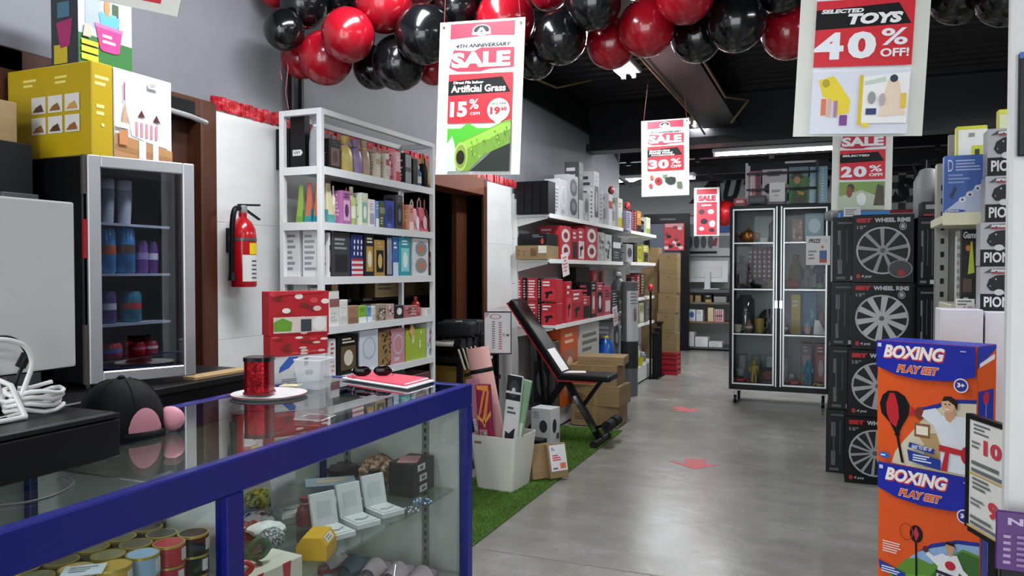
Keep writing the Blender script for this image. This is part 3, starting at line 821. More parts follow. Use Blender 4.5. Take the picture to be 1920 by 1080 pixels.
for p in pts: p.z = 2.765+.008*math.sin(p.x*5)
pts = [Vector((pts[0].x, pts[0].y, 3.21))]+pts+[Vector((pts[-1].x, pts[-1].y, 3.21))]
o = MB().tube(pts, .006, 6).build('garland_line', mat('#2b2b2b', .6), None, True); tag(o, 'thin dark line that the balloon garland is tied to', 'line')
for k, (x, y0, y1) in enumerate(((533, 95, 205), (527, 90, 150))):
    a = atD(x, y0, 3.52); b = atD(x+8-k*6, y1, 3.52)
    o = MB().tube([a, a.lerp(b, .3)+Vector((.015, 0, 0)), a.lerp(b, .7)+Vector((-.01, 0, 0)), b], .0018, 5).build('balloon_ribbon', mat('#a5343c', .4), None, True)
    tag(o, ('long' if k == 0 else 'short')+' thin red ribbon trailing from the end of the balloon garland', 'ribbon')
# ================================================================== hanging sale posters
RED = '#d6202f'; PAPER = mat('#dfdfd5', .3, 0, .02, 6)
LOGO = [('E', .5, .935, .105, .036, '#f2f2f2'), ('E', .5, .935, .09, .031, '#2a2a2d'), ('P', [(.45, .925), (.49, .955), (.5, .94), (.51, .955), (.55, .925), (.52, .925), (.5, .935), (.48, .925)], '#f2f2f2'), ('R', .39, .905, .61, .922, '#f2f2f2'), ('T', .42, .908, .58, .918, 'AUTOMARK', '#333333')]
def sale_art(percent, mid, pic, off='OFF', u0=.13, u1=.885, top=True):
    L = [('R', u0, .01, u1, .985, '#eceef2')]
    L += [('R', u0, .86, u1, .985, '#c41a3c'), ('P', [(u0, .86), (u1, .86), (u1, .89), (.6, .9), (u0, .885)], '#e4a8b8')]
    if top: L += LOGO
    L += [('T', .2, .825, u1-.03, .85, '4TH ANNIVERSARY', '#22222a', .25, .03)]
    s0, s1 = u0+.02, u1-.03
    L += [('P', [(u0, .70), (s0+.03, .815), (.42, .80), (.5, .822), (u1, .815), (u1, .69), (.6, .685), (.5, .67), (u0+.1, .675)], '#c9233f'), ('T', s0, .69, s1, .80, 'SALE', '#c9233f', 0, .09), ('T', s0+.005, .695, s1-.005, .795, 'SALE', '#f4f4f6', 0, .05)]
    L += [('R', u0, .335, u1, .655, RED), ('P', [(u0, .515), (u1-.02, .53), (u1-.12, .63), (u0, .61)], '#151517')]
    L += mid
    L += percent
    L += pic
    return L
def hang(label, px, size, d, roll, rz, items, top_px=None):
    """px = centre of the sheet in the photo; hung at distance d"""
    w_, h_ = size
    P = atD(px[0], px[1], d)
    o = MB().box(-w_/2, w_/2, -.0012, .0012, 0, h_).build('sale_poster', PAPER)
    o.rotation_euler = (0, roll, rz)
    o.location = P-Euler((0, roll, rz)).to_matrix() @ Vector((0, 0, h_/2))
    tag(o, label, 'poster')
    art(o, frames(w_, .0024, h_)['front'], items)
    for s in (-1, 1):
        MB().tube([(s*(w_/2-.018), -.003, h_-.022), (s*(w_/2-.018), .003, h_-.022)], .006, 10).build('eyelet', mat('#5b4a3a', .4, .6), o)
        q = Euler((0, roll, rz)).to_matrix().inverted() @ Vector((0, 0, 3.18-o.location.z))
        MB().tube([(s*(w_/2-.018), .0, h_-.02), (s*(w_/2-.05)+q.x*.5, .0, (h_+q.z)/2), (s*.1+q.x, 0, q.z)], .0016, 5).build('string', mat('#8a2a30', .5), o)
    return o
# artificial grass poster
gm = [('T', .19, .59, .55, .608, 'Direct Pile Indoor', '#f2f2f2', .1, .03), ('T', .165, .535, .81, .582, 'Artificial Grass', '#f4f4f4', 0, .03)]
gp = [('T', .16, .375, .365, .475, '15', '#f4f2f2', 0, .05), ('T', .39, .425, .5, .49, '%', '#f4f2f2', 0, .02), ('T', .405, .385, .52, .405, 'OFF!', '#f6c8c8', 0, .03),
      ('E', .735, .415, .13, .075, '#f2f2f2'), ('P', [(.68, .35), (.79, .35), (.73, .315)], '#f2f2f2'), ('T', .66, .445, .82, .465, 'any size', '#555560', 0, .02), ('T', .64, .385, .755, .435, '19', RED, 0, .05), ('T', .765, .41, .83, .435, '60', RED, 0, .04)]
gpic = [('P', [(.14, .3), (.3, .3), (.38, .335), (.5, .3), (.7, .3), (.885, .345), (.885, .3), (.885, .16), (.14, .12)], '#4bb52a'), ('P', [(.14, .2), (.2, .25), (.23, .2), (.3, .02), (.14, .02)], '#c8d2e0'),
        ('P', [(.42, .02), (.885, .02), (.885, .2), (.7, .16)], '#2a302c'),
        ('P', [(.24, .12), (.3, .21), (.82, .345), (.885, .35), (.885, .2), (.6, .13), (.4, .02), (.26, .025)], '#6f9a30'), ('P', [(.29, .2), (.8, .33), (.885, .335), (.885, .29), (.6, .22), (.36, .16)], '#8fc043'),
        ('E', .315, .115, .08, .095, '#a8c060'), ('E', .315, .115, .064, .078, '#7f9a3c'), ('E', .31, .11, .05, .046, '#20220f')]
for k in range(26):
    u = .42+.45*RND.random(); v = .1+(u-.42)*.32+RND.uniform(-.03, .1)
    gpic.append(('P', [(u, v), (u+.012, v+.018), (u+.02, v+.004)], RND.choice(['#4f7a1e', '#a6cf58', '#5f8c28'])))
hang('hanging sale poster for artificial grass with fifteen percent and a green roll', (899, 183), (.375, .635), 3.18, R(2.2), R(4), sale_art(gp, gm, gpic))
tm = [('T', .17, .592, .5, .612, 'SELECTED', '#f2f2f2', .2, .05), ('T', .38, .535, .8, .588, 'TOYS', '#f4f4f4', .2, .06)]
tp = [('T', .13, .37, .36, .5, '4', '#eef0f4', 0, .04), ('T', .39, .37, .61, .5, '0', '#eef0f4', 0, .05), ('T', .645, .43, .845, .51, '%', '#eef0f4', 0, .02), ('T', .645, .375, .86, .415, 'OFF!', '#eef0f4', 0, .03)]
tpic = [('R', .13, .01, .885, .31, '#dfe2ec'), ('P', [(.18, .27), (.3, .29), (.36, .24), (.44, .17), (.43, .11), (.34, .1), (.3, .17), (.22, .19)], '#ecd42a'), ('E', .24, .255, .03, .02, '#b8a020'), ('R', .21, .1, .25, .18, '#e07a4a'), ('R', .26, .09, .29, .18, '#d8b0a0'), ('R', .31, .09, .34, .17, '#b07a9a'), ('R', .36, .05, .42, .1, '#7a3a8a'),
        ('P', [(.5, .28), (.88, .3), (.87, .06), (.5, .06)], '#f4f4f0'), ('R', .5, .05, .53, .29, '#e0c020'), ('P', [(.54, .24), (.7, .26), (.7, .28), (.54, .26)], '#c8d8c8'), ('P', [(.72, .26), (.77, .29), (.8, .25), (.86, .1), (.66, .09)], '#f0d8c0'), ('E', .76, .27, .03, .018, '#23384a'), ('R', .56, .1, .64, .13, '#2a3a6a'), ('E', .6, .18, .03, .03, '#9a9a9a'), ('R', .82, .13, .86, .2, '#e8c840'), ('E', .56, .05, .03, .012, '#e8d040'), ('E', .68, .17, .025, .03, '#b8b0b0')]
hang('hanging sale poster for selected toys with forty percent off', (1617, 60), (.385, .67), 2.48, R(2.8), R(4), sale_art(tp, tm, tpic))
sm = [('T', .17, .585, .6, .605, 'SELECTED ITEMS', '#f2f2f2', .1, .04), ('T', .17, .552, .66, .578, 'POWER TOOLS', '#f2f2f2', .1, .05), ('T', .2, .528, .7, .545, 'ACCESSORIES', '#e8e8e8', .1, .03)]
sp = [('T', .15, .36, .34, .48, '3', '#eceef2', 0, .05), ('T', .36, .36, .58, .48, '0', '#eceef2', 0, .05), ('T', .62, .415, .83, .485, '%', '#eceef2', 0, .02), ('T', .62, .365, .84, .4, 'OFF', '#eceef2', 0, .04)]
spic = [('E', .22, .25, .04, .03, '#c8643c'), ('E', .36, .2, .08, .05, '#c22a34'), ('E', .36, .2, .03, .02, '#3a3a3a'), ('R', .5, .18, .72, .24, '#3c4a48'), ('E', .62, .2, .1, .05, '#2f3634'), ('R', .45, .24, .55, .28, '#7a8a70'), ('E', .2, .14, .04, .03, '#d84a4a'), ('R', .75, .1, .85, .18, '#6a7a5a')]
hang('hanging sale poster with thirty percent off over the far aisle', (1247, 296), (.385, .62), 6.25, R(-.5), R(3), sale_art(sp, sm, spic, top=True))
hm = [('T', .17, .583, .62, .605, 'SELECTED', '#f2f2f2', .1, .04), ('T', .17, .545, .75, .575, 'SPORTS EQUIPMENT', '#f2f2f2', .1, .04)]
hp = [('T', .15, .36, .34, .48, '2', '#eceef2', 0, .05), ('T', .36, .36, .58, .48, '0', '#eceef2', 0, .05), ('T', .62, .415, .83, .485, '%', '#eceef2', 0, .02), ('T', .62, .365, .84, .4, 'OFF!', '#eceef2', 0, .04)]
hpic = [('R', .13, .01, .885, .31, '#7f9a4e'), ('P', [(.13, .15), (.5, .22), (.885, .12), (.885, .01), (.13, .01)], '#b8bfa4'), ('E', .32, .24, .06, .05, '#3a3d34'), ('E', .3, .2, .05, .06, '#8a4a3a'), ('P', [(.7, .05), (.76, .28), (.86, .26), (.88, .05)], '#4a3f36'), ('E', .5, .12, .08, .07, '#dfe3da')]
hang('hanging sale poster with twenty percent off above the wheel cover boxes', (1616, 308), (.385, .64), 5.35, R(.6), R(4), sale_art(hp, hm, hpic))
# smaller red poster in the far aisle
o = hang('small red sale poster of tools hanging before the back wall', (1325, 397), (.37, .72), 11.5, 0, R(3), [('R', .1, .02, .9, .97, '#c22a38'), ('P', [(.12, .7), (.9, .7), (.9, .86), (.12, .86)], '#e6e0e4'), ('T', .16, .72, .86, .84, 'SALE', '#c92a40', 0, .08), ('R', .12, .1, .88, .66, '#d83444'), ('E', .3, .5, .12, .06, '#3b2a2e'), ('E', .66, .5, .13, .05, '#f0c8c8'), ('E', .4, .3, .14, .06, '#2d2d30'), ('E', .72, .25, .12, .07, '#efe8e8'), ('E', .3, .15, .1, .04, '#f0d0d0'), ('E', .7, .12, .12, .04, '#402028'), ('L', .3, .62, .7, .65, 1, '#f4e0e0')])
# corner of a poster over the till
a = atD(296, -150, 1.9)
hang('white edged sale poster hanging over the till, its lower corner low', (275, -122), (.26, .36), 1.9, R(14), R(12), [('R', .1, .06, .8, .95, '#c8243a'), ('R', .2, .1, .68, .3, '#e8dfe0'), ('P', [(.22, .13), (.66, .13), (.6, .27), (.22, .27)], '#1c1c20'), ('L', .26, .16, .6, .24, 3, '#d8d8d8')])

# ================================================================== boxes of wheel covers
def wheel_art(n, wid, seed):
    g = ['#9a9da0', '#c4c7ca', '#b2b5b8', '#a6a9ac'][seed % 4]
    L = [('T', .06, .885, .32, .95, 'SET', '#c8202a', 0, .08), ('T', .36, .885, .94, .95, 'WHEEL RIMS', '#c9ccd0', 0, .05), ('T', .07, .79, .22, .84, '15"', '#8c9095', 0, .03), ('E', .82, .82, .06, .055, '#b8bcc0'), ('O', .82, .82, .05, .045, .3, '#2b2d30'),
         ('E', .5, .47, .44, .35, '#8e9194'), ('E', .5, .47, .42, .335, '#26282b'), ('S', .5, .47, .43, .34, n, g, wid, .1), ('O', .5, .47, .44, .35, .07, '#b5b8bb'), ('E', .5, .47, .09, .075, g), ('E', .5, .47, .045, .036, '#5a5d60'),
         ('E', .1, .09, .035, .035, '#b8242c'), ('T', .15, .06, .32, .11, '4 pcs', '#c4c7ca', .2, .03)]
    if seed == 0: L += [('E', .78, .2, .2, .13, '#3b3d40'), ('O', .78, .2, .2, .13, .1, '#8b8e92'), ('E', .8, .14, .06, .05, '#a8242c')]
    return L
SPINE = [('L', .16, .12, .3, .8, 2, '#74777c')] + [('R', .22, .22, .26, .8, '#55585d'), ('R', .42, .3, .45, .82, '#4a4d52'), ('R', .62, .15, .66, .8, '#55585d'), ('R', .15, .9, .85, .93, '#5c5f64'), ('R', .55, .03, .82, .09, '#d4d6d8'), ('R', .12, .04, .4, .08, '#6a6d72')]
HB = mat('#0a0b0e', .38, 0, .1, 10)
q0 = onZ(1597, 905); HY = q0.y; bh = .424
hx0, hx1 = onY(1597, 600, HY).x, onY(1712, 600, HY).x
GW = 'black boxes of wheel covers'
nb = ['bottom', 'second', 'third', 'top']
for k in range(4):
    z = k*(bh+.001); dx = (-.035, -.02, .0, .005)[k]; dy = (.0, .0, .01, .0)[k]
    wd = hx1-hx0
    carton('wheel_cover_box', 'black wheel cover box, %s of the stack in front, wheel picture facing the aisle' % nb[k], 'box', ((hx0+hx1)/2+dx, HY+.1+dy, z), (wd, .2, bh), R(2-k*1.5), prints={'front': wheel_art((14, 10, 10, 9)[k], (.06, .10, .13, .085)[k], (3, 2, 1, 0)[k]), 'right': SPINE}, group=GW, m=HB)
    for j in range(2):
        carton('wheel_cover_box', 'black wheel cover box with thin grey print, %s layer, %s one behind the wheel pictures' % (nb[k], ('inner', 'outer')[j]), 'box', ((hx0+hx1)/2-.215+.01*k+j*.205, HY+.42+.02*j, z), (.2, .4, bh), R(-1), prints={'front': SPINE[:5] if j else SPINE}, group=GW, m=HB)
for k in range(1, 4):
    for j in range(2):
        carton('wheel_cover_box', 'black wheel cover box on end, %s layer, %s beside the wheel pictures' % (nb[k], ('next', 'second')[j]), 'box', (hx1+.075+j*.13, HY+.16+.03*j, k*(bh+.001)-.02), (.125, .4, bh-.004), R(1), prints={'front': SPINE}, group=GW, m=HB)
for j in range(2):
    carton('wheel_cover_box', 'black wheel cover box on end, floor layer, %s beside the wheel pictures' % ('next', 'second')[j], 'box', (hx1+.075+j*.13, HY+.16+.03*j, 0), (.125, .4, bh-.024), R(1), prints={'front': SPINE}, group=GW, m=HB)
zt = 4*(bh+.001)
carton('blue_parcel', 'flat bright blue parcel lying on top of the wheel cover boxes', 'box', ((hx0+hx1)/2-.1, HY+.36, zt), (.3, .2, .04), R(3), '#2f86c8')
# white speckled bag and small tins on the outer spine stack
# ================================================================== boxing play set boxes
def boxing_art(v):
    L = [('R', 0, 0, 1, 1, '#e2571a')]
    if v == 0:
        L += [('P', [(.16, 0), (.2, .1), (.28, .19), (.42, .33), (.55, .47), (.75, .56), (1, .57), (1, 0)], '#d8cdb2'), ('P', [(.42, .47), (.55, .51), (.8, .585), (1, .6), (1, .57), (.75, .55), (.55, .46), (.44, .41)], '#1c2f8e'),
              ('P', [(.5, .02), (.5, .2), (.42, .28), (.62, .3), (.66, .2), (.66, .02)], '#b59a68'), ('R', .4, .25, .56, .36, '#8a5a3a'), ('R', .42, .27, .54, .34, '#efe6d0'), ('P', [(.86, .2), (.94, .5), (.98, .5), (.98, .2)], '#f0e4bc')]
        L += [('P', [(.03, .48), (.06, .55), (.12, .59), (.22, .595), (.3, .56), (.35, .49), (.34, .41), (.27, .31), (.24, .25), (.2, .25), (.14, .33), (.05, .4)], '#171719'), ('P', [(.1, .48), (.14, .575), (.19, .575), (.23, .48), (.24, .38), (.21, .3), (.15, .33), (.11, .4)], '#c4212b'), ('P', [(.35, .4), (.43, .44), (.37, .49)], '#c4212b'),
              ('R', .2, .23, .25, .27, '#111113'), ('P', [(.215, .23), (.24, .23), (.3, .02), (.27, .02)], '#151517'), ('E', .46, .44, .055, .05, '#7a3326')]
        L += [('P', [(.5, .47), (.62, .5), (.68, .45), (.9, .46), (.97, .36), (.96, .2), (.98, .02), (.66, .02), (.68, .22), (.6, .36), (.48, .42)], '#dfe3ea'), ('P', [(.7, .46), (.72, .42), (.76, .4), (.81, .45), (.8, .5), (.72, .5)], '#c99a78'), ('E', .74, .535, .065, .055, '#dab08c'), ('P', [(.68, .56), (.7, .6), (.77, .605), (.83, .57), (.83, .5), (.8, .54), (.74, .57)], '#2a1c15'), ('E', .715, .54, .008, .006, '#2a1c15'), ('E', .755, .542, .008, .006, '#2a1c15'), ('P', [(.7, .505), (.76, .505), (.73, .494)], '#f4f0ee'), ('P', [(.725, .53), (.735, .515), (.745, .52)], '#b88c6c'),
              ('P', [(.66, .22), (.95, .2), (.95, .16), (.66, .17)], '#c02430'), ('P', [(.72, .17), (.76, .17), (.74, .02), (.68, .02)], '#c02430'), ('E', .93, .17, .06, .07, '#b81d29'),
              ('P', [(.36, .2), (.62, .175), (.61, .135), (.35, .16)], '#1c3a94'), ('T', .39, .155, .59, .185, 'EASY TO SET UP', '#f2f2f4', 0, .03), ('P', [(.34, .14), (.68, .1), (.68, .02), (.36, .05)], '#1c3a94'), ('L', .4, .06, .62, .11, 3, '#e8eaf2'), ('E', .1, .06, .06, .025, '#2c62b4'), ('L', .06, .055, .14, .065, 1, '#f2f2f2')]
    else:
        L += [('P', [(.12, 0), (.2, .12), (.35, .28), (.55, .42), (.8, .5), (1, .52), (1, 0)], '#8fb2d8'), ('P', [(.42, .33), (.55, .42), (.8, .5), (1, .52), (1, .49), (.8, .47), (.56, .39)], '#1c2f8e'), ('P', [(.3, .25), (.42, .28), (.55, .26), (.7, .33), (.85, .44), (1, .42), (1, 0), (.1, 0), (.14, .1)], '#5f8f33'), ('P', [(.5, .12), (.68, .3), (.85, .42), (1, .4), (1, .1), (.7, .08)], '#3c6a2c'), ('P', [(.1, 0), (.14, .1), (.5, .16), (1, .1), (1, 0)], '#6fa838'),
              ('E', .4, .47, .065, .07, '#1d1a1e'), ('P', [(.37, .48), (.4, .53), (.43, .47), (.4, .41)], '#c2324a'), ('P', [(.39, .4), (.41, .4), (.42, .05), (.4, .05)], '#17171a'), ('E', .41, .04, .1, .05, '#2d2f33'), ('O', .3, .47, .07, .07, .12, '#a8431a'),
              ('P', [(.58, .33), (.66, .37), (.7, .36), (.8, .38), (.86, .28), (.94, .23), (.93, .2), (.82, .25), (.8, .16), (.86, -.0), (.74, 0), (.7, .1), (.66, 0), (.56, 0), (.6, .14), (.62, .26), (.5, .33), (.52, .36)], '#e9ebee'), ('E', .735, .43, .045, .045, '#c89a78'), ('P', [(.69, .45), (.71, .475), (.77, .47), (.79, .43), (.77, .445)], '#241a15'), ('P', [(.71, .38), (.74, .36), (.77, .385), (.75, .4)], '#c89a78'), ('E', .5, .37, .03, .025, '#5a2420'), ('E', .74, .29, .05, .035, '#c02430'), ('P', [(.6, .235), (.82, .215), (.82, .19), (.6, .21)], '#20223a'), ('R', .63, .12, .66, .2, '#20223a'),
              ('P', [(.02, .19), (.3, .13), (.3, .06), (.03, .12)], '#1c3a94'), ('L', .05, .1, .27, .15, 3, '#dfe4f2'), ('L', .06, .27, .28, .36, 5, '#f2d8cc')]
    L += [('P', [(0, 1), (1, 1), (1, .775), (.75, .72), (.45, .71), (.2, .735), (0, .79)], '#1524a0'), ('T', .085, .855, .72, .965, 'BOXING', '#d8343c', .25, .07), ('T', .08, .865, .71, .972, 'BOXING', '#f2efe8', .25, .045), ('T', .22, .752, .66, .82, 'PLAY SET', '#f0eade', .3, .08), ('T', .225, .757, .655, .816, 'PLAY SET', '#e25a30', .3, .045),
          ('E', .87, .7, .07, .055, '#ece4ea'), ('E', .87, .7, .058, .046, '#2b2a8c'), ('T', .835, .685, .905, .72, '3+', '#f4f2f6', 0, .05), ('R', .02, .95, .06, .98, '#cfd4ea'), ('L', .86, .955, .96, .965, 1, '#aeb6da')]
    return L
SIDEA = [('R', 0, 0, 1, 1, '#dd5518'), ('P', [(0, 1), (1, 1), (1, .97), (0, .83)], '#2438a8'), ('P', [(.1, .87), (.9, .93), (.9, .89), (.1, .84)], '#f0ece6'), ('R', .06, .18, .86, .66, '#1c30a0'), ('E', .45, .6, .17, .05, '#c2243a'), ('R', .42, .26, .47, .56, '#8a94c8'), ('R', .86, .18, 1, .4, '#2a4ab0')]
bhh = .365; bww = .275; bdd = .125
rzb = R(-30)
for k, (lab, v) in enumerate((('top', 0), ('second', 1), ('bottom', 1))):
    cr = atD(1833+(0, 9, 14)[k], 644, 2.1)          # nearest upright edge
    rz_ = rzb+R((0, 3, 1)[k])
    ztop = atD(1815, 650, 2.1).z
    z = ztop-bhh*(k+1) if k < 2 else 0
    hh = bhh if k < 2 else ztop-2*bhh
    c = cr-Matrix.Rotation(rz_, 3, 'Z') @ Vector((bww/2, -bdd/2, 0))
    o = carton('boxing_set_box', 'orange and blue boxing play set box, %s of its stack' % lab, 'box', (c.x, c.y, z), (bww, bdd, hh-.001), rz_, '#e2571a', {'front': boxing_art(v), 'right': SIDEA}, group='boxing play set boxes')
    MB().box(-bww/2+.002, bww/2-.002, -bdd/2+.002, bdd/2-.002, hh-.001, hh-.0002).build('lid_flap', card('#2a3cb0'), o)
# ================================================================== goods on shelves
def auto_art(style, c2, c3='#f0f0f0'):
    if style == 'band': return [('R', .0, .55, 1, .78, c2), ('L', .15, .15, .85, .4, 3, c3)]
    if style == 'disc': return [('E', .5, .55, .32, .26, c2), ('L', .2, .08, .8, .18, 2, c3)]
    if style == 'disc2': return [('E', .5, .72, .38, .2, c2), ('E', .5, .72, .2, .1, c3), ('E', .5, .28, .38, .2, c2), ('E', .5, .28, .2, .1, c3)]
    if style == 'text': return [('L', .12, .62, .88, .86, 3, c2), ('R', .15, .12, .85, .5, c3)]
    if style == 'stripe': return [('R', .1+.2*k, .05, .2+.2*k, .95, c2) for k in range(4)]+[('R', .1, .4, .9, .55, c3)]
    if style == 'foot': return [('R', 0, 0, 1, .35, c2), ('L', .15, .7, .85, .85, 2, c3)]
    if style == 'window': return [('R', .14, .12, .86, .72, c2), ('E', .5, .42, .22, .2, c3), ('L', .2, .8, .8, .92, 2, c3)]
    if style == 'flag': return [('R', 0, .0, 1, .42, '#d8d8dc')]+[('R', 0, .02+.12*k, 1, .07+.12*k, '#b82030') for k in range(4)]+[('E', .2+.3*(k % 3), .55+.14*(k//3), .06, .05, '#dfe2ea') for k in range(9)]
    if style == 'leo': return [('E', RND.random(), RND.random(), .05, .03, c2) for k in range(40)]
    if style == 'dots': return [('E', RND.uniform(.1, .9), RND.uniform(.1, .9), .1, .06, RND.choice([c2, c3])) for k in range(12)]
    if style == 'tool': return [('R', .06, .06, .94, .6, c2), ('P', [(.2, .4), (.7, .48), (.78, .36), (.5, .32), (.42, .12), (.28, .14), (.32, .3)], '#1a1a1c'), ('L', .1, .7, .7, .9, 2, c3)]
    if style == 'lines': return [('L', .12, .15, .8, .9, 7, c2)]
    if style == 'circ': return [('O', .5, .55, .36, .28, .15, c2), ('L', .2, .1, .8, .18, 2, c3)]
    return []
def bottle(label, c, r, h, col, cap='#e8e8e8', rz=0, band=None, name='bottle', neck=.35):
    o = MB().lathe([(r*.9, 0), (r, .006), (r, h*.66), (r*neck, h*.8), (r*neck, h*.84)], 14).build(name, mat(col, .25, 0, .05, 12), None, True); o.location = c; tag(o, label, 'bottle')
    MB().lathe([(r*neck*1.15, h*.82), (r*neck*1.15, h), (r*neck*.6, h)], 12).build('cap', mat(cap, .35), o, True)
    if band: MB().lathe([(r*1.01, h*.2), (r*1.01, h*.5)], 14).build('label_band', mat(band, .4), o, True)
    return o
def tube_pack(label, c, w_, d_, h_, col, rz, c2):
    o = MB().frus([(-w_/2, -d_/2, 0), (w_/2, -d_/2, 0), (w_/2, d_/2, 0), (-w_/2, d_/2, 0)], [(-w_*.3, -.003, h_), (w_*.3, -.003, h_), (w_*.3, .003, h_), (-w_*.3, .003, h_)]).build('tube_pack', mat(col, .25), None, bevel=.003)
    o.location = c; o.rotation_euler = (0, 0, rz); tag(o, label, 'tube')
    MB().frus([(-w_/2-.0006, -d_/2-.0006, .0), (w_/2+.0006, -d_/2-.0006, 0), (w_/2+.0006, d_/2+.0006, 0), (-w_/2-.0006, d_/2+.0006, 0)], [(-w_*.43, -d_*.34, h_*.35), (w_*.43, -d_*.34, h_*.35), (w_*.43, d_*.34, h_*.35), (-w_*.43, d_*.34, h_*.35)]).build('base_band', mat(c2, .3), o)
    return o
def pouch(label, c, w_, d_, h_, col, rz, c2='#e0e0e0', m=None, knot=True):
    """soft bag gathered at its neck"""
    pr = [(.85, 0), (1.0, .06), (.98, .45), (.75, .68), (.28, .78)]+([(.5, .9), (.62, 1.0)] if knot else [(.1, .82)])
    o = MB().lathe([(q, z*h_) for q, z in pr], 12, sx=w_/2, sy=d_/2).build('gift_bag', m or mat(col, .35, 0, .25, 25), None, True); o.location = c; o.rotation_euler = (0, 0, rz); tag(o, label, 'bag')
    MB().lathe([(.33, .755*h_), (.36, .78*h_), (.33, .805*h_)], 12, sx=w_/2, sy=d_/2).build('ribbon', mat(c2, .35), o, True)
    return o
def handbag(label, c, w_, d_, h_, col, rz, c2):
    o = MB().frus([(-w_/2, -d_/2, 0), (w_/2, -d_/2, 0), (w_/2, d_/2, 0), (-w_/2, d_/2, 0)], [(-w_*.38, -d_*.2, h_*.72), (w_*.38, -d_*.2, h_*.72), (w_*.38, d_*.2, h_*.72), (-w_*.38, d_*.2, h_*.72)]).build('carry_bag', mat(col, .5, 0, .15), None, bevel=.006, seg=2); o.location = c; o.rotation_euler = (0, 0, rz); tag(o, label, 'bag')
    MB().tube([(-w_*.22, 0, h_*.7), (-w_*.2, 0, h_*.9), (0, 0, h_), (w_*.2, 0, h_*.9), (w_*.22, 0, h_*.7)], .004, 6).build('handle', mat(c2, .5), o, True)
    art(o, frames(w_*.9, d_*1.0, h_*.7)['front'], [('E', .5, .4, .3, .28, c2)])
    return o
def put(plane, val, z, x0, x1, yt, kind, col, label, c2='#f0f0f0', c3='#d0d0d0', style='text', depth=.1, group=None, cat='box', name=None, ybase=None):
    """a good whose front lies on X = val (facing the aisle) or Y = val (facing the street)"""
    f = onX if plane == 'X' else onY
    ym = 507
    a, b = f(x0, ym, val), f(x1, ym, val)
    t = f((x0+x1)/2, yt, val).z
    if plane == 'X' and abs(val-(SX0-.012)) < 1e-6:
        a.y = max(a.y, SY0+.074); b.y = min(b.y, SY1-.028); t = min([t]+[q-.038 for q in SZ[1:] if q > z+.05])
    w_ = (b-a).length*.97; h_ = max(.02, t-z); m_ = (a+b)/2
    if plane == 'X': rz = PI/2; c = (val-depth/2, m_.y, z)
    else: rz = 0; c = (m_.x, val+depth/2, z)
    if kind == 'box': return carton(name or 'gift_box', label, cat, c, (w_, depth, h_), rz, col, {'front': auto_art(style, c2, c3), 'left': auto_art('lines', c2)[:1] if style not in ('plain', 'leo', 'dots') else []}, group)
    if kind == 'bottle': return bottle(label, c, min(w_, depth)/2, h_, col, c2, band=c3)
    if kind == 'tube': return tube_pack(label, c, w_, min(depth, w_*.9), h_, col, rz, c2)
    if kind == 'pouch': return pouch(label, c, w_, min(depth, w_), h_, col, rz, c2)
    if kind == 'bag': return handbag(label, c, w_, depth, h_, col, rz, c2)
T = ' on the top shelf of the white unit'
E = SY0+.028
put('Y', E, SZ[1], 518, 543, 241, 'box', '#0c0c0e', 'plain black carton'+T, style='plain', depth=.04)
o = put('Y', E, SZ[1], 545, 573, 212, 'box', '#131316', 'tall black carton with a white tag'+T, style='plain', depth=.04)
art(o, frames(.07, .04, .2)['front'], [('P', [(.12, .3), (.8, .3), (.95, .37), (.8, .44), (.12, .44)], '#e2e2e2'), ('T', .2, .34, .75, .4, 'GIFT', '#3a3a3a')])
put('Y', E, SZ[1], 576, 598, 212, 'pouch', '#9a9da3', 'silver foil gift bag'+T, c2='#e4e4e6', depth=.04)
S1 = SX0-.012
for a in ((618, 641, 262, 'box', '#161518', 'black and brown gift box'+T, '#6a4a3a', '#3a2a20', 'window'),
          (648, 670, 256, 'pouch', '#c2ae62', 'pale yellow wrapped bottle with a clear bow'+T, '#8a6aa8'),
          (671, 687, 262, 'pouch', '#8c7aa0', 'lilac wrapped gift with a purple bow'+T, '#4a2a78'),
          (688, 702, 264, 'pouch', '#b59a86', 'spotted gift bag with a yellow bow'+T, '#d8c422'),
          (706, 715, 288, 'box', '#cfc6b0', 'narrow cream perfume box'+T, '#a89a78', '#e8e0d0', 'band'),
          (716, 723, 290, 'bottle', '#d8c878', 'slim cream bottle with a gold cap'+T, '#b8983a', '#e8e4d0'),
          (724, 731, 288, 'box', '#d8d2c4', 'narrow ivory box with a red top'+T, '#b02838', '#c8a8a0', 'band'),
          (732, 742, 285, 'bottle', '#d88a9a', 'pink bottle with a red cap'+T, '#b82838', '#e8b8c0'),
          (743, 752, 285, 'box', '#e0a8b0', 'pale pink box with a red bow'+T, '#c02a3a', '#e8e0e0', 'foot'),
          (753, 759, 290, 'bottle', '#e2dede', 'white slim bottle'+T, '#c8c8c8', '#d0d0d0'),
          (760, 773, 288, 'box', '#2a2a2c', 'black box with white stripes'+T, '#d4d4d4', '#3a3a3a', 'stripe'),
          (775, 784, 298, 'box', '#141416', 'small plain black box'+T, '#2a2a2c', '#2a2a2c', 'band'),
          (785, 791, 305, 'bottle', '#b8a23c', 'gold perfume bottle'+T, '#1a1a1c', '#d8c878'),
          (793, 799, 310, 'bottle', '#5a78b0', 'blue and white bottle'+T, '#e8e8ea', '#dfe4ea'),
          (801, 807, 288, 'bag', '#1b1b1d', 'black carry bag with gold trim'+T, '#b8962f'),
          (808, 814, 298, 'bag', '#b8963c', 'gold carry bag'+T, '#1c1c1e')):
    put('X', S1, SZ[1], *a[:6], c2=a[6], c3=a[7] if len(a) > 7 else '#d0d0d0', style=a[8] if len(a) > 8 else 'text', depth=.08)
T = ' on the toiletries shelf of the white unit'
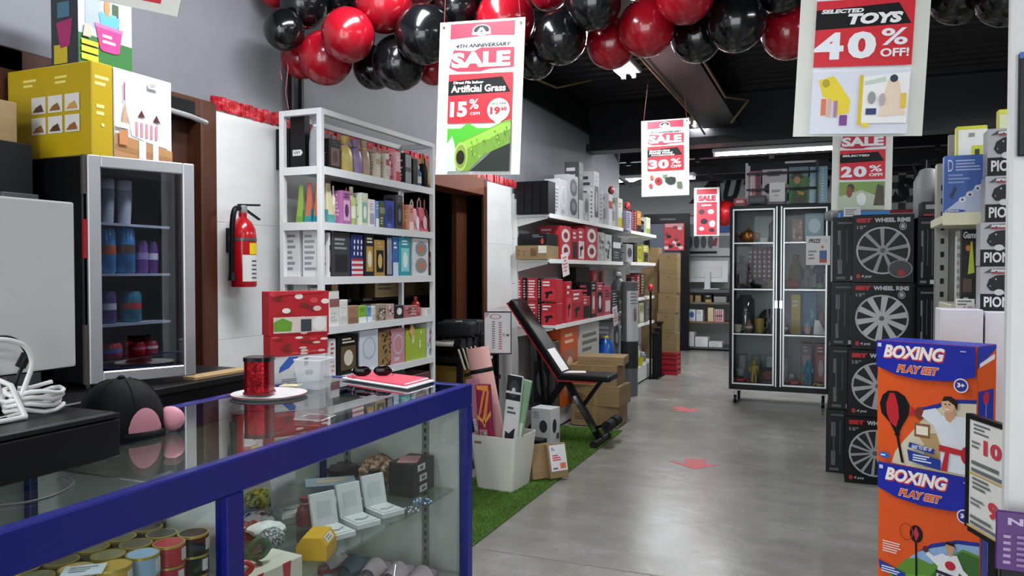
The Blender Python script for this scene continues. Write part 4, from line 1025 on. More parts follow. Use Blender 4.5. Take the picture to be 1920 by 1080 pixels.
for a in ((553, 566, 346, '#8fae4c', 'green shampoo tube', '#6a9a3a'), (569, 582, 342, '#c86a58', 'red and teal lotion tube', '#2a8a92'), (585, 598, 342, '#c8744a', 'orange and teal lotion tube', '#1f8090')):
    put('Y', E, SZ[2], a[0], a[1], a[2], 'tube', a[3], a[4]+T, c2=a[5], depth=.05)
for a in ((611, 621, 344, 'tube', '#e0cfa0', 'cream lotion tube'+T, '#d8b878'), (622, 635, 343, 'tube', '#dcd6b0', 'yellow and teal lotion tube'+T, '#5aa0a0'), (636, 641, 348, 'bottle', '#e4dcc4', 'slim cream bottle'+T, '#e8e8e8', '#d8c8a0'),
          (642, 659, 358, 'box', '#a8689c', 'pink and purple gift set'+T, '#d8a8c8', '#5a2a5a', 'window'), (660, 665, 352, 'bottle', '#3a2a2c', 'dark slim bottle with a red cap'+T, '#b82a34', '#6a4a3a'),
          (666, 677, 350, 'bottle', '#b8c07a', 'pale green bottle'+T, '#e0d8b0', '#e4e8d0'), (678, 691, 362, 'box', '#cdd4c0', 'soft green soap box'+T, '#8ab0a0', '#e8ecd8', 'window'),
          (692, 704, 374, 'box', '#e4dfe2', 'white and pink soap box'+T, '#c8b0c0', '#a8a0b0', 'text'), (705, 711, 377, 'box', '#6a90c8', 'narrow light blue box'+T, '#dfe8f2', '#c0d0e8', 'foot'),
          (712, 722, 378, 'box', '#4a4c30', 'olive green box'+T, '#8a8a60', '#c8c8a8', 'band'), (723, 740, 377, 'box', '#2c3f9a', 'royal blue deodorant box'+T, '#1a2460', '#8a9ad8', 'disc'),
          (743, 756, 366, 'box', '#3a3b3e', 'charcoal grey box'+T, '#24252a', '#6a6a6e', 'window'), (757, 766, 357, 'bottle', '#d07a36', 'orange pump bottle with a white head'+T, '#f0f0ee', '#d8904a'),
          (768, 776, 384, 'box', '#d89a86', 'salmon pink soap box'+T, '#f0d8cc', '#a84a3a', 'foot'), (778, 789, 374, 'bag', '#d8a0b0', 'pale pink carry bag'+T, '#f0e4e8'), (790, 804, 371, 'bag', '#c4545e', 'pink and red carry bag'+T, '#e8b0b8'), (806, 818, 376, 'bag', '#4a2c20', 'brown leather look carry bag'+T, '#c07a3a')):
    put('X', S1, SZ[2], *a[:6], c2=a[6], c3=a[7] if len(a) > 7 else '#d0d0d0', style=a[8] if len(a) > 8 else 'text', depth=.08)
T = ' on the middle shelf of the white unit'
put('Y', E, SZ[3], 532, 562, 431, 'box', '#d9dadc', 'white carton printed with grey text'+T, c2='#8a8c90', style='lines', depth=.04)
put('Y', E, SZ[3], 567, 600, 431, 'box', '#dedfe1', 'white carton with a round black mark'+T, c2='#9a9ca0', c3='#2a2a2c', style='lines', depth=.04)
for a in ((612, 620, 436, 'box', '#d8d8da', 'narrow white box with a black slot'+T, '#2a2a2c', '#c8a8a8', 'window'), (623, 657, 428, 'box', '#3a3a3d', 'large dark grey grooming set box'+T, '#8c8e92', '#28282b', 'text'),
          (659, 681, 440, 'box', '#22306e', 'navy box with red and white stripes'+T, '#d0d0d0', '#d0d0d0', 'flag'), (684, 702, 438, 'box', '#22242c', 'black box with gold bottles picture'+T, '#b08c3c', '#e0d8b8', 'window'), (703, 722, 450, 'box', '#a88644', 'gold box with a black phone shape'+T, '#1a1a1c', '#c8a860', 'window'),
          (725, 736, 434, 'box', '#1a1d28', 'black and white shaver box'+T, '#d8dce4', '#8a94b0', 'stripe'), (737, 747, 436, 'box', '#3a68b0', 'blue and white box'+T, '#c8d8ec', '#e8eef4', 'foot'), (749, 770, 437, 'box', '#2f9aa4', 'turquoise box'+T, '#8ad0d4', '#e0f0f0', 'window'),
          (775, 804, 443, 'box', '#d4d4d6', 'white speaker box with a grey grille'+T, '#8a8c90', '#b87a5a', 'disc2'), (806, 816, 472, 'box', '#4a1c20', 'small dark red box'+T, '#c8b0a8', '#e0d0c8', 'band')):
    put('X', S1, SZ[3], *a[:6], c2=a[6], c3=a[7], style=a[8], depth=.1)
T = ' on the fourth shelf of the white unit'
put('Y', E, SZ[4], 549, 577, 526, 'box', '#d8d8d4', 'tall plain white carton'+T, style='plain', depth=.04)
put('Y', E, SZ[4], 579, 599, 540, 'box', '#d0cfcb', 'lower plain white carton'+T, style='plain', depth=.04)
for a in ((612, 636, 546, 'box', '#dcdad6', 'white lidded storage box'+T, '#8a5a58', '#c8c8c4', 'band'), (637, 652, 562, 'box', '#dddcd8', 'plain pale box beside the storage box'+T, '#c8c8c4', '#e8e8e4', 'foot'),
          (653, 671, 573, 'box', '#a07860', 'tan brown box'+T, '#8a6450', '#a88068', 'foot'), (672, 687, 573, 'box', '#7fae3c', 'lime green and white box'+T, '#e8ece4', '#6a9a2c', 'foot'), (688, 696, 574, 'box', '#6a9ac8', 'narrow sky blue box'+T, '#e4ecf2', '#4a7aa8', 'foot'), (697, 704, 574, 'box', '#e0dcd8', 'narrow white box by the sky blue one'+T, '#c8c4c0', '#b8b4b0', 'text'),
          (705, 723, 570, 'box', '#9a8c7c', 'brown floral print box'+T, '#5a4a44', '#d8d0c4', 'dots'), (724, 739, 570, 'box', '#b89a94', 'mauve floral print box'+T, '#e8dcd8', '#6a2a34', 'dots'), (741, 756, 572, 'box', '#2c2a2e', 'black box with a white swirl'+T, '#e0e0e0', '#3a3a3c', 'disc'),
          (758, 783, 573, 'box', '#a86a68', 'red patterned gift box'+T, '#d8b8b0', '#8a2a30', 'dots'), (789, 797, 556, 'bottle', '#c02a34', 'bright red bottle'+T, '#c8343c', '#d85a60'), (800, 814, 577, 'box', '#e2e2e0', 'small white carton by the red bottle'+T, '#b8b8b8', '#d0d0d0', 'text')):
    put('X', S1, SZ[4], *a[:6], c2=a[6], c3=a[7], style=a[8] if len(a) > 8 else 'text', depth=.1)
T = ' on the fifth shelf of the white unit'
for a in ((613, 629, 636, 'box', '#e0e1e3', 'white carton with small red print'+T, '#b85a5a', '#d8d8d8', 'lines'), (632, 672, 628, 'box', '#151413', 'black appliance box with gold pictures'+T, '#5a4a30', '#d8d0c0', 'window'), (674, 709, 618, 'box', '#cfd6e2', 'pale blue and white box with an oval'+T, '#aab4c4', '#e8ecf2', 'circ'),
          (710, 732, 622, 'box', '#9a7c4c', 'leopard spot cushion box'+T, '#2c1c12', '#2c1c12', 'leo'), (733, 759, 616, 'box', '#c88c98', 'pink box with a white oval'+T, '#c8ccd8', '#f0f0f2', 'circ'), (801, 819, 600, 'box', '#d4dae2', 'pale card with red spots'+T, '#c83a4a', '#5a6a90', 'dots')):
    o = put('X', S1, SZ[5], *a[:6], c2=a[6], c3=a[7], style=a[8], depth=.12)
o = put('X', S1+.0, SZ[5], 761, 799, 617, 'box', '#a4b83e', 'lime green rabbit print bag'+T, style='plain', depth=.1, name='print_bag', cat='bag')
art(o, frames(.19, .1, .22)['front'], [('E', .3, .5, .05, .07, '#e8ecd4'), ('E', .27, .6, .02, .06, '#e8ecd4'), ('E', .33, .6, .02, .06, '#e8ecd4'), ('E', .7, .35, .05, .07, '#e8ecd4'), ('E', .68, .45, .02, .06, '#e8ecd4'), ('E', .72, .45, .02, .06, '#e8ecd4'), ('E', .75, .7, .04, .05, '#e8ecd4'), ('P', [(.05, .75), (.2, .95), (.36, .8), (.2, .6)], '#d8a868')])
# low goods seen below the counter line
for i, (x0, x1, c) in enumerate(((640, 690, '#2a2a2c'), (700, 760, '#3c3430'), (765, 815, '#5a3a3c'))):
    put('X', S1, SZ[6], x0, x1, 700, 'box', c, ('dark', 'brown', 'dull red')[i]+' carton on the sixth shelf of the white unit', style='plain', depth=.14)

# ================================================================== boxes above the fridge
yx = FP.x-.03
cy0 = onX(172, 200, yx).y; cy1 = onX(212, 200, yx).y; cy2 = onX(322, 200, yx).y
hy = onX(170, 112, yx).z-FZ1
TH = [('R', .18+.2*i, .5-.22*j, .35+.2*i, .68-.22*j, '#d8d4cc') for i in range(3) for j in range(2)]+[('P', [(.2+.2*i, .52-.22*j), (.33+.2*i, .52-.22*j), (.3+.2*i, .6-.22*j), (.24+.2*i, .57-.22*j)], RND.choice(['#8a5a2a', '#5a3a24', '#c8924a'])) for i in range(3) for j in range(2)]
o = carton('yellow_carton', 'large yellow carton with six food pictures standing on the fridge', 'box', (yx-.19, (cy0+cy1)/2, FZ1), (cy1-cy0, .38, hy), PI/2, '#b89c0c',
           {'left': [('L', .2, .8, .36, .88, 2, '#e8d878'), ('L', .58, .8, .74, .88, 2, '#e8d878')]+[(a, u0*1.0+.12, v0, u1+.12, v1, c) if a == 'R' else (a, [(p+.12, q) for p, q in u0], v0) for (a, u0, v0, *r_) in TH for (u1, v1, c) in ([tuple(r_)] if a == 'R' else [(0, 0, 0)])],
            'front': [('L', .15, .76, .85, .86, 2, '#e8dc90'), ('L', .2, .45, .8, .56, 2, '#e8dc90'), ('E', .5, .35, .08, .02, '#e8dc90')]}, bevel=.003)
h2 = min(onX(270, 128, yx).z-FZ1, hy-.001)
carton('picture_carton', 'white carton with a picture of a laid tea table standing on the fridge', 'box', (yx-.17, (cy1+cy2)/2+.002, FZ1), (cy2-cy1-.004, .34, h2), PI/2, '#dcdbe2',
       {'front': [('P', [(0, 0), (1, 0), (1, .2), (.6, .24), (0, .3)], '#b98a5c'), ('P', [(0, .12), (1, .06), (1, .12), (0, .18)], '#a87a4e'), ('P', [(.22, .5), (.32, .52), (.85, .48), (.98, .3), (.9, .22), (.5, .26), (.28, .3)], '#e8e6ec'), ('R', .4, .06, .52, .26, '#e4e2e8'), ('R', .64, .04, .74, .24, '#e4e2e8')]
        +[('R', .34+.085*k, .3, .38+.085*k, .46, '#cf8f98') for k in range(5)]+[('P', [(.38, .52), (.44, .6), (.5, .52)], '#5a2a28'), ('P', [(.64, .5), (.7, .58), (.77, .49)], '#5a2a28'), ('P', [(.1, .4), (.16, .66), (.22, .4)], '#c9a488'), ('R', .14, .66, .16, .86, '#b03a52'), ('R', .06, .18, .2, .34, '#c8875a'), ('P', [(0, .42), (.22, .42), (.24, .36), (0, .36)], '#e0d8d4'), ('R', .55, .86, .72, .93, '#f2f2f4'), ('L', .58, .88, .7, .91, 2, '#8a8a90')]}, bevel=.003)
o = MB().box(-.05, .06, -.02, .26, 0, .006).build('dark_board', mat('#2a2622', .6)); o.location = (yx-.16, cy0+.03, FZ1+hy); tag(o, 'thin dark board lying on the yellow carton', 'board')
tx = yx-.09; ty0 = onX(147, 100, tx).y; ty1 = onX(247, 100, tx).y; zt_ = FZ1+hy+.006
BK = [('R', 0, 0, 1, 1, '#b9c2d4'), ('R', 0, 0, 1, .33, '#2f6a33'), ('R', 0, .84, .5, 1, '#4a74b8'), ('R', .12, .42, .4, .8, '#9aa6cc'), ('R', .62, .4, .74, .74, '#33502f'), ('R', .4, .45, .7, .62, '#6aaac0'), ('P', [(.36, .6), (.76, .6), (.7, .42), (.42, .42)], '#58a2bc'), ('E', .52, .68, .05, .1, '#d8804a'),
      ('P', [(.3, .46), (.8, .46), (.74, .22), (.66, .2), (.44, .2), (.38, .22)], '#c83a80'), ('P', [(.28, .48), (.82, .48), (.8, .44), (.3, .44)], '#e06a9a'), ('L', .42, .29, .7, .38, 2, '#f0d0e0'), ('R', .04, .06, .34, .12, '#d8c030'), ('R', .04, .14, .34, .2, '#d8c030'), ('R', .04, .22, .34, .27, '#d8c030'), ('P', [(.06, .3), (.2, .3), (.24, .42), (.1, .44)], '#c8b0a0')]
carton('bucket_toy_box', 'picture carton with pink and blue buckets on grass, on top of the yellow carton', 'box', (tx-.06, (ty0+ty1)/2, zt_), (ty1-ty0, .12, .3), PI/2, '#c0c8d8', {'front': BK, 'left': [('R', 0, 0, 1, 1, '#34363a'), ('R', .1, .02, .6, .22, '#c8b02c'), ('P', [(.2, .45), (.8, .48), (.7, .2), (.35, .18)], '#a82c68'), ('R', .25, .5, .7, .66, '#4a7288')]}, bevel=.002)
o = MB().ball((0, 0, 0), 1, 12, 8, (.014, .03, .012)).build('garden_trowel', mat('#4a3a28', .6), None, True); o.location = (tx-.03, ty1+.03, zt_+.012); tag(o, 'brown handled garden trowel lying by the bucket carton', 'trowel')
MB().tube([(0, .0, 0), (-.02, .05, -.004), (-.03, .1, -.006)], .006, 6).build('shaft', mat('#2a2622', .5), o, True)
# stack beside the fridge
ZB = FZ0-.02
bp_ = onY(34, 300, FP.y-.16)+Vector((-.055, 0, 0))
zb1 = onY(10, 358, FP.y-.16).z; zb2 = onY(10, 258, FP.y-.16).z; zb3 = onY(10, 172, FP.y-.16).z
carton('grey_carton', 'tall dark grey carton standing beside the drinks fridge', 'box', (bp_.x-.13, FP.y-.1, ZB), (.22, .11, zb1-ZB), 0, '#4a4b4e')
carton('battery_box', 'black battery box with a triangle mark on the dark grey carton', 'box', (bp_.x-.165, FP.y-.1, zb1), (.24, .11, zb2-zb1), 0, '#1b1c1f', {'front': [('P', [(.6, .72), (.95, .72), (.95, .92), (.6, .92)], '#c8c8c8'), ('R', .8, .66, .93, .76, '#b82a30'), ('P', [(.68, .36), (.9, .36), (.79, .58)], '#8a8c90'), ('P', [(.72, .39), (.86, .39), (.79, .53)], '#1b1c1f'), ('L', .6, .08, .92, .2, 2, '#a03038')]})
carton('kraft_parcel', 'small brown kraft parcel on top of the black battery box', 'box', (bp_.x-.205, FP.y-.1, zb2), (.2, .1, zb3-zb2), 0, m=KRAFT)

# ================================================================== fire extinguisher on the wall
ex = onX(456, 538, XW+.09); ez0 = ex.z; ez1 = onX(456, 408, XW+.09).z; er = .058
fe = thing('fire_extinguisher', 'red fire extinguisher hanging on the white wall beside the shelving unit', 'fire extinguisher', (XW+.09, ex.y, ez0))
eh = ez1-ez0
MB().lathe([(er*.94, 0), (er, .008), (er, eh*.74), (er*.92, eh*.84), (er*.66, eh*.93), (.018, eh), (.018, eh+.02)], 28).build('cylinder', mat('#b0101c', .22, 0, .04, 8, coat=.4), fe, True)
MB().lathe([(.016, eh+.018), (.02, eh+.024), (.02, eh+.05), (.012, eh+.055)], 14).build('valve', STEEL, fe, True)
MB().bar((-.005, -.02, eh+.055), (.02, .085, eh+.06), .018, .008).build('carry_handle', BLACKMETAL, fe)
MB().bar((0, .01, eh+.04), (.02, .085, eh-.005), .016, .007).build('squeeze_lever', BLACKMETAL, fe)
MB().tube(smooth([(0, -.02, eh+.04), (.01, -.06, eh+.03), (.01, -er-.016, eh-.03), (.005, -er-.016, eh*.5), (0, -er-.012, eh*.2)]), .012, 10).build('hose', BLACKMETAL, fe, True)
MB().tube([(0, -er-.012, eh*.22), (0, -er-.010, .03)], [.012, .018], 10).build('nozzle', BLACKMETAL, fe, True)
MB().lathe([(er*1.03, eh*.66), (er*1.03, eh*.70)], 28, caps=False).build('strap', mat('#77787c', .3, .7), fe, True)
MB().box(-.09, -er*.7, -.02, .02, eh*.5, eh*.85).build('wall_bracket', BLACKMETAL, fe)
def patch(name, a0, a1, z0, z1, m):
    mb = MB(); vs = []
    for k in range(7):
        q = R(a0+(a1-a0)*k/6); vs += [((er+.0012)*math.cos(q), (er+.0012)*math.sin(q), z0), ((er+.0012)*math.cos(q), (er+.0012)*math.sin(q), z1)]
    mb.add(vs, [(2*k, 2*k+2, 2*k+3, 2*k+1) for k in range(6)])
    return mb.build(name, m, fe, True)
patch('instruction_label', -50, 30, eh*.08, eh*.46, mat('#d9d8d4', .4))
patch('yellow_tag', -20, 32, eh*.47, eh*.63, mat('#e3c512', .4))
for k in range(5): patch('label_print', -10, 22, eh*(.12+.06*k), eh*(.145+.06*k), mat('#55565a', .5)).scale = (1.006, 1.006, 1)
# ================================================================== on the counter
ZT = CZ-.003
P0 = onZ(228, 862, ZT); dy1 = P0.y; dxf = P0.x
dz = onX(228, 772, dxf).z-ZT
cd = thing('cash_drawer', 'black metal cash drawer on the counter glass', 'cash drawer', (0, 0, 0))
MB().box(dxf-.27, dxf-.012, .56, dy1, ZT+.006, ZT+dz).build('body', mat('#111114', .38, .3, .1), cd, bevel=.003)
MB().box(dxf-.012, dxf, .562, dy1-.002, ZT+.008, ZT+dz-.012).build('drawer_front', mat('#0c0c0e', .4, .2, .1), cd, bevel=.002)
MB().box(dxf-.012, dxf-.002, .56, dy1, ZT+dz-.010, ZT+dz-.001).build('top_lip', mat('#2b2c30', .3, .5), cd, bevel=.001)
for x in (dxf-.24, dxf-.05):
    for y in (.62, dy1-.06): MB().lathe([(.012, 0), (.012, .007)], 10, (x, y, ZT)).build('foot', BLACKMETAL, cd)
ZD = ZT+dz
# point of sale screen, its white back towards the shop
mx = -1.4; my1 = onX(141, 535, mx).y
mz0, mz1 = onX(100, 692, mx).z, onX(100, 376, mx).z
ps = thing('till_screen', 'till screen seen from its plain white back, beside the fridge', 'screen', (mx, my1, 0))
MB().box(-.028, 0, -.48, 0, mz0, mz1).build('back_shell', mat('#dcdcda', .45, 0, .02), ps, bevel=.004, seg=2)
MB().box(-.036, -.028, -.476, -.004, mz0-.006, mz1-.003).build('screen_panel', mat('#0a0b0d', .2), ps)
MB().box(-.075, -.037, -.3, -.2, ZD+.012, mz0+.14).build('stand_neck', BLACKMETAL, ps, bevel=.004)
MB().box(-.078, -.004, -.36, -.14, ZD, ZD+.012).build('stand_foot', BLACKMETAL, ps, bevel=.004)
# wire rack with leads on the drawer
wr = thing('wire_rack', 'small white wire rack standing on the cash drawer', 'rack', (0, 0, 0))
WP = mat('#d9dadb', .35)
def dpt(x, y, X): return onX(x, y, X)
ra = dpt(75, 705, dxf-.16); rb_ = dpt(75, 775, dxf-.10)
top = [(dxf-.2, ra.y-.22, ZD+.075), (dxf-.2, ra.y-.02, ZD+.078), (dxf-.08, ra.y-.02, ZD+.078)]
for nm, pts in (('wire', [(dxf-.175, dy1-.4, ZD+.072), (dxf-.175, dy1-.13, ZD+.075), (dxf-.172, dy1-.115, ZD+.06), (dxf-.172, dy1-.10, ZD+.005)]),
                ('wire', [(dxf-.175, dy1-.13, ZD+.075), (dxf-.12, dy1-.125, ZD+.06), (dxf-.09, dy1-.12, ZD+.005)]),
                ('wire', [(dxf-.172, dy1-.10, ZD+.005), (dxf-.09, dy1-.12, ZD+.005), (dxf-.08, dy1-.4, ZD+.005)])):
    MB().tube(pts, .0045, 8).build(nm, WP, wr, True)
def lead(label, pts, r, col, ferr=None):
    o = MB().tube(pts, r, 8).build('cable', mat(col, .45), None, True); tag(o, label, 'cable')
    if ferr: MB().tube(ferr, r*2.6, 10).build('ferrite', mat('#17171a', .4), o, True)
X1 = dxf-.13
bl = smooth([onX(x, y, X1) for x, y in ((-40, 640), (4, 632), (30, 638), (46, 655), (50, 672), (36, 700), (28, 730), (31, 770))]+[Vector((X1, onX(33, 790, X1).y, ZD+.006)), Vector((X1+.05, onX(10, 800, X1).y-.06, ZD+.006))])
lead('black lead with a ferrite block hanging over the wire rack', bl, .0035, '#151517', [onX(50, 664, X1), onX(38, 688, X1)])
X2 = dxf-.11
lead('thick white lead arching in front of the till screen', smooth([onX(x, y, X2) for x, y in ((-40, 642), (5, 637), (45, 648), (60, 680), (50, 715), (34, 755))]+[Vector((X2, onX(20, 790, X2).y, ZD+.006)), Vector((X2+.03, .62, ZD+.006))]), .0045, '#dcdcda')
c0 = onX(78, 748, dxf-.15)
co = []
for k in range(60):
    a = k*.42; rr = .05+.004*math.sin(k*.7)
    co.append((dxf-.13+rr*.7*math.sin(a), c0.y-.03+rr*math.cos(a), ZD+.008+.0007*k+.004*math.sin(k*1.3)))
lead('white cable coiled on the cash drawer', co, .004, '#e0e0de')
lead('thin clear lead lying on the counter glass before the cash drawer', smooth([onZ(x, y, ZT+.003) for x, y in ((-20, 950), (60, 940), (110, 925), (138, 905), (120, 893))]), .002, '#3a3d3f')
# black cap with pink lining
cp = onZ(248, 815, ZT)
hat = thing('baseball_hat', 'black cap with a pink lined opening lying on the counter glass', 'hat', (cp.x-.03, cp.y-.0, ZT), R(6))
hr = .083
dome = []
for k in range(9):
    t = PI/2*k/8; dome.append((hr*math.cos(t)**.8 if k < 8 else 1e-5, .012+.108*math.sin(t)))
FAB = mat('#0f0f11', .75, 0, .2, 60, bump=.15)
mb = MB().lathe([(hr*.97, 0)]+dome, 36, sx=1.12, sy=1.0)
mb.build('crown', FAB, hat, True)
for k in range(6):
    a = PI/6+k*PI/3
    MB().tube([(hr*1.12*math.cos(t)**.8*math.cos(a)*1.005, hr*math.cos(t)**.8*math.sin(a)*1.005, .012+.1085*math.sin(t)) for t in [PI/2*q/8 for q in range(8)]], .0016, 5).build('seam', FAB, hat, True)
MB().ball((0, 0, .122), .008, 10, 6, (1, 1, .6)).build('button', FAB, hat, True)
PINK = mat('#dd96a6', .6, 0, .06, 20)
ang = R(-18)
pm = MB(); pts = []
for k in range(13):
    uu = -.42+.07*k; top_ = .014+.05*math.sqrt(max(0, 1-(uu/.43)**2))
    for j in range(6):
        vv = .012+(top_-.012)*j/5
        rr = hr*math.cos(math.asin(min(1, max(0, (vv-.012)/.108))))**.8+.002
        pts.append((rr*1.12*math.cos(ang+uu), rr*math.sin(ang+uu), vv))
pm.add(pts, [(k*6+j, k*6+6+j, k*6+7+j, k*6+j+1) for k in range(12) for j in range(5)]); pm.build('pink_lining', PINK, hat, True)
MB().tube([(hr*1.14*math.cos(ang+a)*1.0, hr*1.03*math.sin(ang+a), .008) for a in [(-.5+k*.1) for k in range(11)]], .007, 8).build('strap', FAB, hat, True)
MB().ball((hr*1.2*math.cos(ang+.75), hr*1.22*math.sin(ang+.75), .03), 1, 14, 8, (.034, .019, .027)).build('pink_brim_edge', PINK, hat, True)
# round white tray, red tin, clear bin, card, pink tray
tr = onZ(505, 742, ZT)
o = MB().lathe([(.06, 0), (.1, .004), (.104, .009), (.098, .008), (.06, .003)], 36).build('round_tray', mat('#e4dfdf', .3), None, True); o.location = (tr.x+.0, tr.y, ZT); tag(o, 'round white tray with a red rim on the counter glass', 'tray')
MB().lathe([(.1042, .0072), (.1052, .0085), (.1035, .0095)], 36, caps=False).build('red_rim', mat('#8a1420', .3), o, True)
tc_ = onZ(490, 745, ZT)
tn = thing('red_tin', 'glittering red metallic tin with a dark lid on the round tray', 'tin', (tc_.x-.015, tc_.y+.01, ZT+.009), R(20))
def rrect(w_, d_, r, n=5):
    pts = []
    for cx, cy, a0 in ((w_/2-r, d_/2-r, 0), (-w_/2+r, d_/2-r, PI/2), (-w_/2+r, -d_/2+r, PI), (w_/2-r, -d_/2+r, 1.5*PI)):
        pts += [(cx+r*math.cos(a0+PI/2*k/n), cy+r*math.sin(a0+PI/2*k/n)) for k in range(n+1)]
    return pts
MB().slab(rrect(.07, .07, .016), 0, .092).build('body', ramp_mat('red_glitter', (160, 160, 160), [(.3, '#4a0208'), (.6, '#a3101c'), (.8, '#e0505a')], .22, metal=.75, bump=.15), tn, True)
MB().slab(rrect(.074, .074, .017), .092, .103).build('lid', mat('#2b2b2e', .25, .8), tn, True)
MB().slab(rrect(.076, .076, .017), .0, .006).build('base_rim', mat('#7a0c16', .3, .6), tn, True)
cb_ = onZ(600, 728, ZT)
cbin = thing('clear_bin', 'empty clear plastic bin on the counter beside the red tin', 'bin', (cb_.x-.02, cb_.y, ZT), R(8))
CLR = film(.22, '#e8eef0', .12)
wq, hq = .085, .088
for nm, b0, b1 in (('wall', [(-.034, -.034), (.034, -.034)], [(-.043, -.043), (.043, -.043)]), ('wall', [(.034, -.034), (.034, .034)], [(.043, -.043), (.043, .043)]), ('wall', [(.034, .034), (-.034, .034)], [(.043, .043), (-.043, .043)]), ('wall', [(-.034, .034), (-.034, -.034)], [(-.043, .043), (-.043, -.043)])):
    A = [Vector((x, y, 0)) for x, y in b0]; B = [Vector((x, y, hq)) for x, y in b1]
    n_ = (A[1]-A[0]).cross(B[0]-A[0]).normalized()*.0015
    MB().frus([A[0], A[1], A[1]+n_, A[0]+n_], [B[0], B[1], B[1]+n_, B[0]+n_]).build(nm, CLR, cbin)
MB().box(-.034, .034, -.034, .034, 0, .002).build('bottom', CLR, cbin)
rim = MB()
for k in range(4):
    a = [(-.044, -.044, hq), (.044, -.044, hq), (.044, .044, hq), (-.044, .044, hq)]
    rim.tube([a[k], a[(k+1) % 4]], .002, 6)
rim.build('rim', film(.6, '#f2f6f8', .1), cbin)['kind'] = 'stuff'
# red Christmas boxes at the back of the counter
XM = [('R', 0, 0, 1, 1, '#b9222c')]+[('E', RND.uniform(.05, .95), RND.uniform(.05, .95), .07, .06, RND.choice(['#efe6e0', '#e2c8c0', '#7a2a24', '#d84a50'])) for k in range(34)]
xb = onZ(555, 716, ZT); xx = xb.x+.02
xz = [onX(555, y, xx).z for y in (716, 666, 628, 546)]
xw = (onX(596, 600, xx)-onX(518, 600, xx)).y
o = carton('snowman_card_pack', 'white pack with a blue scarf snowman print under the Christmas boxes', 'box', (xx-.02, xb.y, ZT), (xw*.8, .05, xz[1]-ZT), R(60), '#e4e6ea', {'front': [('P', [(.1, .4), (.3, .55), (.5, .95), (.3, .95), (.12, .6)], '#3a62c0'), ('E', .5, .3, .12, .14, '#c8ccd4'), ('E', .7, .35, .09, .1, '#3a3c44'), ('R', .6, .6, .68, .9, '#23386e'), ('L', .15, .08, .6, .18, 2, '#9098a8')]})
carton('christmas_box', 'flat red Christmas print box, lower one of the pair on the counter', 'box', (xx-.02, xb.y, xz[1]), (xw*.92, .06, xz[2]-xz[1]-.001), R(62), '#b9222c', {'front': XM[:20], 'right': XM[:10]})
carton('christmas_box', 'tall red Christmas print box with a green pot picture, upper one of the pair', 'box', (xx-.02, xb.y, xz[2]), (xw*.95, .065, xz[3]-xz[2]), R(60), '#b9222c', {'front': XM[:24]+[('P', [(.08, .9), (.92, .98), (.92, 1), (.08, 1)], '#c83038'), ('R', .05, .06, .95, .42, '#d8ccc4'), ('P', [(.06, .1), (.34, .1), (.36, .3), (.2, .4), (.04, .3)], '#6aa033'), ('R', .5, .08, .68, .36, '#3a4048'), ('E', .82, .25, .12, .16, '#e8e6e2')], 'right': XM[:14]})
# pink tray with dark lens
pa = [onZ(x, y, ZT+.012) for x, y in ((640, 706), (764, 725), (815, 711), (700, 697))]
pt_ = thing('pink_tray', 'flat pink bag with a white edge lying at the counter end', 'bag', (0, 0, 0))
MB().frus([(p.x, p.y, ZT+.003) for p in pa], [(p.x*.999, p.y, ZT+.010) for p in pa]).build('white_edge', mat('#e2e2e4', .35), pt_, bevel=.003)
cen = sum(pa, Vector())/4
pin = [cen.lerp(p, .9) for p in pa]
MB().frus([(p.x, p.y, ZT+.009) for p in pin], [(cen.x+(p.x-cen.x)*.97, cen.y+(p.y-cen.y)*.97, ZT+.017) for p in pin]).build('pink_panel', mat('#e0566a', .35, 0, .06), pt_, bevel=.003)
g0 = onZ(698, 703, ZT+.02)
sg = thing('sunglasses', 'dark sunglasses resting on the flat pink bag', 'sunglasses', (g0.x, g0.y, ZT+.017), R(30))
for s in (-1, 1):
    MB().ball((s*.033, 0, .016), 1, 16, 8, (.03, .006, .017)).build('lens', mat('#140c0e', .1), sg, True)
    MB().tube([(s*.062, 0, .02), (s*.064, .05, .016), (s*.06, .1, .006)], .0025, 6).build('temple', mat('#b0b3b6', .3, .6), sg, True)
MB().tube([(-.005, 0, .02), (0, .002, .023), (.005, 0, .02)], .002, 6).build('bridge', STEEL, sg, True)
o = carton('yellow_note', 'pale yellow paper note lying behind the red tin', 'paper', (tr.x-.06, tr.y+.17, ZT), (.06, .05, .004), R(20), '#e4dcae'); 

# ================================================================== tins in the near bay
LIDS = [(378, 1003, '#22211f', '#3a5a8a', 'black'), (332, 1020, '#a8222c', '#c8b870', 'red'), (293, 1045, '#8aa8c4', '#3a5a9a', 'light blue'), (245, 1060, '#b8983c', '#c86a3c', 'gold'), (197, 1054, '#b89a5a', '#b8502c', 'tan'), (240, 1037, '#7f7a50', '#4a6aa0', 'olive'),
        (189, 1032, '#6f6a48', '#5a80b0', 'khaki'), (232, 1010, '#5f5a3c', '#8a3a34', 'brown'), (282, 1016, '#5a5338', '#7a2a2c', 'dark brown'), (325, 1000, '#3c3a30', '#6a6a60', 'charcoal'), (278, 995, '#33322c', '#55504a', 'dark grey'), (228, 988, '#2f2e2a', '#6a6450', 'dull black'), (179, 985, '#26262a', '#7a7464', 'grey black'),
        (139, 1054, '#5a5438', '#4a3a34', 'dull olive'), (141, 1036, '#4c4a34', '#3a3a34', 'moss'), (90, 1070, '#6a6a48', '#8ab09a', 'sage'), (45, 1065, '#6a6848', '#8ab4a0', 'grey green'), (13, 1054, '#5f6248', '#90b8a8', 'pale green')]
TZ = .872; tr_ = .0272; thh = .034
LP = []
for x, y, *r_ in LIDS:
    p = onZ(x, y, TZ); LP.append([min(p.x, CX0-.05), min(p.y, YP-.032)])
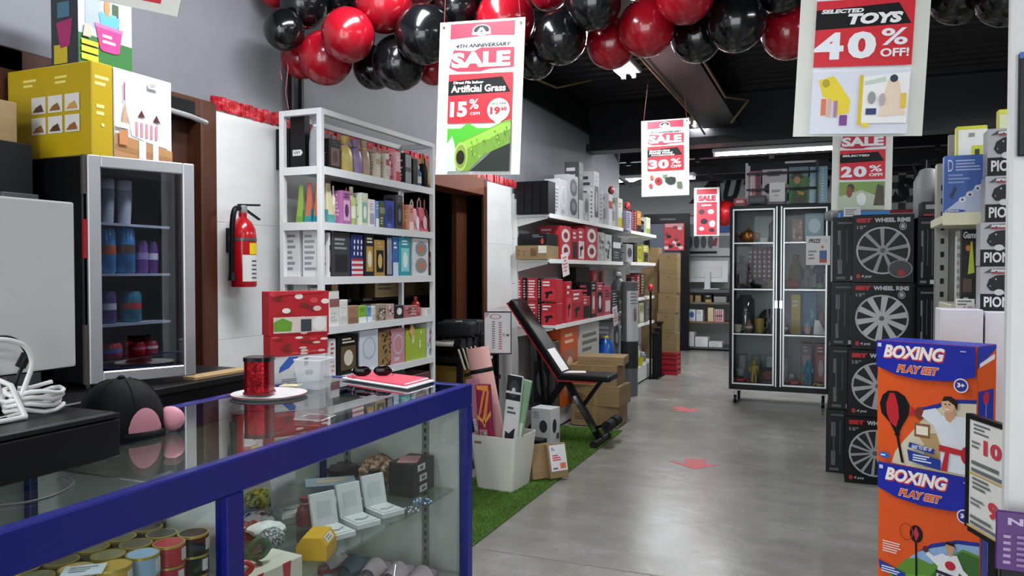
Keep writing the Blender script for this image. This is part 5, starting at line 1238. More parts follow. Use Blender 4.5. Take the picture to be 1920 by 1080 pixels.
for it in range(600):
    for i in range(len(LP)):
        for j in range(i):
            dx, dy_ = LP[i][0]-LP[j][0], LP[i][1]-LP[j][1]; dd = math.hypot(dx, dy_)
            if dd < .0558:
                q = (.0558-dd)/max(dd, 1e-4)*.4; LP[i][0] += dx*q; LP[i][1] += dy_*q; LP[j][0] -= dx*q; LP[j][1] -= dy_*q
    for p in LP: p[0] = min(p[0], CX0-.05); p[1] = min(p[1], YP-.032)
BRASS = mat('#b9a352', .3, .6, .06)
for i, (x, y, c, c2, nm) in enumerate(LIDS):
    p = Vector((LP[i][0], LP[i][1], TZ))
    n = 5; z0 = ZS0+.0005; step = (TZ-z0)/n; proto = None
    for k in range(n-1, -1, -1):
        if proto is None:
            o = proto = MB().lathe([(tr_*.94, 0), (tr_, .002), (tr_*.985, .005), (tr_*.985, step-.005), (tr_, step-.003), (tr_*.97, step)], 20).build('food_tin', mat(c, .35, 0, .1, 40), None, True)
            MB().lathe([(tr_*1.0, step-.004), (tr_*1.0, step), (tr_*.9, step+.0003), (tr_*.86, step-.002), (tr_*.5, step-.0018), (1e-5, step-.0017)], 20).build('lid', BRASS, o, True)
            MB().ball((0, 0, step-.0012), 1, 12, 4, (.013, .008, .0006)).build('lid_label', mat(c2, .4), o)
            MB().box(tr_*.96, tr_+.0006, -.006, .006, .008, step-.008).build('barcode_label', mat('#c8c8c4', .5), o)
        else: o = copy_tree(proto)
        o.location = (p.x, p.y, z0+k*step); o.rotation_euler = (0, 0, R(-50)+.3*k)
        tag(o, '%s food tin with a gold lid, %s of its stack on the glass shelf' % (nm, ('top', 'second', 'third', 'fourth', 'lowest')[n-1-k]), 'tin', 'small food tins in the counter')
o = MB().box(-.03, .03, -.022, .022, 0, .0015).build('price_card', mat('#c8d2da', .4)); pp = onZ(157, 1070, TZ+.004); o.location = pp; o.rotation_euler = (0, 0, R(40)); tag(o, 'pale price card lying on the food tins', 'card'); art(o, (Vector((-.03, -.022, .0015)), Vector((.06, 0, 0)), Vector((0, .044, 0)), Vector((0, 0, 1))), [('L', .15, .3, .85, .8, 3, '#8a929a')])

# ================================================================== goods in the far bay
def sp(x, y, dz=0): return onZ(x, y, ZS1+dz)
def gbox(label, x, y, size, rz, col, prints=None, name='jewellery_box', tilt=0, cat='box'):
    p = sp(x, y); p.x = min(p.x, CX0-.05-.5*min(size[0], size[1]))
    return carton(name, label, cat, (p.x, p.y, ZS1), size, rz, col, prints, tilt=tilt, bevel=.0012)
def openbox(label, x, y, w_, d_, h_, rz):
    p = sp(x, y)
    t = thing('jewellery_box', label, 'box', (p.x, p.y, ZS1), rz)
    wm = card('#dcdedf')
    MB().box(-w_/2, w_/2, -d_/2, d_/2, 0, .014).build('tray', wm, t, bevel=.001)
    MB().box(-w_/2+.005, w_/2-.005, -d_/2+.005, d_/2-.005, .014, .0165).build('cushion', mat('#c6cacb', .6), t)
    M_ = Matrix.Translation((0, d_/2, .014)) @ Matrix.Rotation(R(-14), 4, 'X')
    MB().box(-w_/2, w_/2, 0, .010, 0, h_, M_).build('lid', wm, t, bevel=.001)
    MB().box(-w_*.28, w_*.28, -.0012, 0, h_*.25, h_*.75, M_).build('label_card', card('#c9d0d2'), t)
    MB().tube([(-w_*.3, -d_*.1, .019), (0, -d_*.2, .019), (w_*.3, -d_*.05, .019)], .0018, 5).build('pen', STEEL, t, True)
openbox('open white jewellery box with its lid up beside the green print pouch', 545, 965, .075, .06, .095, R(62))
for k, (x, y) in enumerate(((628, 1003), (676, 982), (722, 962))):
    openbox('open white jewellery box in the row behind the yellow box, %s' % ('beside it', 'middle one', 'next to the blue beads')[k], x, y, .072, .085, .085, R(66))
yb = sp(605, 1040)
o = MB().prism([(-.03, 0), (.03, 0), (.03, .028), (.018, .045), (-.018, .045), (-.03, .028)], -.035, .035).build('yellow_box', mat('#dba80f', .35), None, bevel=.001); o.location = (CX0-.1, yb.y-.005, ZS1); o.rotation_euler = (0, 0, R(20)); o.scale = (1.2, 1.2, 1.2); tag(o, 'bright yellow folded gift box at the shelf edge in the counter', 'box')
art(o, (Vector((.03, -.03, .028)), Vector((0, .06, 0)), Vector((-.012, 0, .017)), Vector((.8, 0, .6))), [('R', .15, .15, .85, .85, '#eae4d4'), ('L', .25, .3, .75, .7, 2, '#8a8a80')])
# black tins with white labels
bxp = sp(778, 925)
bk = carton('black_boxes_set', 'black storage box with three white label holders at the shelf end', 'box', (bxp.x-.02, CY1-.105, ZS1), (.085, .13, .1), 0, '#1d1f20', {'front': [], 'right': [('R', .2, .72, .55, .92, '#d8dad8'), ('R', .28, .4, .62, .6, '#d8dad8'), ('R', .28, .08, .62, .28, '#d8dad8'), ('R', .3, .77, .45, .87, '#55585a'), ('R', .36, .45, .54, .55, '#55585a'), ('R', .36, .13, .54, .23, '#55585a'), ('R', 0, .34, 1, .35, '#0a0a0b'), ('R', 0, .66, 1, .67, '#0a0a0b')]})
bk.name = 'storage_box'
o = carton('pink_card', 'pink and red card lying on the black storage box', 'card', (bxp.x-.02, CY1-.12, ZS1+.1), (.06, .08, .003), R(20), '#c88a8c')
def soft(name, label, cat, x, y, r, sc, col, col2=None, seed=0, lift=0, m=None):
    p = sp(x, y, 0); rr = random.Random(seed)
    mb = MB().ball((0, 0, 0), r, 16, 10, sc)
    mb.v = [(a*(1+rr.uniform(-.12, .12)), b*(1+rr.uniform(-.12, .12)), max(-r*sc[2]*.8, c*(1+rr.uniform(-.15, .15)))) for a, b, c in mb.v]
    o = mb.build(name, m or mat(col, .7, 0, .3, 40, bump=.2), None, True); o.location = (p.x, p.y, ZS1+r*sc[2]*.8+lift); o.rotation_euler = (0, 0, rr.uniform(0, 6)); tag(o, label, cat)
    return o
def fleck(name, a, b, c=None, sc=70):
    return ramp_mat(name, (sc, sc, sc), [(.42, a), (.52, b)]+([(.62, c)] if c else []), .7)
soft('print_pouch', 'yellow green print pouch with dark spots in the glass counter', 'pouch', 490, 950, .05, (1.1, .8, .55), '#a9b233', seed=1, m=fleck('green_spot_fabric', '#39421f', '#a9b233', '#c8cc5a'))
soft('leopard_scarf', 'leopard print scarf bundled at the back of the counter shelf', 'scarf', 714, 908, .062, (1.0, .8, .85), '#9a6a4a', seed=2, m=fleck('leopard_fabric', '#3b241a', '#b08462', '#d8b898')).location.y -= .012
soft('dark_scarf', 'dark striped scarf folded beside the leopard print scarf', 'scarf', 645, 898, .05, (1.1, .8, .6), '#2b2426', seed=3, m=ramp_mat('dark_stripe_fabric', (1, 1, 60), [(.4, '#1b1618'), (.6, '#6a5a5c')], .8, kind='wave'))
p = sp(702, 930); pouch('black pouch with a pale tie before the leopard print scarf', (p.x, p.y, ZS1), .07, .05, .08, '#1d1a1d', R(40), '#d8d4d0')
soft('white_tissue', 'crumpled pale green tissue in the counter', 'tissue', 600, 945, .02, (1.3, 1, .5), '#c8d0c4', seed=5)
p = sp(792, 942); o_beads('bead_bracelet', 'blue and pale bead bracelet on the counter shelf', (p.x, p.y, ZS1), .02, ['#2f74b4', '#e0e4e8', '#8ab4d0'])
p = sp(770, 958); o_beads('bead_necklace', 'pale grey bead necklace beside the blue bracelet', (p.x, p.y, ZS1), .018, ['#d8dcde', '#9aa0a6', '#5a6068'])
p = sp(573, 985); pouch('dark red satin pouch in front of the open jewellery box', (p.x, p.y, ZS1), .05, .04, .075, '#7a1a30', R(40), '#d8b0b8')
soft('white_puff', 'white fluffy pompom with a dark ring in the counter', 'pompom', 588, 972, .022, (1, 1, 1), '#e4e4e4', seed=9)
soft('white_purse', 'white purse with black trim beside the green print pouch', 'purse', 483, 985, .04, (1.1, .9, .5), '#cfd0d2', seed=10, m=fleck('white_black_cloth', '#1a1a1c', '#d4d5d7', None, 30))
o = gbox('grey blue zip pouch with a gold card lying in the counter', 620, 920, (.15, .09, .03), R(40), '#93a3b0', {'top': [('P', [(.2, .3), (.8, .35), (.85, .8), (.25, .75)], '#b8a888'), ('R', .25, .4, .7, .46, '#e0d8c0')]}, 'zip_pouch', cat='pouch')
gbox('clear lidded box of trinkets behind the row of jewellery boxes', 648, 950, (.09, .06, .025), R(45), '#aab4b8', {'top': [('E', .3, .5, .12, .2, '#d8dcd0'), ('E', .6, .5, .14, .22, '#6a7a70'), ('E', .8, .4, .1, .15, '#c8b8a0')]}, 'trinket_box')
# christmas print goods at the counter post
o = carton('open_gift_box', 'white patterned open gift box with red ribbon stripes at the shelf edge', 'box', (CX0-.1, YP+.18, ZS1), (.2, .09, .05), R(84), '#d8d4c4', {'front': [('P', [(.2, 0), (.32, 0), (.44, 1), (.3, 1)], '#b8242c'), ('P', [(.72, 0), (.8, 0), (.82, 1), (.7, 1)], '#b8242c')]})
p = sp(530, 1020); o_bow('green_bow', 'dark green velvet bow in the patterned gift box', (CX0-.11, YP+.17, ZS1+.051), .05, mat('#1f5a3c', .7), R(75))
soft('silver_garland', 'black and silver glitter bundle in the patterned gift box', 'bundle', 508, 1052, .036, (1, .8, .7), '#3a3d3c', seed=13, lift=.03, m=fleck('glitter_bundle', '#1d2022', '#8a908e', '#c8ccca', 200))
o_bow('red_bow', 'bright red bow on the patterned gift box beside the post', (CX0-.08, YP+.1, ZS1+.051), .035, mat('#b8242c', .4), R(60))
soft('red_check_cloth', 'red white and green print cloth behind the patterned gift box', 'cloth', 478, 1010, .04, (1.2, .8, .6), '#b04a4a', seed=15, m=fleck('christmas_cloth', '#1f4a34', '#b02a34', '#e4e0dc', 45))
soft('white_lace', 'white lace cloth lying in the patterned gift box', 'cloth', 500, 1028, .035, (1.3, 1, .45), '#d8dcd8', seed=16, lift=.035)
# slippers on the counter floor
ZK = .4155
for i, (x, y, c, c2, nm) in enumerate(((640, 1050, '#c8b8bc', '#a8242c', 'grey and red'), (668, 1062, '#3f5a68', '#2a3a44', 'dark teal'), (705, 1060, '#c0aab4', '#8a8488', 'mauve'), (748, 1065, '#c8b0bc', '#948890', 'pale pink'), (790, 1070, '#c9b4c0', '#8a8088', 'lilac'), (745, 1088, '#5a7886', '#3a4a54', 'grey teal'), (590, 1075, '#4c5f70', '#33424e', 'slate blue'))):
    p = Vector(((-1.44, -1.36, -1.28, -1.2, -1.12)[i] if i < 5 else (-1.34, -1.19)[i-5], 2.005 if i < 5 else 1.84, ZK))
    t = thing('slipper', '%s open toed slipper on the floor of the counter' % nm, 'slipper', (p.x, p.y, ZK), R(180+(3, -2, 2, -3, 1, 4, -4)[i]))
    t.scale = (.78, .78, .85)
    sole = [(.045*math.cos(a)*(1-.15*math.sin(a)), .1*math.sin(a)) for a in [2*PI*k/20 for k in range(20)]]
    MB().slab(sole, 0, .018).build('sole', mat(c2, .7), t, True)
    up = MB(); vs = []; fs = []
    for j in range(6):
        yy = .0+.075*j/5
        for k in range(9):
            a = PI*k/8; w0 = .045*math.sqrt(max(0, 1-(yy/.1)**2))*1.02
            vs.append((w0*math.cos(a), yy, .017+math.sin(a)*(.045-.02*j/5)))
    for j in range(5):
        for k in range(8): fs.append((j*9+k, j*9+k+1, (j+1)*9+k+1, (j+1)*9+k))
    up.add(vs, fs); up.build('upper', mat(c, .75, 0, .08, 40), t, True)
    MB().slab([(x_*.8, y_*.85) for x_, y_ in sole], .0181, .0195).build('insole', mat(c, .8), t, True)
ta = Vector((-1.12, 1.82, ZK))
o = MB().tube([(ta.x, ta.y, ZK+.002), (ta.x, ta.y+.03, ZK+.11)], .004, 8).build('chrome_rod', CHROME, None, True); tag(o, 'thin chrome display rod leaning among the slippers', 'rod')
# ================================================================== artificial grass strip
gx1 = onZ(1010, 930).x
GY0, GY1 = 2.3, 6.28
gr = thing('grass_mat', 'green artificial grass mat laid along the wall side of the aisle', 'mat', (0, 0, 0))
MB().box(-2.13, gx1, GY0, GY1, .0002, .006).build('backing', mat('#3f5a20', .9, 0, .2, 30), gr)
rng = np.random.default_rng(5); n = 60000
px_ = rng.uniform(-2.13, gx1, n); py_ = rng.uniform(GY0, GY1, n); a_ = rng.uniform(0, 6.28, n); h_ = rng.uniform(.006, .014, n); l_ = rng.normal(0, .005, (n, 2)); wd_ = .0022
v0 = np.stack([px_-wd_*np.cos(a_), py_-wd_*np.sin(a_), np.full(n, .005)], 1); v1 = np.stack([px_+wd_*np.cos(a_), py_+wd_*np.sin(a_), np.full(n, .005)], 1); v2 = np.stack([px_+l_[:, 0], py_+l_[:, 1], .006+h_], 1)
V = np.stack([v0, v1, v2], 1).reshape(-1, 3)
me = bpy.data.meshes.new('turf_blades'); me.vertices.add(3*n); me.loops.add(3*n); me.polygons.add(n)
me.vertices.foreach_set('co', V.ravel()); me.loops.foreach_set('vertex_index', np.arange(3*n, dtype=np.int32)); me.polygons.foreach_set('loop_start', np.arange(0, 3*n, 3, dtype=np.int32))
me.update(); me.validate()
me.materials.append(ramp_mat('turf_green', (5, 5, 5), [(.3, '#4c7222'), (.7, '#6d9a35')], .7))
o = link('turf_blades', me, gr); o['kind'] = 'stuff'
# floor arrows
for i, (x, y) in enumerate(((1302, 870), (1285, 768))):
    c = onZ(x, y)
    k = 1.0
    ar = [(.0, -.15), (.17, .02), (.07, .0), (.08, .14), (-.07, .14), (-.06, .0), (-.17, .03)]
    o = MB().slab([(a*1.0, b*1.0) for a, b in ar], .0004, .0012).build('floor_arrow', mat('#c4474a', .5, 0, .15, 14), None)
    o.location = (c.x, c.y, 0); o.rotation_euler = (0, 0, R(8) if i == 0 else R(50)); tag(o, ('red arrow sticker on the floor level with the white planter', 'red arrow sticker on the floor level with the weight bench')[i], 'sticker')
# ================================================================== white planter of rolled mats
q = [onZ(887, 919), onZ(958, 926), onZ(988, 912)]
pc = Vector(((q[0].x+q[2].x)/2, (q[0].y+q[2].y)/2+.02, 0))
pl = thing('planter', 'tapered square white plastic planter used as a bin for exercise mats', 'planter', (pc.x, pc.y+.03, .006), R(-5))
b_, t_, ph = .125, .158, .335
POTM = mat('#dcdcd4', .45, 0, .05, 7)
def ring(s, z, r): return [(x, y, z) for x, y in rrect(2*s, 2*s, r)]
mb = MB(); N = len(ring(b_, 0, .02))
layers = [ring(b_, 0, .02), ring(t_, ph, .025), ring(t_-.008, ph, .022), ring(b_-.006, .012, .016)]
vs = [p for l in layers for p in l]; fs = [tuple(range(N-1, -1, -1)), tuple(range(3*N, 4*N))]
for k in range(3):
    for i in range(N): fs.append((k*N+i, k*N+(i+1) % N, (k+1)*N+(i+1) % N, (k+1)*N+i))
mb.add(vs, fs); mb.build('pot', POTM, pl, True)
MB().box(-.12, -.07, -.1555, -.1505, ph-.05, ph-.036).build('sticker', mat('#8a6a58', .6), pl)
def lean(o, base, top):
    """stand an upright mesh (z up) from base towards top"""
    d = (Vector(top)-Vector(base)); o.location = base
    o.rotation_euler = d.to_track_quat('Z', 'Y').to_euler()
pz = .03
def pb(dx, dy, z=pz): return Vector((pc.x+dx, pc.y+dy, z))
def flatmat(label, base, top, w_, d_, col, prints=None, rot=0, m=None, name='boxed_mat'):
    L = (Vector(top)-Vector(base)).length
    o = MB().box(-w_/2, w_/2, -d_/2, d_/2, 0, L).build(name, m or card(col), None, bevel=min(.012, d_*.3), seg=2); lean(o, base, top); tag(o, label, 'mat')
    zz = (Vector(top)-Vector(base)).normalized(); yy = Vector((0, 1, 0)); yy -= zz*yy.dot(zz); yy.normalize(); xx = yy.cross(zz)
    M3 = Matrix((xx, yy, zz)).transposed() @ Matrix.Rotation(rot, 3, 'Z')
    o.rotation_euler = M3.to_euler()
    if prints: art(o, frames(w_, d_, L)['front'], prints)
    return o
# three layers from the front of the bin to its back: boxed mats, folded mats, the roll
PX, PYc = pc.x, pc.y+.03
def slot(bx, by, px_, py_): return Vector((PX+bx, PYc+by, .034)), onY(px_, py_, PYc+by*1.12)
bs, tt = slot(-.028, .038, 895, 652)
L_ = (tt-bs).length
o = MB().lathe([(.07, 0), (.073, .004), (.073, L_-.004), (.07, L_)], 28).build('mat_roll', mat('#d9a49c', .7, 0, .06, 20, bump=.1), None, True); lean(o, bs, tt); tag(o, 'thick salmon pink exercise mat roll leaning in the planter', 'mat')
MB().lathe([(.0735, L_-.16), (.0752, L_-.158), (.0752, L_-.135), (.0735, L_-.133)], 28, caps=False).build('strap', mat('#17171b', .5), o, True)
for k in range(3):
    r0 = .06-.018*k
    MB().tube([(r0*math.cos(a), r0*math.sin(a), L_+.0008) for a in [2*PI*j/24 for j in range(24)]], .0012, 5, closed=True).build('spiral_edge', mat('#c07a7c', .6), o)
bs, tt = slot(-0.06, -0.056, 884, 710)
flatmat('mauve pink folded mat in clear film at the planter side', bs, tt, 0.078, 0.03, '#b87a90', [('R', .04, .5, .3, .62, '#c8c8d0'), ('L', .08, .5, .26, .6, 4, '#8a8a94')], 0, m=mat('#b4768c', .3, 0, .12, 10))
bs, tt = slot(-0.053, -0.09, 906, 720)
flatmat('magenta and orange swirl pattern yoga mat in the planter', bs, tt, 0.096, 0.034, '#8c1d48', [('P', [(.1, .99), (.9, .99), (.9, .93), (.1, .95)], '#e8963a'), ('P', [(.55, .95), (.72, .95), (.3, .72), (.1, .66), (.12, .7)], '#e58a40'), ('P', [(.8, .93), (.95, .93), (.7, .7), (.5, .64), (.4, .66)], '#e58a40'), ('P', [(.0, .7), (.5, .64), (1, .74), (1, .69), (.5, .6), (0, .66)], '#e6a048'), ('P', [(.35, .62), (.5, .7), (.62, .62), (.5, .56)], '#e6a048'), ('P', [(.42, .62), (.5, .66), (.56, .62), (.5, .59)], '#8c1d48'), ('R', .12, .35, .66, .55, '#b88a8c'), ('R', .2, .37, .42, .53, '#8a7a70'), ('L', .46, .38, .62, .52, 5, '#e0d8d4')], 0)
bs, tt = slot(0.05, -0.09, 968, 704)
flatmat('white and black boxed exercise mat with a butterfly pad picture', bs, tt, 0.096, 0.034, '#d7d8da', [('R', 0, .78, 1, 1, '#26262a'), ('E', .5, .88, .32, .08, '#3a3b40'), ('R', 0, .84, 1, .86, '#d7d8da'), ('E', .5, .87, .12, .025, '#d0d0d2'), ('L', .2, .66, .8, .72, 2, '#5a5c60'), ('P', [(.2, .5), (.45, .48), (.7, .52), (.85, .54), (.8, .4), (.55, .38), (.4, .42), (.2, .42)], '#2a2b2e'), ('O', .28, .34, .2, .07, .15, '#6a6c70'), ('T', .14, .32, .42, .36, 'MAT', '#6a6c70')], 0)
bs, tt = slot(0.062, -0.056, 988, 712)
flatmat('sage green folded mat standing in the planter', bs, tt, 0.07, 0.03, '#86a982', [('R', .2, .4, .9, .6, '#c8d4c8')], 0, m=mat('#86a982', .4, 0, .08, 12))
bs, tt = slot(0.078, 0.03, 960, 742)
flatmat('lilac mat in clear film behind the swirl pattern mat', bs, tt, 0.055, 0.045, '#a888a8', None, 0, m=mat('#a888a8', .3, 0, .12, 12))
# brown card folder with a price card beside the planter
fb_ = onZ(1015, 905); 
for k, dx in enumerate((0, .075)):
    o = MB().box(-.07, .07, -.018, .018, 0, .22).build('cardboard_sleeve', KRAFT, None, bevel=.003); o.location = (fb_.x-.01+dx*1.25, fb_.y+.03+dx*.85, .016); o.rotation_euler = (R(-14), 0, R(52)); tag(o, ('brown cardboard sleeve leaning against the planter', 'brown cardboard sleeve with a white card leaning beside the planter')[k], 'sleeve')
art(o, frames(.14, .036, .22)['front'], [('R', .1, .2, .98, .95, '#e6e4e4'), ('L', .22, .5, .8, .66, 3, '#c83a44'), ('R', .6, .26, .9, .42, '#d8785a'), ('L', .2, .8, .4, .88, 2, '#6a90c0'), ('L', .2, .25, .5, .3, 1, '#6a6a70')])
bq = onZ(1035, 880)
o = MB().lathe([(.05, 0), (.055, .01), (.055, .03)], 20).build('blue_disc', mat('#4f86b0', .5), None, True); o.location = (bq.x, bq.y+.05, .06); o.rotation_euler = (R(70), 0, R(60)); tag(o, 'blue disc behind the brown cardboard sleeve', 'disc')
# boxes behind the planter
o = carton('white_appliance_box', 'white box with a black shoe picture behind the planter', 'box', (onZ(1016, 842).x, onZ(1016, 842).y+.08, .006), (.17, .15, .30), R(-8), '#d4d4d6', {'front': [('E', .62, .55, .2, .16, '#3a3a3e'), ('L', .12, .75, .5, .9, 3, '#8a8a90')], 'right': [('E', .4, .55, .22, .18, '#2e2e32'), ('R', .6, .2, .9, .35, '#55565a')]})
o = carton('dark_carton', 'low dark carton on the grass mat before the white shoe box', 'box', (onZ(1010, 866).x-.02, onZ(1010, 866).y+.03, .006), (.1, .1, .15), R(-8), '#1c1c1f')
# ================================================================== dumbbell stand and racket cases by the storeroom
dbx, dby = -2.3, 4.68
ds = thing('dumbbell_stand', 'black stand of dumbbells with pale bars in front of the storeroom opening', 'rack', (0, 0, 0))
z1 = onX(860, 655, dbx).z
for sx in (-.22, .1):
    MB().box(dbx+sx, dbx+sx+.03, dby-.3, dby-.27, 0, z1-.02).build('leg', BLACKMETAL, ds); MB().box(dbx+sx, dbx+sx+.03, dby+.27, dby+.3, 0, z1-.02).build('leg', BLACKMETAL, ds)
for k, zz in enumerate((.3, .6, z1-.04)):
    MB().box(dbx-.24, dbx+.14, dby-.32, dby+.32, zz-.02, zz+.01).build('tray', BLACKMETAL, ds)
for k in range(6):
    y = dby-.26+k*.1; zz = z1+.02
    t = thing('dumbbell', 'black dumbbell with a pale bar on the stand top', 'dumbbell', (dbx-.02, y, zz), 0, 'dumbbells on the stand')
    for s in (-1, 1): MB().tube([(s*.1, 0, .03), (s*.15, 0, .03)], .045, 6).build('head', BLACKMETAL, t)
    MB().tube([(-.1, 0, .03), (.1, 0, .03)], .014, 10).build('bar', mat('#d8d4c8', .4), t, True)
for k in range(5):
    y = dby-.2+k*.06
    o = MB().bar((0, 0, 0), (.03, .03, -.13), .02, .008).build('white_strap', mat('#ddd9ce', .5), None); o.location = (dbx+.135, y-.14, z1+.03); tag(o, 'pale strap hanging over the dumbbell stand edge', 'strap', 'pale straps on the dumbbell stand')
kb_ = MB()
for k in range(3):
    o = carton('tool_case', ('yellow and black tool case on the lower stand tray', 'wood brown tool case on the lower stand tray', 'black tool case on the lower stand tray')[k], 'case', (dbx-.0, dby-.17+k*.17, .61), (.15, .24, .12), PI/2, ('#8a6a2a', '#6a4a2c', '#1c1c1e')[k], {'front': [('R', .1, .4, .9, .6, ('#1a1a1a', '#b08a4a', '#55555a')[k])]})
bg_ = thing('gear_bag', 'black padded gear bag lying on the dumbbell stand', 'bag', (dbx-.02, dby+.02, z1+.09), R(10))
MB().box(-.12, .12, -.22, .16, 0, .1).build('body', mat('#17181b', .6, 0, .2, 30), bg_, bevel=.03, seg=3)
MB().box(-.125, .125, -.04, .01, -.002, .104).build('strap', mat('#2a2b2f', .5), bg_, bevel=.01)
MB().box(.0, .04, -.15, -.12, .1, .103).build('tag', mat('#e4e4e4', .4), bg_)
o = soft('film_bag', 'crumpled clear and mauve film bag on the dumbbell stand', 'bag', 880, 600, .1, (.7, .6, 1.0), '#b8a4ac', seed=21, m=mat('#bcaab2', .25, 0, .15, 20)); o.location = (dbx+.03, dby+.36, z1+.09)
# price list on a stand
pp = atD(933, 626, 5.15)
ps_ = thing('price_list_stand', 'framed white price list on a black stand before the wall', 'sign', (pp.x, pp.y, .0), R(20))
pz0, pz1 = atD(933, 662, 5.15).z, atD(933, 586, 5.15).z; pw = .175
MB().box(-pw/2, pw/2, 0, .008, pz0, pz1).build('board', mat('#e4e3e6', .4), ps_)
for q in ((-pw/2-.006, pw/2+.006, pz1, pz1+.008), (-pw/2-.006, pw/2+.006, pz0-.008, pz0), (-pw/2-.006, -pw/2, pz0, pz1), (pw/2, pw/2+.006, pz0, pz1)):
    MB().box(q[0], q[1], -.003, .012, q[2], q[3]).build('frame', BLACKMETAL, ps_)
MB().tube([(0, .012, pz0), (0, .03, .35), (0, .02, .01)], .009, 8).build('pole', BLACKMETAL, ps_, True)
for s in (-1, 1): MB().tube([(0, .03, .3), (s*.12, .06, .012)], .007, 8).build('leg', BLACKMETAL, ps_, True)
MB().tube([(0, .03, .3), (0, .16, .012)], .007, 8).build('leg', BLACKMETAL, ps_, True)
art(ps_, (Vector((-pw/2, 0, pz0)), Vector((pw, 0, 0)), Vector((0, 0, pz1-pz0)), Vector((0, -1, 0))), [('P', [(.02, .98), (.2, .98), (.04, .86)], '#c89aa4'), ('O', .42, .9, .22, .06, .2, '#b84a58')]+[('R', .28, .12+.058*k, .4, .145+.058*k, '#6a6c72') for k in range(12)]+[('R', .55, .1+.058*k, .66, .125+.058*k, '#b8505c') for k in range(12)]+[('R', .84, .42, .94, .47, '#3a3a3e'), ('R', .72, .42, .76, .5, '#c86a70')])
# golf bag like gear beside the counter
gb = thing('racket_case', 'black and cream racket case standing against the counter end', 'case', (-1.93, 3.75, .006), R(10))
MB().lathe([(.07, 0), (.1, .06), (.105, .3), (.07, .48), (.03, .62)], 16, sx=1, sy=.5).build('shell', mat('#cfcabc', .5), gb, True)
MB().lathe([(.1055, .12), (.1075, .2), (.1055, .28)], 16, sx=1, sy=.52).build('band', BLACKMETAL, gb, True)
MB().tube([(-.1, 0, .1), (-.16, 0, .3), (-.1, 0, .5)], .012, 8).build('strap', BLACKMETAL, gb, True)
# ================================================================== weight bench
bench = thing('weight_bench', 'black inclined weight bench with red edges standing on the grass mat', 'bench', (0, 0, 0))
def bP(x, y, Y): return onY(x, y, Y)
BY = 5.76; bwid = .25
VIN = mat('#141416', .38, 0, .1, 30, bump=.05); REDE = mat('#b0202a', .4)
def pad(name, p, q, th, wid, bev=.02):
    """flat pad between two points in the plane Y=BY, thickness th above the line"""
    p = Vector((p.x, BY, p.z)); q = Vector((q.x, BY, q.z)); t = (q-p).normalized(); nrm = Vector((-t.z, 0, t.x))
    if nrm.z < 0: nrm = -nrm
    A = [p, q, q+nrm*th, p+nrm*th]
    return MB().frus([(a.x, BY-wid/2, a.z) for a in A], [(a.x, BY+wid/2, a.z) for a in A]).build(name, VIN, bench, bevel=bev, seg=3), p, q, t, nrm
b0, b1 = bP(1056, 708, BY), bP(962, 566, BY)
pd, p_, q_, t_v, n_v = pad('back_pad', b0, b1, .055, bwid)
MB().bar(p_-n_v*.006, q_-n_v*.006, bwid-.01, .012).build('red_edge', REDE, pd)
s0, s1 = bP(1052, 710, BY), bP(1152, 712, BY)
s0.z = s1.z = (s0.z+s1.z)/2
pd2, p2, q2, t2v, n2v = pad('seat_pad', s0, s1, .05, bwid)
MB().bar(p2-n2v*.006, q2.lerp(p2, .3)-n2v*.006, bwid-.01, .012).build('red_edge', REDE, pd2)
ft = onZ(1148, 816)
foot = Vector((ft.x, BY, .03))
kn = Vector((p2.x+.05, BY, p2.z-.02))
MB().bar(kn, foot, .05, .05).build('front_leg', BLACKMETAL, bench, bevel=.006)
MB().bar(kn.lerp(foot, .25)+Vector((0, -.027, 0)), kn.lerp(foot, .85)+Vector((0, -.027, 0)), .004, .03).build('chrome_strip', CHROME, bench)
MB().tube([foot+Vector((0, -.17, 0)), foot+Vector((0, .17, 0))], .025, 12).build('foot_bar', BLACKMETAL, bench, True)
for s in (-1, 1): MB().tube([foot+Vector((0, s*.17, 0)), foot+Vector((0, s*.2, 0))], .031, 12).build('foot_cap', mat('#1d1d20', .6), bench, True)
rl = foot+Vector((.0, 0, .07)); rr_ = Vector((foot.x+.09, BY, .17))
MB().tube([kn.lerp(foot, .8), rr_], .012, 8).build('roller_arm', BLACKMETAL, bench, True)
MB().tube([rr_+Vector((0, -.16, 0)), rr_+Vector((0, -.03, 0))], .042, 16).build('foam_roller', mat('#1a1a1c', .7), bench, True)
MB().tube([rr_+Vector((0, .03, 0)), rr_+Vector((0, .16, 0))], .042, 16).build('foam_roller', mat('#1a1a1c', .7), bench, True)
MB().tube([rr_+Vector((0, -.17, 0)), rr_+Vector((0, .17, 0))], .01, 8).build('roller_bar', BLACKMETAL, bench, True)
back_f = Vector((p2.x-.28, BY, .035))
MB().bar(kn+Vector((-.02, 0, 0)), back_f, .05, .05).build('rear_leg', BLACKMETAL, bench, bevel=.006)
MB().tube([back_f+Vector((0, -.17, -.005)), back_f+Vector((0, .17, -.005))], .025, 12).build('foot_bar', BLACKMETAL, bench, True)
MB().bar(p_.lerp(q_, .45)-n_v*.02, back_f.lerp(kn, .45), .04, .03).build('incline_strut', BLACKMETAL, bench)
MB().bar(q2.lerp(p2, .25)-n2v*.012, kn.lerp(foot, .45), .03, .03).build('seat_strut', BLACKMETAL, bench)
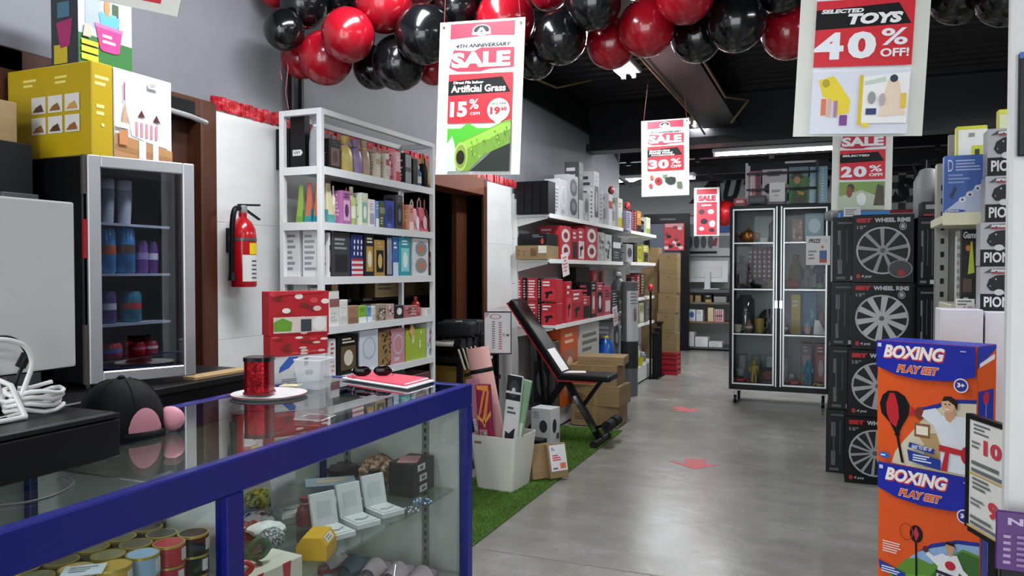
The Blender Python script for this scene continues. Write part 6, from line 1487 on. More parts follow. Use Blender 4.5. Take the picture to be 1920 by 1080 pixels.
# price tags on the bench
o = MB().frus([tuple(p_.lerp(q_, .05)+n_v*.057+Vector((0, -.11, 0))), tuple(p_.lerp(q_, .05)+n_v*.057+Vector((0, .06, 0))), tuple(p_.lerp(q_, .33)+n_v*.057+Vector((0, .06, 0))), tuple(p_.lerp(q_, .33)+n_v*.057+Vector((0, -.11, 0)))],
              [tuple(p_.lerp(q_, .05)+n_v*.059+Vector((0, -.11, 0))), tuple(p_.lerp(q_, .05)+n_v*.059+Vector((0, .06, 0))), tuple(p_.lerp(q_, .33)+n_v*.059+Vector((0, .06, 0))), tuple(p_.lerp(q_, .33)+n_v*.059+Vector((0, -.11, 0)))]).build('price_sheet', mat('#e4e0e0', .5)); tag(o, 'white price sheet lying on the bench back pad', 'paper')
o = MB().box(-.1, .1, -.06, .06, 0, .002).build('price_sheet', mat('#e2d8d0', .5)); o.location = (p2.x+.1, BY, p2.z+.051); o.rotation_euler = (0, 0, R(20)); tag(o, 'pale leaflet lying on the bench seat', 'paper')
# cardboard cartons behind the bench
cxr = onZ(1160, 800)
for k, (y0, y1) in enumerate(((805, 762), (762, 722), (722, 682))):
    Yf = 6.36
    za, zb_ = .008+k*.175, .008+(k+1)*.175
    carton('brown_carton', 'brown cardboard carton behind the bench, %s of the pile' % ('bottom', 'middle', 'top')[k], 'box', (-1.86+(-.01, .01, -.03)[k], Yf+.17, za), (.42, .34, .174), R((1, -3, 2)[k]), m=KRAFT, prints={'front': [('R', .46, 0, .54, 1, '#a08658'), ('L', .08, .3, .3, .6, 3, '#6a5030')]})
carton('brown_carton', 'open topped brown carton lying on the carton pile behind the bench', 'box', (-1.84, 6.55, .008+.525), (.4, .3, .07), R(6), m=KRAFT)
# ================================================================== goods on the tool gondola
GF = GXB+.31-.015
T = ' on the top tool shelf'
for k in range(4):
    a = onY(946+k*19.5, 400, 5.98); b = onY(964+k*19.5, 400, 5.98)
    carton('speaker_box', 'tall black carton standing at the end of the top tool shelf', 'box', (-2.402+k*.0718, 6.06, G1[0]+.001), (.0675, .18, onY(980, 341, 5.98).z-G1[0]), 0, '#0c0d11', {'left': []}, group='black cartons on the top tool shelf')
def G(lev, *rows, depth=.14, xf=GF):
    for a in rows: put('X', xf, G1[lev]+.001, *a[:6], c2=a[6], c3=a[7] if len(a) > 7 else '#d0d0d0', style=a[8] if len(a) > 8 else 'text', depth=a[9] if len(a) > 9 else depth)
G(0, (1040, 1048, 348, 'box', '#c8cacd', 'grey blister pack of blades'+T, '#8a8c90', '#b0b2b4', 'lines'), (1049, 1064, 337, 'box', '#c3c4c8', 'silver pack with a clear dial'+T, '#e4e4e6', '#85878c', 'circ'), (1066, 1084, 329, 'box', '#b4b5b9', 'grey box with two dark dials'+T, '#3c3d42', '#77787e', 'disc2'),
  (1085, 1093, 304, 'box', '#4b4c50', 'tall dark grey slim box'+T, '#cfd0d2', '#7a7c80', 'foot'), (1094, 1105, 362, 'box', '#a9aaae', 'grey box with a coil picture'+T, '#55565a', '#e0e0e2', 'disc'), (1106, 1112, 352, 'box', '#dfdfe1', 'white slim carton'+T, '#55565a', '#a8a8ac', 'lines'),
  (1113, 1123, 322, 'box', '#d9dadc', 'tall white slim carton with a round knob picture'+T, '#4a4b50', '#b8b8bc', 'window'), (1124, 1131, 358, 'box', '#b8b9be', 'narrow silver carton'+T, '#85868c', '#d8d8da', 'lines'), (1132, 1140, 360, 'bottle', '#b9bcc2', 'silver bottle with a white cap'+T, '#e4e4e6', '#8a8c92'), (1141, 1148, 364, 'box', '#cfd0d4', 'pale silver box'+T, '#a03038', '#e0e0e2', 'band'),
  (1149, 1157, 366, 'bottle', '#c4c6cb', 'pale bottle with a black cap'+T, '#2a2a2e', '#9a9ca2'), (1158, 1167, 372, 'box', '#c9c8c2', 'grey and yellow pack'+T, '#b8a83a', '#8a8a84', 'foot'))
def trigger(label, x, y, X, z, col):
    p = onX(x, y, X); t = thing('hand_tool', label, 'tool', (p.x, p.y, z))
    MB().ball((0, 0, p.z-z), 1, 14, 8, (.035, .055, .05)).build('head', mat(col, .35), t, True)
    MB().tube([(0, -.01, p.z-z), (.02, -.12, p.z-z-.02), (.03, -.2, p.z-z-.03)], .012, 8).build('handle', BLACKMETAL, t, True)
    MB().tube([(0, 0, 0), (0, 0, p.z-z-.05)], .014, 8).build('stem', BLACKMETAL, t, True)
trigger('red headed hand tool standing among the silver goods', 1146, 357, GF-.16, G1[0]+.001, '#a8343c')
trigger('bright red rounded hand tool at the end of the top tool shelf', 1176, 386, GF-.19, G2[0]+.001, '#d8262a')
T = ' on the second tool shelf'
pz_ = G1[1]+.001
a = onY(946, 470, 5.97); b = onY(1047, 470, 5.97)
hb1 = .115
carton('long_carton', 'long brown carton sticking out of the second tool shelf', 'box', (-2.297, 6.1, pz_), (.276, .3, hb1), 0, m=KRAFT, prints={'front': [('O', .09, .5, .04, .22, .3, '#5a3a20'), ('R', .27, .3, .285, .7, '#4a3420'), ('R', .48, .2, .7, .8, '#7a6040'), ('L', .5, .28, .68, .74, 4, '#4a3a28'), ('R', .74, .45, 1, .98, '#d4d0c4')]})
carton('stereo_box', 'black car stereo box lying on the long brown carton', 'box', (-2.295, 6.12, pz_+hb1+.001), (.255, .26, .1), R(-2), '#15161b', {'front': [('R', .05, .1, .7, .5, '#0b0b0e'), ('L', .5, .7, .9, .9, 2, '#7a7c82'), ('E', .85, .35, .05, .25, '#b8402c')]})
RD = '#b82632'
G(1, (1050, 1071, 424, 'box', RD, 'red carton with white circles'+T, '#e4d4d4', '#7a1a22', 'disc2'), (1073, 1083, 430, 'box', '#a82430', 'narrow red carton'+T, '#2a2a2c', '#e0d0d0', 'tool'), (1084, 1096, 428, 'box', RD, 'red carton with a drill picture'+T, '#e4d8d8', '#f0e8e8', 'tool'), (1098, 1120, 424, 'box', '#b42834', 'red and white accessory carton'+T, '#e8dcdc', '#7a1a22', 'disc2'),
  (1122, 1134, 436, 'box', '#a8a9a6', 'grey mottled blister pack'+T, '#55565a', '#d8d8d4', 'dots'), (1135, 1147, 440, 'box', '#b8b9b6', 'pale grey blister pack'+T, '#45464a', '#e0e0dc', 'dots'), (1149, 1164, 444, 'box', '#3a3b3e', 'dark box at the shelf end'+T, '#d0d0d0', '#8a8a8c', 'band'), depth=.2)
T = ' on the drill shelf'
zz = G1[2]+.001; YE = 6.03
def gy(x0, x1, y0, y1, col, label, style, c2, c3, Y=YE, depth=.1, z=None):
    a = onY(x0, y1, Y); b = onY(x1, y1, Y); t = onY(x0, y0, Y); a.x = max(a.x, -2.463); z = zz if z is None else z
    return carton('drill_box', label, 'box', ((a.x+b.x)/2, Y+depth/2, z), ((b.x-a.x)*.96, depth, t.z-onY(x0, y1, Y).z), 0, col, {'front': auto_art(style, c2, c3), 'right': auto_art('lines', c2)})
hr_ = (onY(970, 556, YE).z-onY(970, 600, YE).z)
for k, (lab, dz) in enumerate((('lower', 0), ('upper', hr_+.002))):
    for j, (x0, x1) in enumerate(((964, 979), (988, 1008))):
        gy(x0, x1, 557, 600, RD, 'upright red drill box with white print, %s, %s the wall' % (lab, ('against', 'away from')[j]), 'lines', '#f0e4e4', '#2a2a2c', z=zz+dz)
    gy(981, 986, 557, 600, '#1d1d20', 'narrow black tool box between the %s red drill boxes' % lab, 'lines', '#c8c8cc', '#55555a', z=zz+dz)
    gy(1009, 1013, 557, 600, '#1d1d20', 'narrow black tool box beside the %s red drill boxes' % lab, 'lines', '#c8c8cc', '#55555a', z=zz+dz)
    gy(1014, 1044, 559, 600, RD, 'red drill box with a long tool picture, %s of two' % lab, 'tool', '#c8303c', '#f0e8e8', Y=YE, depth=.16, z=zz+dz)
GD = GXB+.36-.015
G(2, (1062, 1072, 528, 'box', RD, 'red jigsaw box'+T, '#d84a50', '#f0e4e4', 'tool'), (1073, 1092, 544, 'box', '#c22a36', 'large red drill kit box'+T, '#a81c28', '#f0e4e4', 'tool'), (1093, 1107, 556, 'box', RD, 'low red sander box'+T, '#1c1c1e', '#e8d8d8', 'tool'), (1108, 1118, 528, 'box', '#1c1c20', 'tall black framed tool box'+T, '#b84450', '#d8c8c8', 'window'), (1119, 1131, 530, 'box', '#a83844', 'tall dull red tool box'+T, '#1c1c20', '#d8c8c8', 'window'), (1133, 1146, 536, 'box', '#b04a54', 'pinkish red tool box'+T, '#33333a', '#d8c8c8', 'text'), (1147, 1162, 545, 'box', '#3a3b40', 'dark grey wire rack box'+T, '#c8c8ca', '#8a8a8c', 'lines'), depth=.125, xf=GD)
carton('fan_box', 'pinkish red fan heater box high on the drill shelf', 'box', (GXB+.105, 7.9, zz+.32), (.42, .15, .14), PI/2, '#b8424c', {'front': [('R', .5, .1, .8, .9, '#2a2a2e'), ('L', .1, .3, .4, .7, 3, '#e8c8c8')]})
carton('black_tool_case', 'long black tool case lying behind the red drill boxes', 'case', (GXB+.105, 7.35, zz+.32), (.46, .15, .17), PI/2, '#141417')
carton('black_tool_case', 'deep black tool case carrying the cases behind the red boxes', 'case', (GXB+.11, 7.6, zz), (1.0, .165, .318), PI/2, '#161619')
for i, (x, y, X) in enumerate(((1060, 496, GF+.025), (1154, 592, GD+.025))):
    p = onX(x, y, X); o = MB().box(-.06, .06, 0, .002, -.1, .1).build('price_sheet', mat('#e6dadb', .5)); o.location = p; o.rotation_euler = (0, R(-12), R(80)); tag(o, ('curled pink price sheet taped to the second tool shelf', 'curled pink price sheet taped to the drill shelf end')[i], 'paper'); art(o, (Vector((-.06, 0, -.1)), Vector((.12, 0, 0)), Vector((0, 0, .2)), Vector((0, -1, 0))), [('L', .15, .2, .85, .85, 5, '#c87a80')])
T = ' at the foot of the tool gondola'
def gf(x0, x1, y0, y1, label, col, style, c2, c3, X=GXB+.34, depth=.25, z=.172, m=None, name='tool_carton', cat='box'):
    a = onX(x0, 507, X); b = onX(x1, 507, X); t = min(onX((x0+x1)/2, y0, X).z, G1[2]-.04)
    return carton(name, label, cat, (X-depth/2, (a.y+b.y)/2, z), ((b.y-a.y)*.97, depth, t-z), PI/2, col, {'front': auto_art(style, c2, c3), 'left': auto_art('window', c2, c3)}, m=m)
gf(1052, 1084, 610, 690, 'large orange tool carton'+T, '#cf5716', 'window', '#a8705a', '#e8c8a8', depth=.28)
gf(1087, 1124, 600, 690, 'grey and white long tool carton'+T, '#b9b8b2', 'text', '#6a6a66', '#8a857a', depth=.26)
gf(1037, 1050, 640, 690, 'dark curved speaker carton'+T, '#3a3b3f', 'disc', '#1c1c20', '#55565a', depth=.2)
o = pouch('bright blue plastic bag'+T, (GXB+.3, onX(1135, 640, GXB+.3).y, .172), .2, .16, .62, '#1a5ab8', 0, '#e4c83a', m=mat('#1757b4', .25, 0, .2, 15), knot=False)
MB().box(.06, .085, -.07, -.02, .2, .3).build('label', mat('#d8b83a', .5), o)
gf(1150, 1164, 602, 690, 'slim grey fan carton'+T, '#8a8c90', 'disc2', '#55565a', '#c8c8cc', depth=.2)
# vertical grey roll with a label, standing on the floor
rb2 = onX(1180, 731, -1.998); rb2.z = 0
ro = thing('standing_roll', 'tall grey roll with a printed sleeve standing between the gondolas', 'roll', (rb2.x, rb2.y, 0))
rz1 = onY(1180, 528, rb2.y).z
MB().lathe([(.085, 0), (.09, .005), (.09, rz1-.005), (.085, rz1)], 24).build('core', mat('#5a5b5e', .6, 0, .1, 20), ro, True)
MB().lathe([(.092, .3), (.094, .31), (.094, .58), (.092, .59)], 24).build('dark_sleeve', mat('#2b2c2e', .6), ro, True)
vs = []; za, zb_ = onY(1180, 640, rb2.y).z, onY(1180, 545, rb2.y).z
lab = MB()
for k in range(9):
    q = R(-95+k*12.5); vs += [(.0915*math.cos(q), .0915*math.sin(q), za), (.0915*math.cos(q), .0915*math.sin(q), zb_)]
lab.add(vs, [(2*k, 2*k+2, 2*k+3, 2*k+1) for k in range(8)]); lab.build('printed_sleeve', mat('#b9bbbe', .4), ro, True)
MB().ball((.0925*math.cos(R(-35)), .0925*math.sin(R(-35)), za+.3), 1, 16, 8, (.012, .05, .08)).build('sleeve_disc', mat('#6f7074', .4), ro, True)
for k in range(4): MB().tube([(.0925*math.cos(R(-70+q)), .0925*math.sin(R(-70+q)), zb_-.03-.035*k) for q in range(0, 60, 6)], .004, 5).build('sleeve_line', mat('#3f4044', .5), ro)
o = MB().lathe([(.075, 0), (.085, .02), (.085, .16), (.05, .22), (.03, .24), (.03, .27)], 20).build('gas_bottle', mat('#55575a', .4, 0, .1), None, True); o.location = (rb2.x-.18, rb2.y+.22, G2[2]+.001); tag(o, 'grey gas bottle standing on the accessory shelf behind the roll', 'bottle')
MB().lathe([(.028, .27), (.03, .3), (.015, .31)], 12).build('valve', mat('#d8d8da', .35), o, True)
# ================================================================== accessory gondola
def A(lev, *rows, depth=.14):
    for a in rows: put('X', GXB+.34, G2[lev]+.001, *a[:6], c2=a[6], c3=a[7] if len(a) > 7 else '#d0d0d0', style=a[8] if len(a) > 8 else 'text', depth=depth)
T = ' on the top accessory shelf'
A(0, (1174, 1184, 396, 'box', '#9a9ab0', 'lilac grey manual'+T, '#5a5a78', '#c8c8d8', 'lines'), (1185, 1188, 394, 'box', '#8a2430', 'thin dark red manual'+T, '#c8a0a0', '#c8a0a0', 'lines'), (1189, 1193, 394, 'box', '#5a1a28', 'thin maroon manual'+T, '#c8a0a0', '#c8a0a0', 'lines'), (1194, 1202, 396, 'box', '#b87a2a', 'orange and black pack'+T, '#1c1c1e', '#e0c080', 'foot'), (1204, 1210, 402, 'bottle', '#24252a', 'black bottle with a white cap'+T, '#e8e8ea', '#55565a'), (1212, 1219, 408, 'box', '#d8dcc0', 'pale yellow carton'+T, '#9aa050', '#b8b8a0', 'foot'))
T = ' on the second accessory shelf'
A(1, (1174, 1187, 458, 'box', '#9b9ca0', 'grey box with a lens picture'+T, '#3a3b40', '#c8c8cc', 'disc'), (1189, 1194, 455, 'box', '#1b1b1e', 'black slim pack'+T, '#55565a', '#8a8a8e', 'lines'), (1195, 1204, 462, 'box', '#a8a832', 'yellow green pack with a ring'+T, '#1c1c1e', '#e0e0a0', 'circ'), (1206, 1216, 460, 'box', '#b8b05a', 'pale yellow tool pack'+T, '#3a3a3c', '#e0e0c0', 'tool'))
T = ' on the third accessory shelf'
A(2, (1188, 1193, 520, 'bottle', '#a83038', 'small red bottle'+T, '#1c1c1e', '#d8a0a0'), (1195, 1200, 515, 'box', '#8a3038', 'dark red slim pack'+T, '#d8c0c0', '#e0d0d0', 'lines'), (1202, 1209, 512, 'box', '#4a4038', 'brown slim pack'+T, '#a89a80', '#c8b8a0', 'lines'))
trigger('red topped jack tool standing on the third accessory shelf', 1220, 540, GXB+.36+.05, 0, '#c8242c')
T = ' on the fourth accessory shelf'
A(3, (1190, 1198, 575, 'box', '#a85a5a', 'red and white pack'+T, '#e0d8d4', '#3a3a3c', 'dots'), (1199, 1208, 568, 'box', '#a8a88a', 'khaki carton'+T, '#6a6a50', '#d0d0b8', 'text'), (1210, 1216, 566, 'box', '#5a6068', 'grey blue pack'+T, '#c8ccd0', '#8a9098', 'dots'))
T = ' on the base of the accessory gondola'
BX = -2.16
def B_(x, yt, r, col, label, cap):
    p = onX(x, 507, BX); h = onX(x, yt, BX).z-.201; bottle(label, (BX-r, p.y, .201), r, h, col, cap, neck=.6)
B_(1201, 648, .05, '#c8c0a8', 'cream container'+T, '#e0dcc8'); B_(1212, 660, .055, '#8a929a', 'grey blue container'+T, '#c8ccd0')
o = MB().lathe([(.04, 0), (.055, .1), (.05, .1), (.038, .008)], 16).build('yellow_cup', mat('#dcc81a', .4), None, True); q = onZ(1206, 686, .201); o.location = (q.x-.05, q.y-.0, .201); tag(o, 'bright yellow cup'+T, 'cup')
for k in range(3):
    p = onX(1214+5*k, 600, BX-.1); h = .55+.06*k
    t = thing('pump_jack', 'black pump jack standing %s the accessory gondola' % ('in front of', 'at the corner of', 'past')[k], 'jack', (-2.015, 9.5+.145*k, 0))
    MB().tube([(0, 0, .0), (0, 0, h)], .03, 10).build('column', BLACKMETAL, t, True); MB().box(-.06, .06, -.06, .06, 0, .02).build('base', BLACKMETAL, t); MB().box(-.05, .05, -.02, .02, h, h+.03).build('grip', mat(('#1c1c1e', '#3a1c1e', '#2a2622')[k], .5), t, bevel=.006)
# ================================================================== brown carton tower and red crate
sb = onZ(1250, 703); RZ = .29
cr_ = thing('red_crate', 'red plastic crate under the tower of brown cartons', 'crate', (sb.x, sb.y+.13, 0))
CRM = mat('#a8141f', .4)
for z in (0, .07, .14, .21, RZ-.03):
    for nm, q in (('slat', (-.13, .13, -.13, -.12)), ('slat', (-.13, .13, .12, .13)), ('slat', (-.13, -.12, -.12, .12)), ('slat', (.12, .13, -.12, .12))):
        MB().box(q[0], q[1], q[2], q[3], z, z+(.05 if z < .2 else .03)).build(nm, CRM, cr_)
for x in (-.125, .125):
    for y in (-.125, .125): MB().box(x-.009, x+.009, y-.009, y+.009, 0, RZ-.002).build('corner_post', CRM, cr_)
MB().box(-.12, .12, -.12, .12, .004, .01).build('bottom', CRM, cr_)
MB().box(-.118, .118, -.118, .118, .02, RZ-.015).build('packed_goods', mat('#7a1620', .5, 0, .5, 30), cr_)
bxh = (onY(1250, 475, sb.y).z-RZ)/5
for k in range(5):
    carton('brown_carton', 'brown carton in the tower on the red crate, %s' % ('lowest', 'second up', 'third up', 'fourth up', 'topmost')[k], 'box', (sb.x+.0+(.006, -.01, -.0, .012, .01)[k], sb.y+.13, RZ+k*bxh), (.235, .24, bxh-.002), R((1, -2, 1, 2, 0)[k]), m=KRAFT, prints={'front': [('R', .45, .78, .58, .84, '#6a5030'), ('R', .0, .485, 1, .5, '#9a7c50')]})
for k in range(6):
    carton('brown_carton', 'brown carton in the rear tower behind the crate, %s' % ('lowest', 'second up', 'third up', 'fourth up', 'fifth up', 'topmost')[k], 'box', (sb.x-.262, sb.y+.3, k*.275+.002), (.22, .26, .273), R((2, -1, 1, 0, -2, 1)[k]), m=KRAFT)
# ================================================================== back of the shop
YB = 13.9
def wp(x, y, Y=YB): return onY(x, y, Y)
sg_ = thing('wall_sign', 'black slanted AUTO lettering on the white back wall', 'sign', (0, YB, 0))
def sign_text(s, x0, x1, y0, y1, sh, nm='letter'):
    a = wp(x0, y1); b = wp(x1, y0); tv, fs = text_poly(s, sh, .06)
    mb = MB(); n = len(tv)
    vs = [(a.x+(b.x-a.x)*u, -.03, a.z+(b.z-a.z)*v) for u, v in tv]; mb.add(vs, fs)
    mb.add([(x, 0, z) for x, _, z in vs], [])
    me = bpy.data.meshes.new(nm); me.from_pydata(mb.v[:n], [], mb.f); me.update(); me.materials.append(mat('#101013', .4)); o = link(nm, me, sg_)
    md = o.modifiers.new('depth', 'SOLIDIFY'); md.thickness = .03
for c, x0, x1 in (('A', 1292, 1354), ('U', 1356, 1392), ('T', 1394, 1440), ('O', 1444, 1496)): sign_text(c, x0, x1, 332, 382, .35)
for c, x0, x1 in (('P', 1520, 1556), ('A', 1558, 1600), ('R', 1602, 1636), ('T', 1638, 1668), ('S', 1672, 1714)): sign_text(c, x0, x1, 333, 380, .35)
a = wp(1690, 395); b = wp(1765, 305)
CH = ramp_mat('chequered_flag', (9, 9, 9), [(.4, '#2a2b2e'), (.6, '#b9babc')], .4, kind='checker')
a.z = max(a.z, 2.335)
o = MB().prism([(a.x-.6, a.z), (b.x, a.z), (b.x, b.z), (a.x-.2, b.z-.15)], YB-.012, YB-.002).build('chequered_flag', CH); tag(o, 'grey chequered flag panel behind the end of the wall lettering', 'flag')
a = wp(1690, 395); b = wp(1770, 470)
# black notice board with red poster
a = onY(1207, 402, 13.0); b = onY(1292, 480, 13.0)
nb_ = thing('notice_board', 'tall black framed board standing before the back wall', 'board', ((a.x+b.x)/2, 13.0, 0)); hw_ = (b.x-a.x)/2
for q in ((-hw_, -hw_+.1, 0, a.z), (hw_-.14, hw_, 0, a.z), (-hw_+.1, hw_-.14, a.z-.16, a.z)): MB().box(q[0], q[1], 0, .08, q[2], q[3]).build('frame_bar', BLACKMETAL, nb_)
MB().box(-hw_+.1, hw_-.14, .03, .05, .3, a.z-.16).build('panel', mat('#5a6070', .4), nb_)
MB().box(-.1, .16, -.01, 0, a.z-.11, a.z-.08).build('name_strip', mat('#5c5e62', .4), nb_)
a2 = onY(1245, 470, 12.97); b2 = onY(1283, 418, 12.97)
o = carton('red_poster', 'red tool poster fixed to the black framed board', 'poster', ((a2.x+b2.x)/2, 12.985, a2.z), (b2.x-a2.x, .006, b2.z-a2.z), 0, '#c8303c', {'front': [('R', .05, .86, .95, .98, '#d8a0a4')]+[('E', RND.uniform(.1, .9), RND.uniform(.05, .85), .12, .06, RND.choice(['#2a2a2e', '#e8d0d0', '#e4505a', '#8a2028'])) for k in range(16)]})
# white cupboards and counter at the back
a = onY(1290, 470, 13.5); b = onY(1370, 420, 13.5)
o = carton('poster_panel', 'white panel with engine part pictures on the back wall', 'panel', ((a.x+b.x)/2, 13.842, onY(1330, 480, 13.8).z), (b.x-a.x+.3, .03, onY(1330, 405, 13.8).z-onY(1330, 480, 13.8).z), 0, '#dfe0e2', {'front': [('E', .12+.12*k, .35, .05, .16, '#6a6c70') for k in range(4)]+[('R', .62, .2, .82, .5, '#8a8c8e'), ('P', [(.5, .25), (.58, .25), (.6, .45), (.55, .45)], '#b83a40'), ('L', .1, .06, .6, .12, 1, '#2a2a2c')]})
a = onY(1338, 440, 13.7); b = onY(1372, 410, 13.7)
o = carton('blue_notice', 'small blue notice on the back wall beside the red balloon', 'notice', (onY(1353, 430, 13.75).x, 13.816, onY(1353, 436, 13.75).z), (.3, .02, .28), 0, '#2f5cb0')
# work table with shelves
ta_ = onZ(1272, 655); tb_ = onZ(1362, 657); TY = (ta_.y+tb_.y)/2-.1
tb = thing('work_table', 'grey steel work table with two shelves at the back wall', 'table', ((ta_.x+tb_.x)/2+.15, TY, 0)); thw = (tb_.x-ta_.x)/2+.2; tz = onY(1320, 543, TY).z
SG = mat('#55585c', .45, .3)
for x in (-thw, thw-.06):
    for y in (0, .6): MB().box(x, x+.06, y, y+.06, 0, tz-.05).build('leg', SG, tb)
MB().box(-thw, thw, 0, .66, tz-.05, tz).build('table_top', SG, tb)
TZ_ = [onY(1320, y, TY).z for y in (567, 603, 651)]
MB().box(-thw+.06, thw-.06, .02, .62, TZ_[0]-.03, TZ_[0]).build('shelf', mat('#6a625a', .5), tb); MB().box(-thw+.06, thw-.06, .02, .62, TZ_[1]-.03, TZ_[1]).build('shelf', mat('#7a5a42', .5), tb); MB().box(-thw+.06, thw-.06, .02, .62, TZ_[2]-.03, TZ_[2]+.0).build('shelf', SG, tb)
def tbx(x0, x1, yt, lev, col, label, m=None, style='text', c2='#8a8a8e', c3='#c8c8cc'):
    z = TZ_[lev]+.001; a = onY(x0, 560, TY+.05); b = onY(x1, 560, TY+.05); t = onY(x0, yt, TY+.05).z
    carton('stored_box', label, 'box', ((a.x+b.x)/2, TY+.2, z), ((b.x-a.x)*.96, .28, max(.05, t-z)), 0, col, {'front': auto_art(style, c2, c3)}, m=m)
T = ' of the steel work table'
tbx(1284, 1299, 553, 0, '', 'small brown carton on the upper shelf'+T, KRAFT, 'plain'); tbx(1303, 1314, 554, 0, '', 'second small brown carton on the upper shelf'+T, KRAFT, 'plain'); tbx(1322, 1334, 552, 0, '#2c2a28', 'dark brown tub on the upper shelf'+T, style='foot', c2='#a88a3a'); tbx(1338, 1362, 556, 0, '#8a8c8e', 'grey tray on the upper shelf'+T, style='lines')
tbx(1290, 1304, 580, 1, '#d4d8de', 'white carton with a blue picture on the middle shelf'+T, style='disc', c2='#3a62a8'); tbx(1305, 1318, 581, 1, '#cfd3d8', 'plain white carton on the middle shelf'+T); tbx(1327, 1338, 577, 1, '#c8b890', 'cream carton on the middle shelf'+T, style='plain'); tbx(1339, 1357, 580, 1, '#c8bcc0', 'white and red carton on the middle shelf'+T, style='stripe', c2='#b82a48', c3='#55555a')
tbx(1276, 1302, 622, 2, '#dadcde', 'tall white carton on the bottom shelf'+T, style='lines', c2='#b8babc'); tbx(1303, 1328, 632, 2, '#d8dadc', 'medium white carton on the bottom shelf'+T, style='lines', c2='#b8babc'); tbx(1329, 1355, 641, 2, '#d6d8da', 'low white carton on the bottom shelf'+T, style='lines', c2='#b8babc')
# white monitor back on the table
mo = onY(1326, 543, TY+.2); mt = onY(1326, 489, TY+.2).z
mn = thing('desk_monitor', 'white desk monitor seen from behind on the work table', 'monitor', (mo.x, TY+.25, tz))
mhw = (onY(1367, 520, TY+.2).x-onY(1291, 520, TY+.2).x)/2
MB().box(-mhw, mhw, 0, .05, .12, mt-tz).build('shell', mat('#dfe0e0', .4), mn, bevel=.012, seg=2); MB().box(-.05, .05, -.05, 0, .0, .3).build('neck', mat('#d0d2d2', .4), mn, bevel=.008); MB().box(-.2, .2, -.1, .1, 0, .015).build('foot', mat('#d0d2d2', .4), mn, bevel=.004); MB().box(-mhw*.7, mhw*.7, -.012, 0, .2, mt-tz-.1).build('back_bulge', mat('#d8d9d9', .4), mn, bevel=.008)
o = MB().box(-.35, .0, -.02, .12, 0, .02).build('keyboard', mat('#3a3c40', .5)); o.location = (mo.x-.05, TY+.05, tz); o.rotation_euler = (0, 0, R(8)); tag(o, 'dark keyboard lying on the work table', 'keyboard')
o = MB().lathe([(1e-5, -.2), (.12, -.16), (.19, -.05), (.19, .06), (.12, .16), (1e-5, .2)], 20).build('red_lantern', mat('#c01a22', .25), None, True); p = onY(1359, 400, 12.0); o.location = p; tag(o, 'round red balloon hanging behind the small sale poster', 'balloon')
MB().tube([(0, 0, .19), (0, 0, 3.18-p.z)], .004, 5).build('string', BLACKMETAL, o)
# storeroom racks seen through the opening
for r_, (ys, lab) in enumerate(((4.1, 'inner'), (5.5, 'outer'))):
    t = thing('storeroom_rack', 'dark metal rack in the %s part of the storeroom' % lab, 'rack', (-3.5, ys, 0))
    for x in (-.25, .25):
        for y in (-.6, .6): MB().box(x-.015, x+.015, y-.015, y+.015, 0, 2.1).build('post', BLACKMETAL, t)
    for z in (.3, .72, 1.14, 1.5, 1.86): MB().box(-.27, .27, -.62, .62, z-.02, z).build('shelf_board', mat('#4a4b4e', .5), t)
    for k, (z, y, w_, h_, col, nm) in enumerate(((1.14, -.3, .4, .2, 'k', 'brown carton'), (1.14, .25, .35, .16, 'k', 'low brown carton'), (1.5, -.2, .3, .2, '#8a8c8e', 'grey appliance box'), (1.5, .25, .25, .22, '#c8caca', 'white appliance box'), (.72, -.35, .12, .34, '#8a1a22', 'red extinguisher box'), (.72, .1, .14, .33, '#7a1820', 'dark red extinguisher box'), (.3, .0, .4, .3, '#3a1a1e', 'maroon carton'))):
        carton('stored_carton', '%s on the %s storeroom rack' % (nm, lab), 'box', (-3.35, ys+y, z+.001), (w_, .3, h_), PI/2, '#888888' if col == 'k' else col, {'front': [('L', .1, .3, .6, .7, 3, '#55504a')]}, m=KRAFT if col == 'k' else None)
# ================================================================== goods inside the glazed cabinet
def K(cell, x0, x1, yt, kind, col, label, **kw):
    z = ([KZ0+.06]+KS[::-1])[cell]+.001
    return put('Y', KY+.1, z, x0, x1, yt, kind, col, label, **kw)
def soft2(name, label, cat, x, y, cell, rad, sc, m, seed, depth=.2):
    z = ([KZ0+.06]+KS[::-1])[cell]+.001; p = onY(x, y, KY+depth); rr = random.Random(seed)
    mb = MB().ball((0, 0, 0), rad, 14, 9, sc); mb.v = [(a*(1+rr.uniform(-.15, .15)), b*(1+rr.uniform(-.15, .15)), max(-rad*sc[2]*.8, c*(1+rr.uniform(-.15, .15)))) for a, b, c in mb.v]
    o = mb.build(name, m, None, True); o.location = (p.x, KY+depth, z+rad*sc[2]*.8); tag(o, label, cat); return o
CAB0 = set(bpy.data.objects)
C3 = ' on the top shelf of the glazed cabinet'; C2 = ' on the second shelf of the glazed cabinet'; C1 = ' on the third shelf of the glazed cabinet'; C0 = ' on the floor of the glazed cabinet'
o = K(3, 1421, 1442, 404, 'bottle', '#3f2416', 'brown glass jug with a white round label'+C3, c2='#8a6a4a', c3='#2a1a12', depth=.16)
o_teapot('teapot', 'copper teapot with a gold body'+C3, (onY(1394, 440, KY+.2).x, KY+.2, ([KZ0+.06]+KS[::-1])[3]+.001), .07, mat('#b8702c', .3, .6), R(180))
K(3, 1446, 1456, 425, 'bottle', '#b8bcb0', 'pale green bottle'+C3, c2='#e0e0d8', c3='#e8e8e0', depth=.1)
K(3, 1400, 1414, 446, 'box', '#d8d4c8', 'cream tray'+C3, style='plain', depth=.2)
K(3, 1484, 1505, 412, 'box', '#8a6a58', 'brown framed figure picture'+C3, style='dots', c2='#c8a88a', c3='#5a3a30', depth=.06)
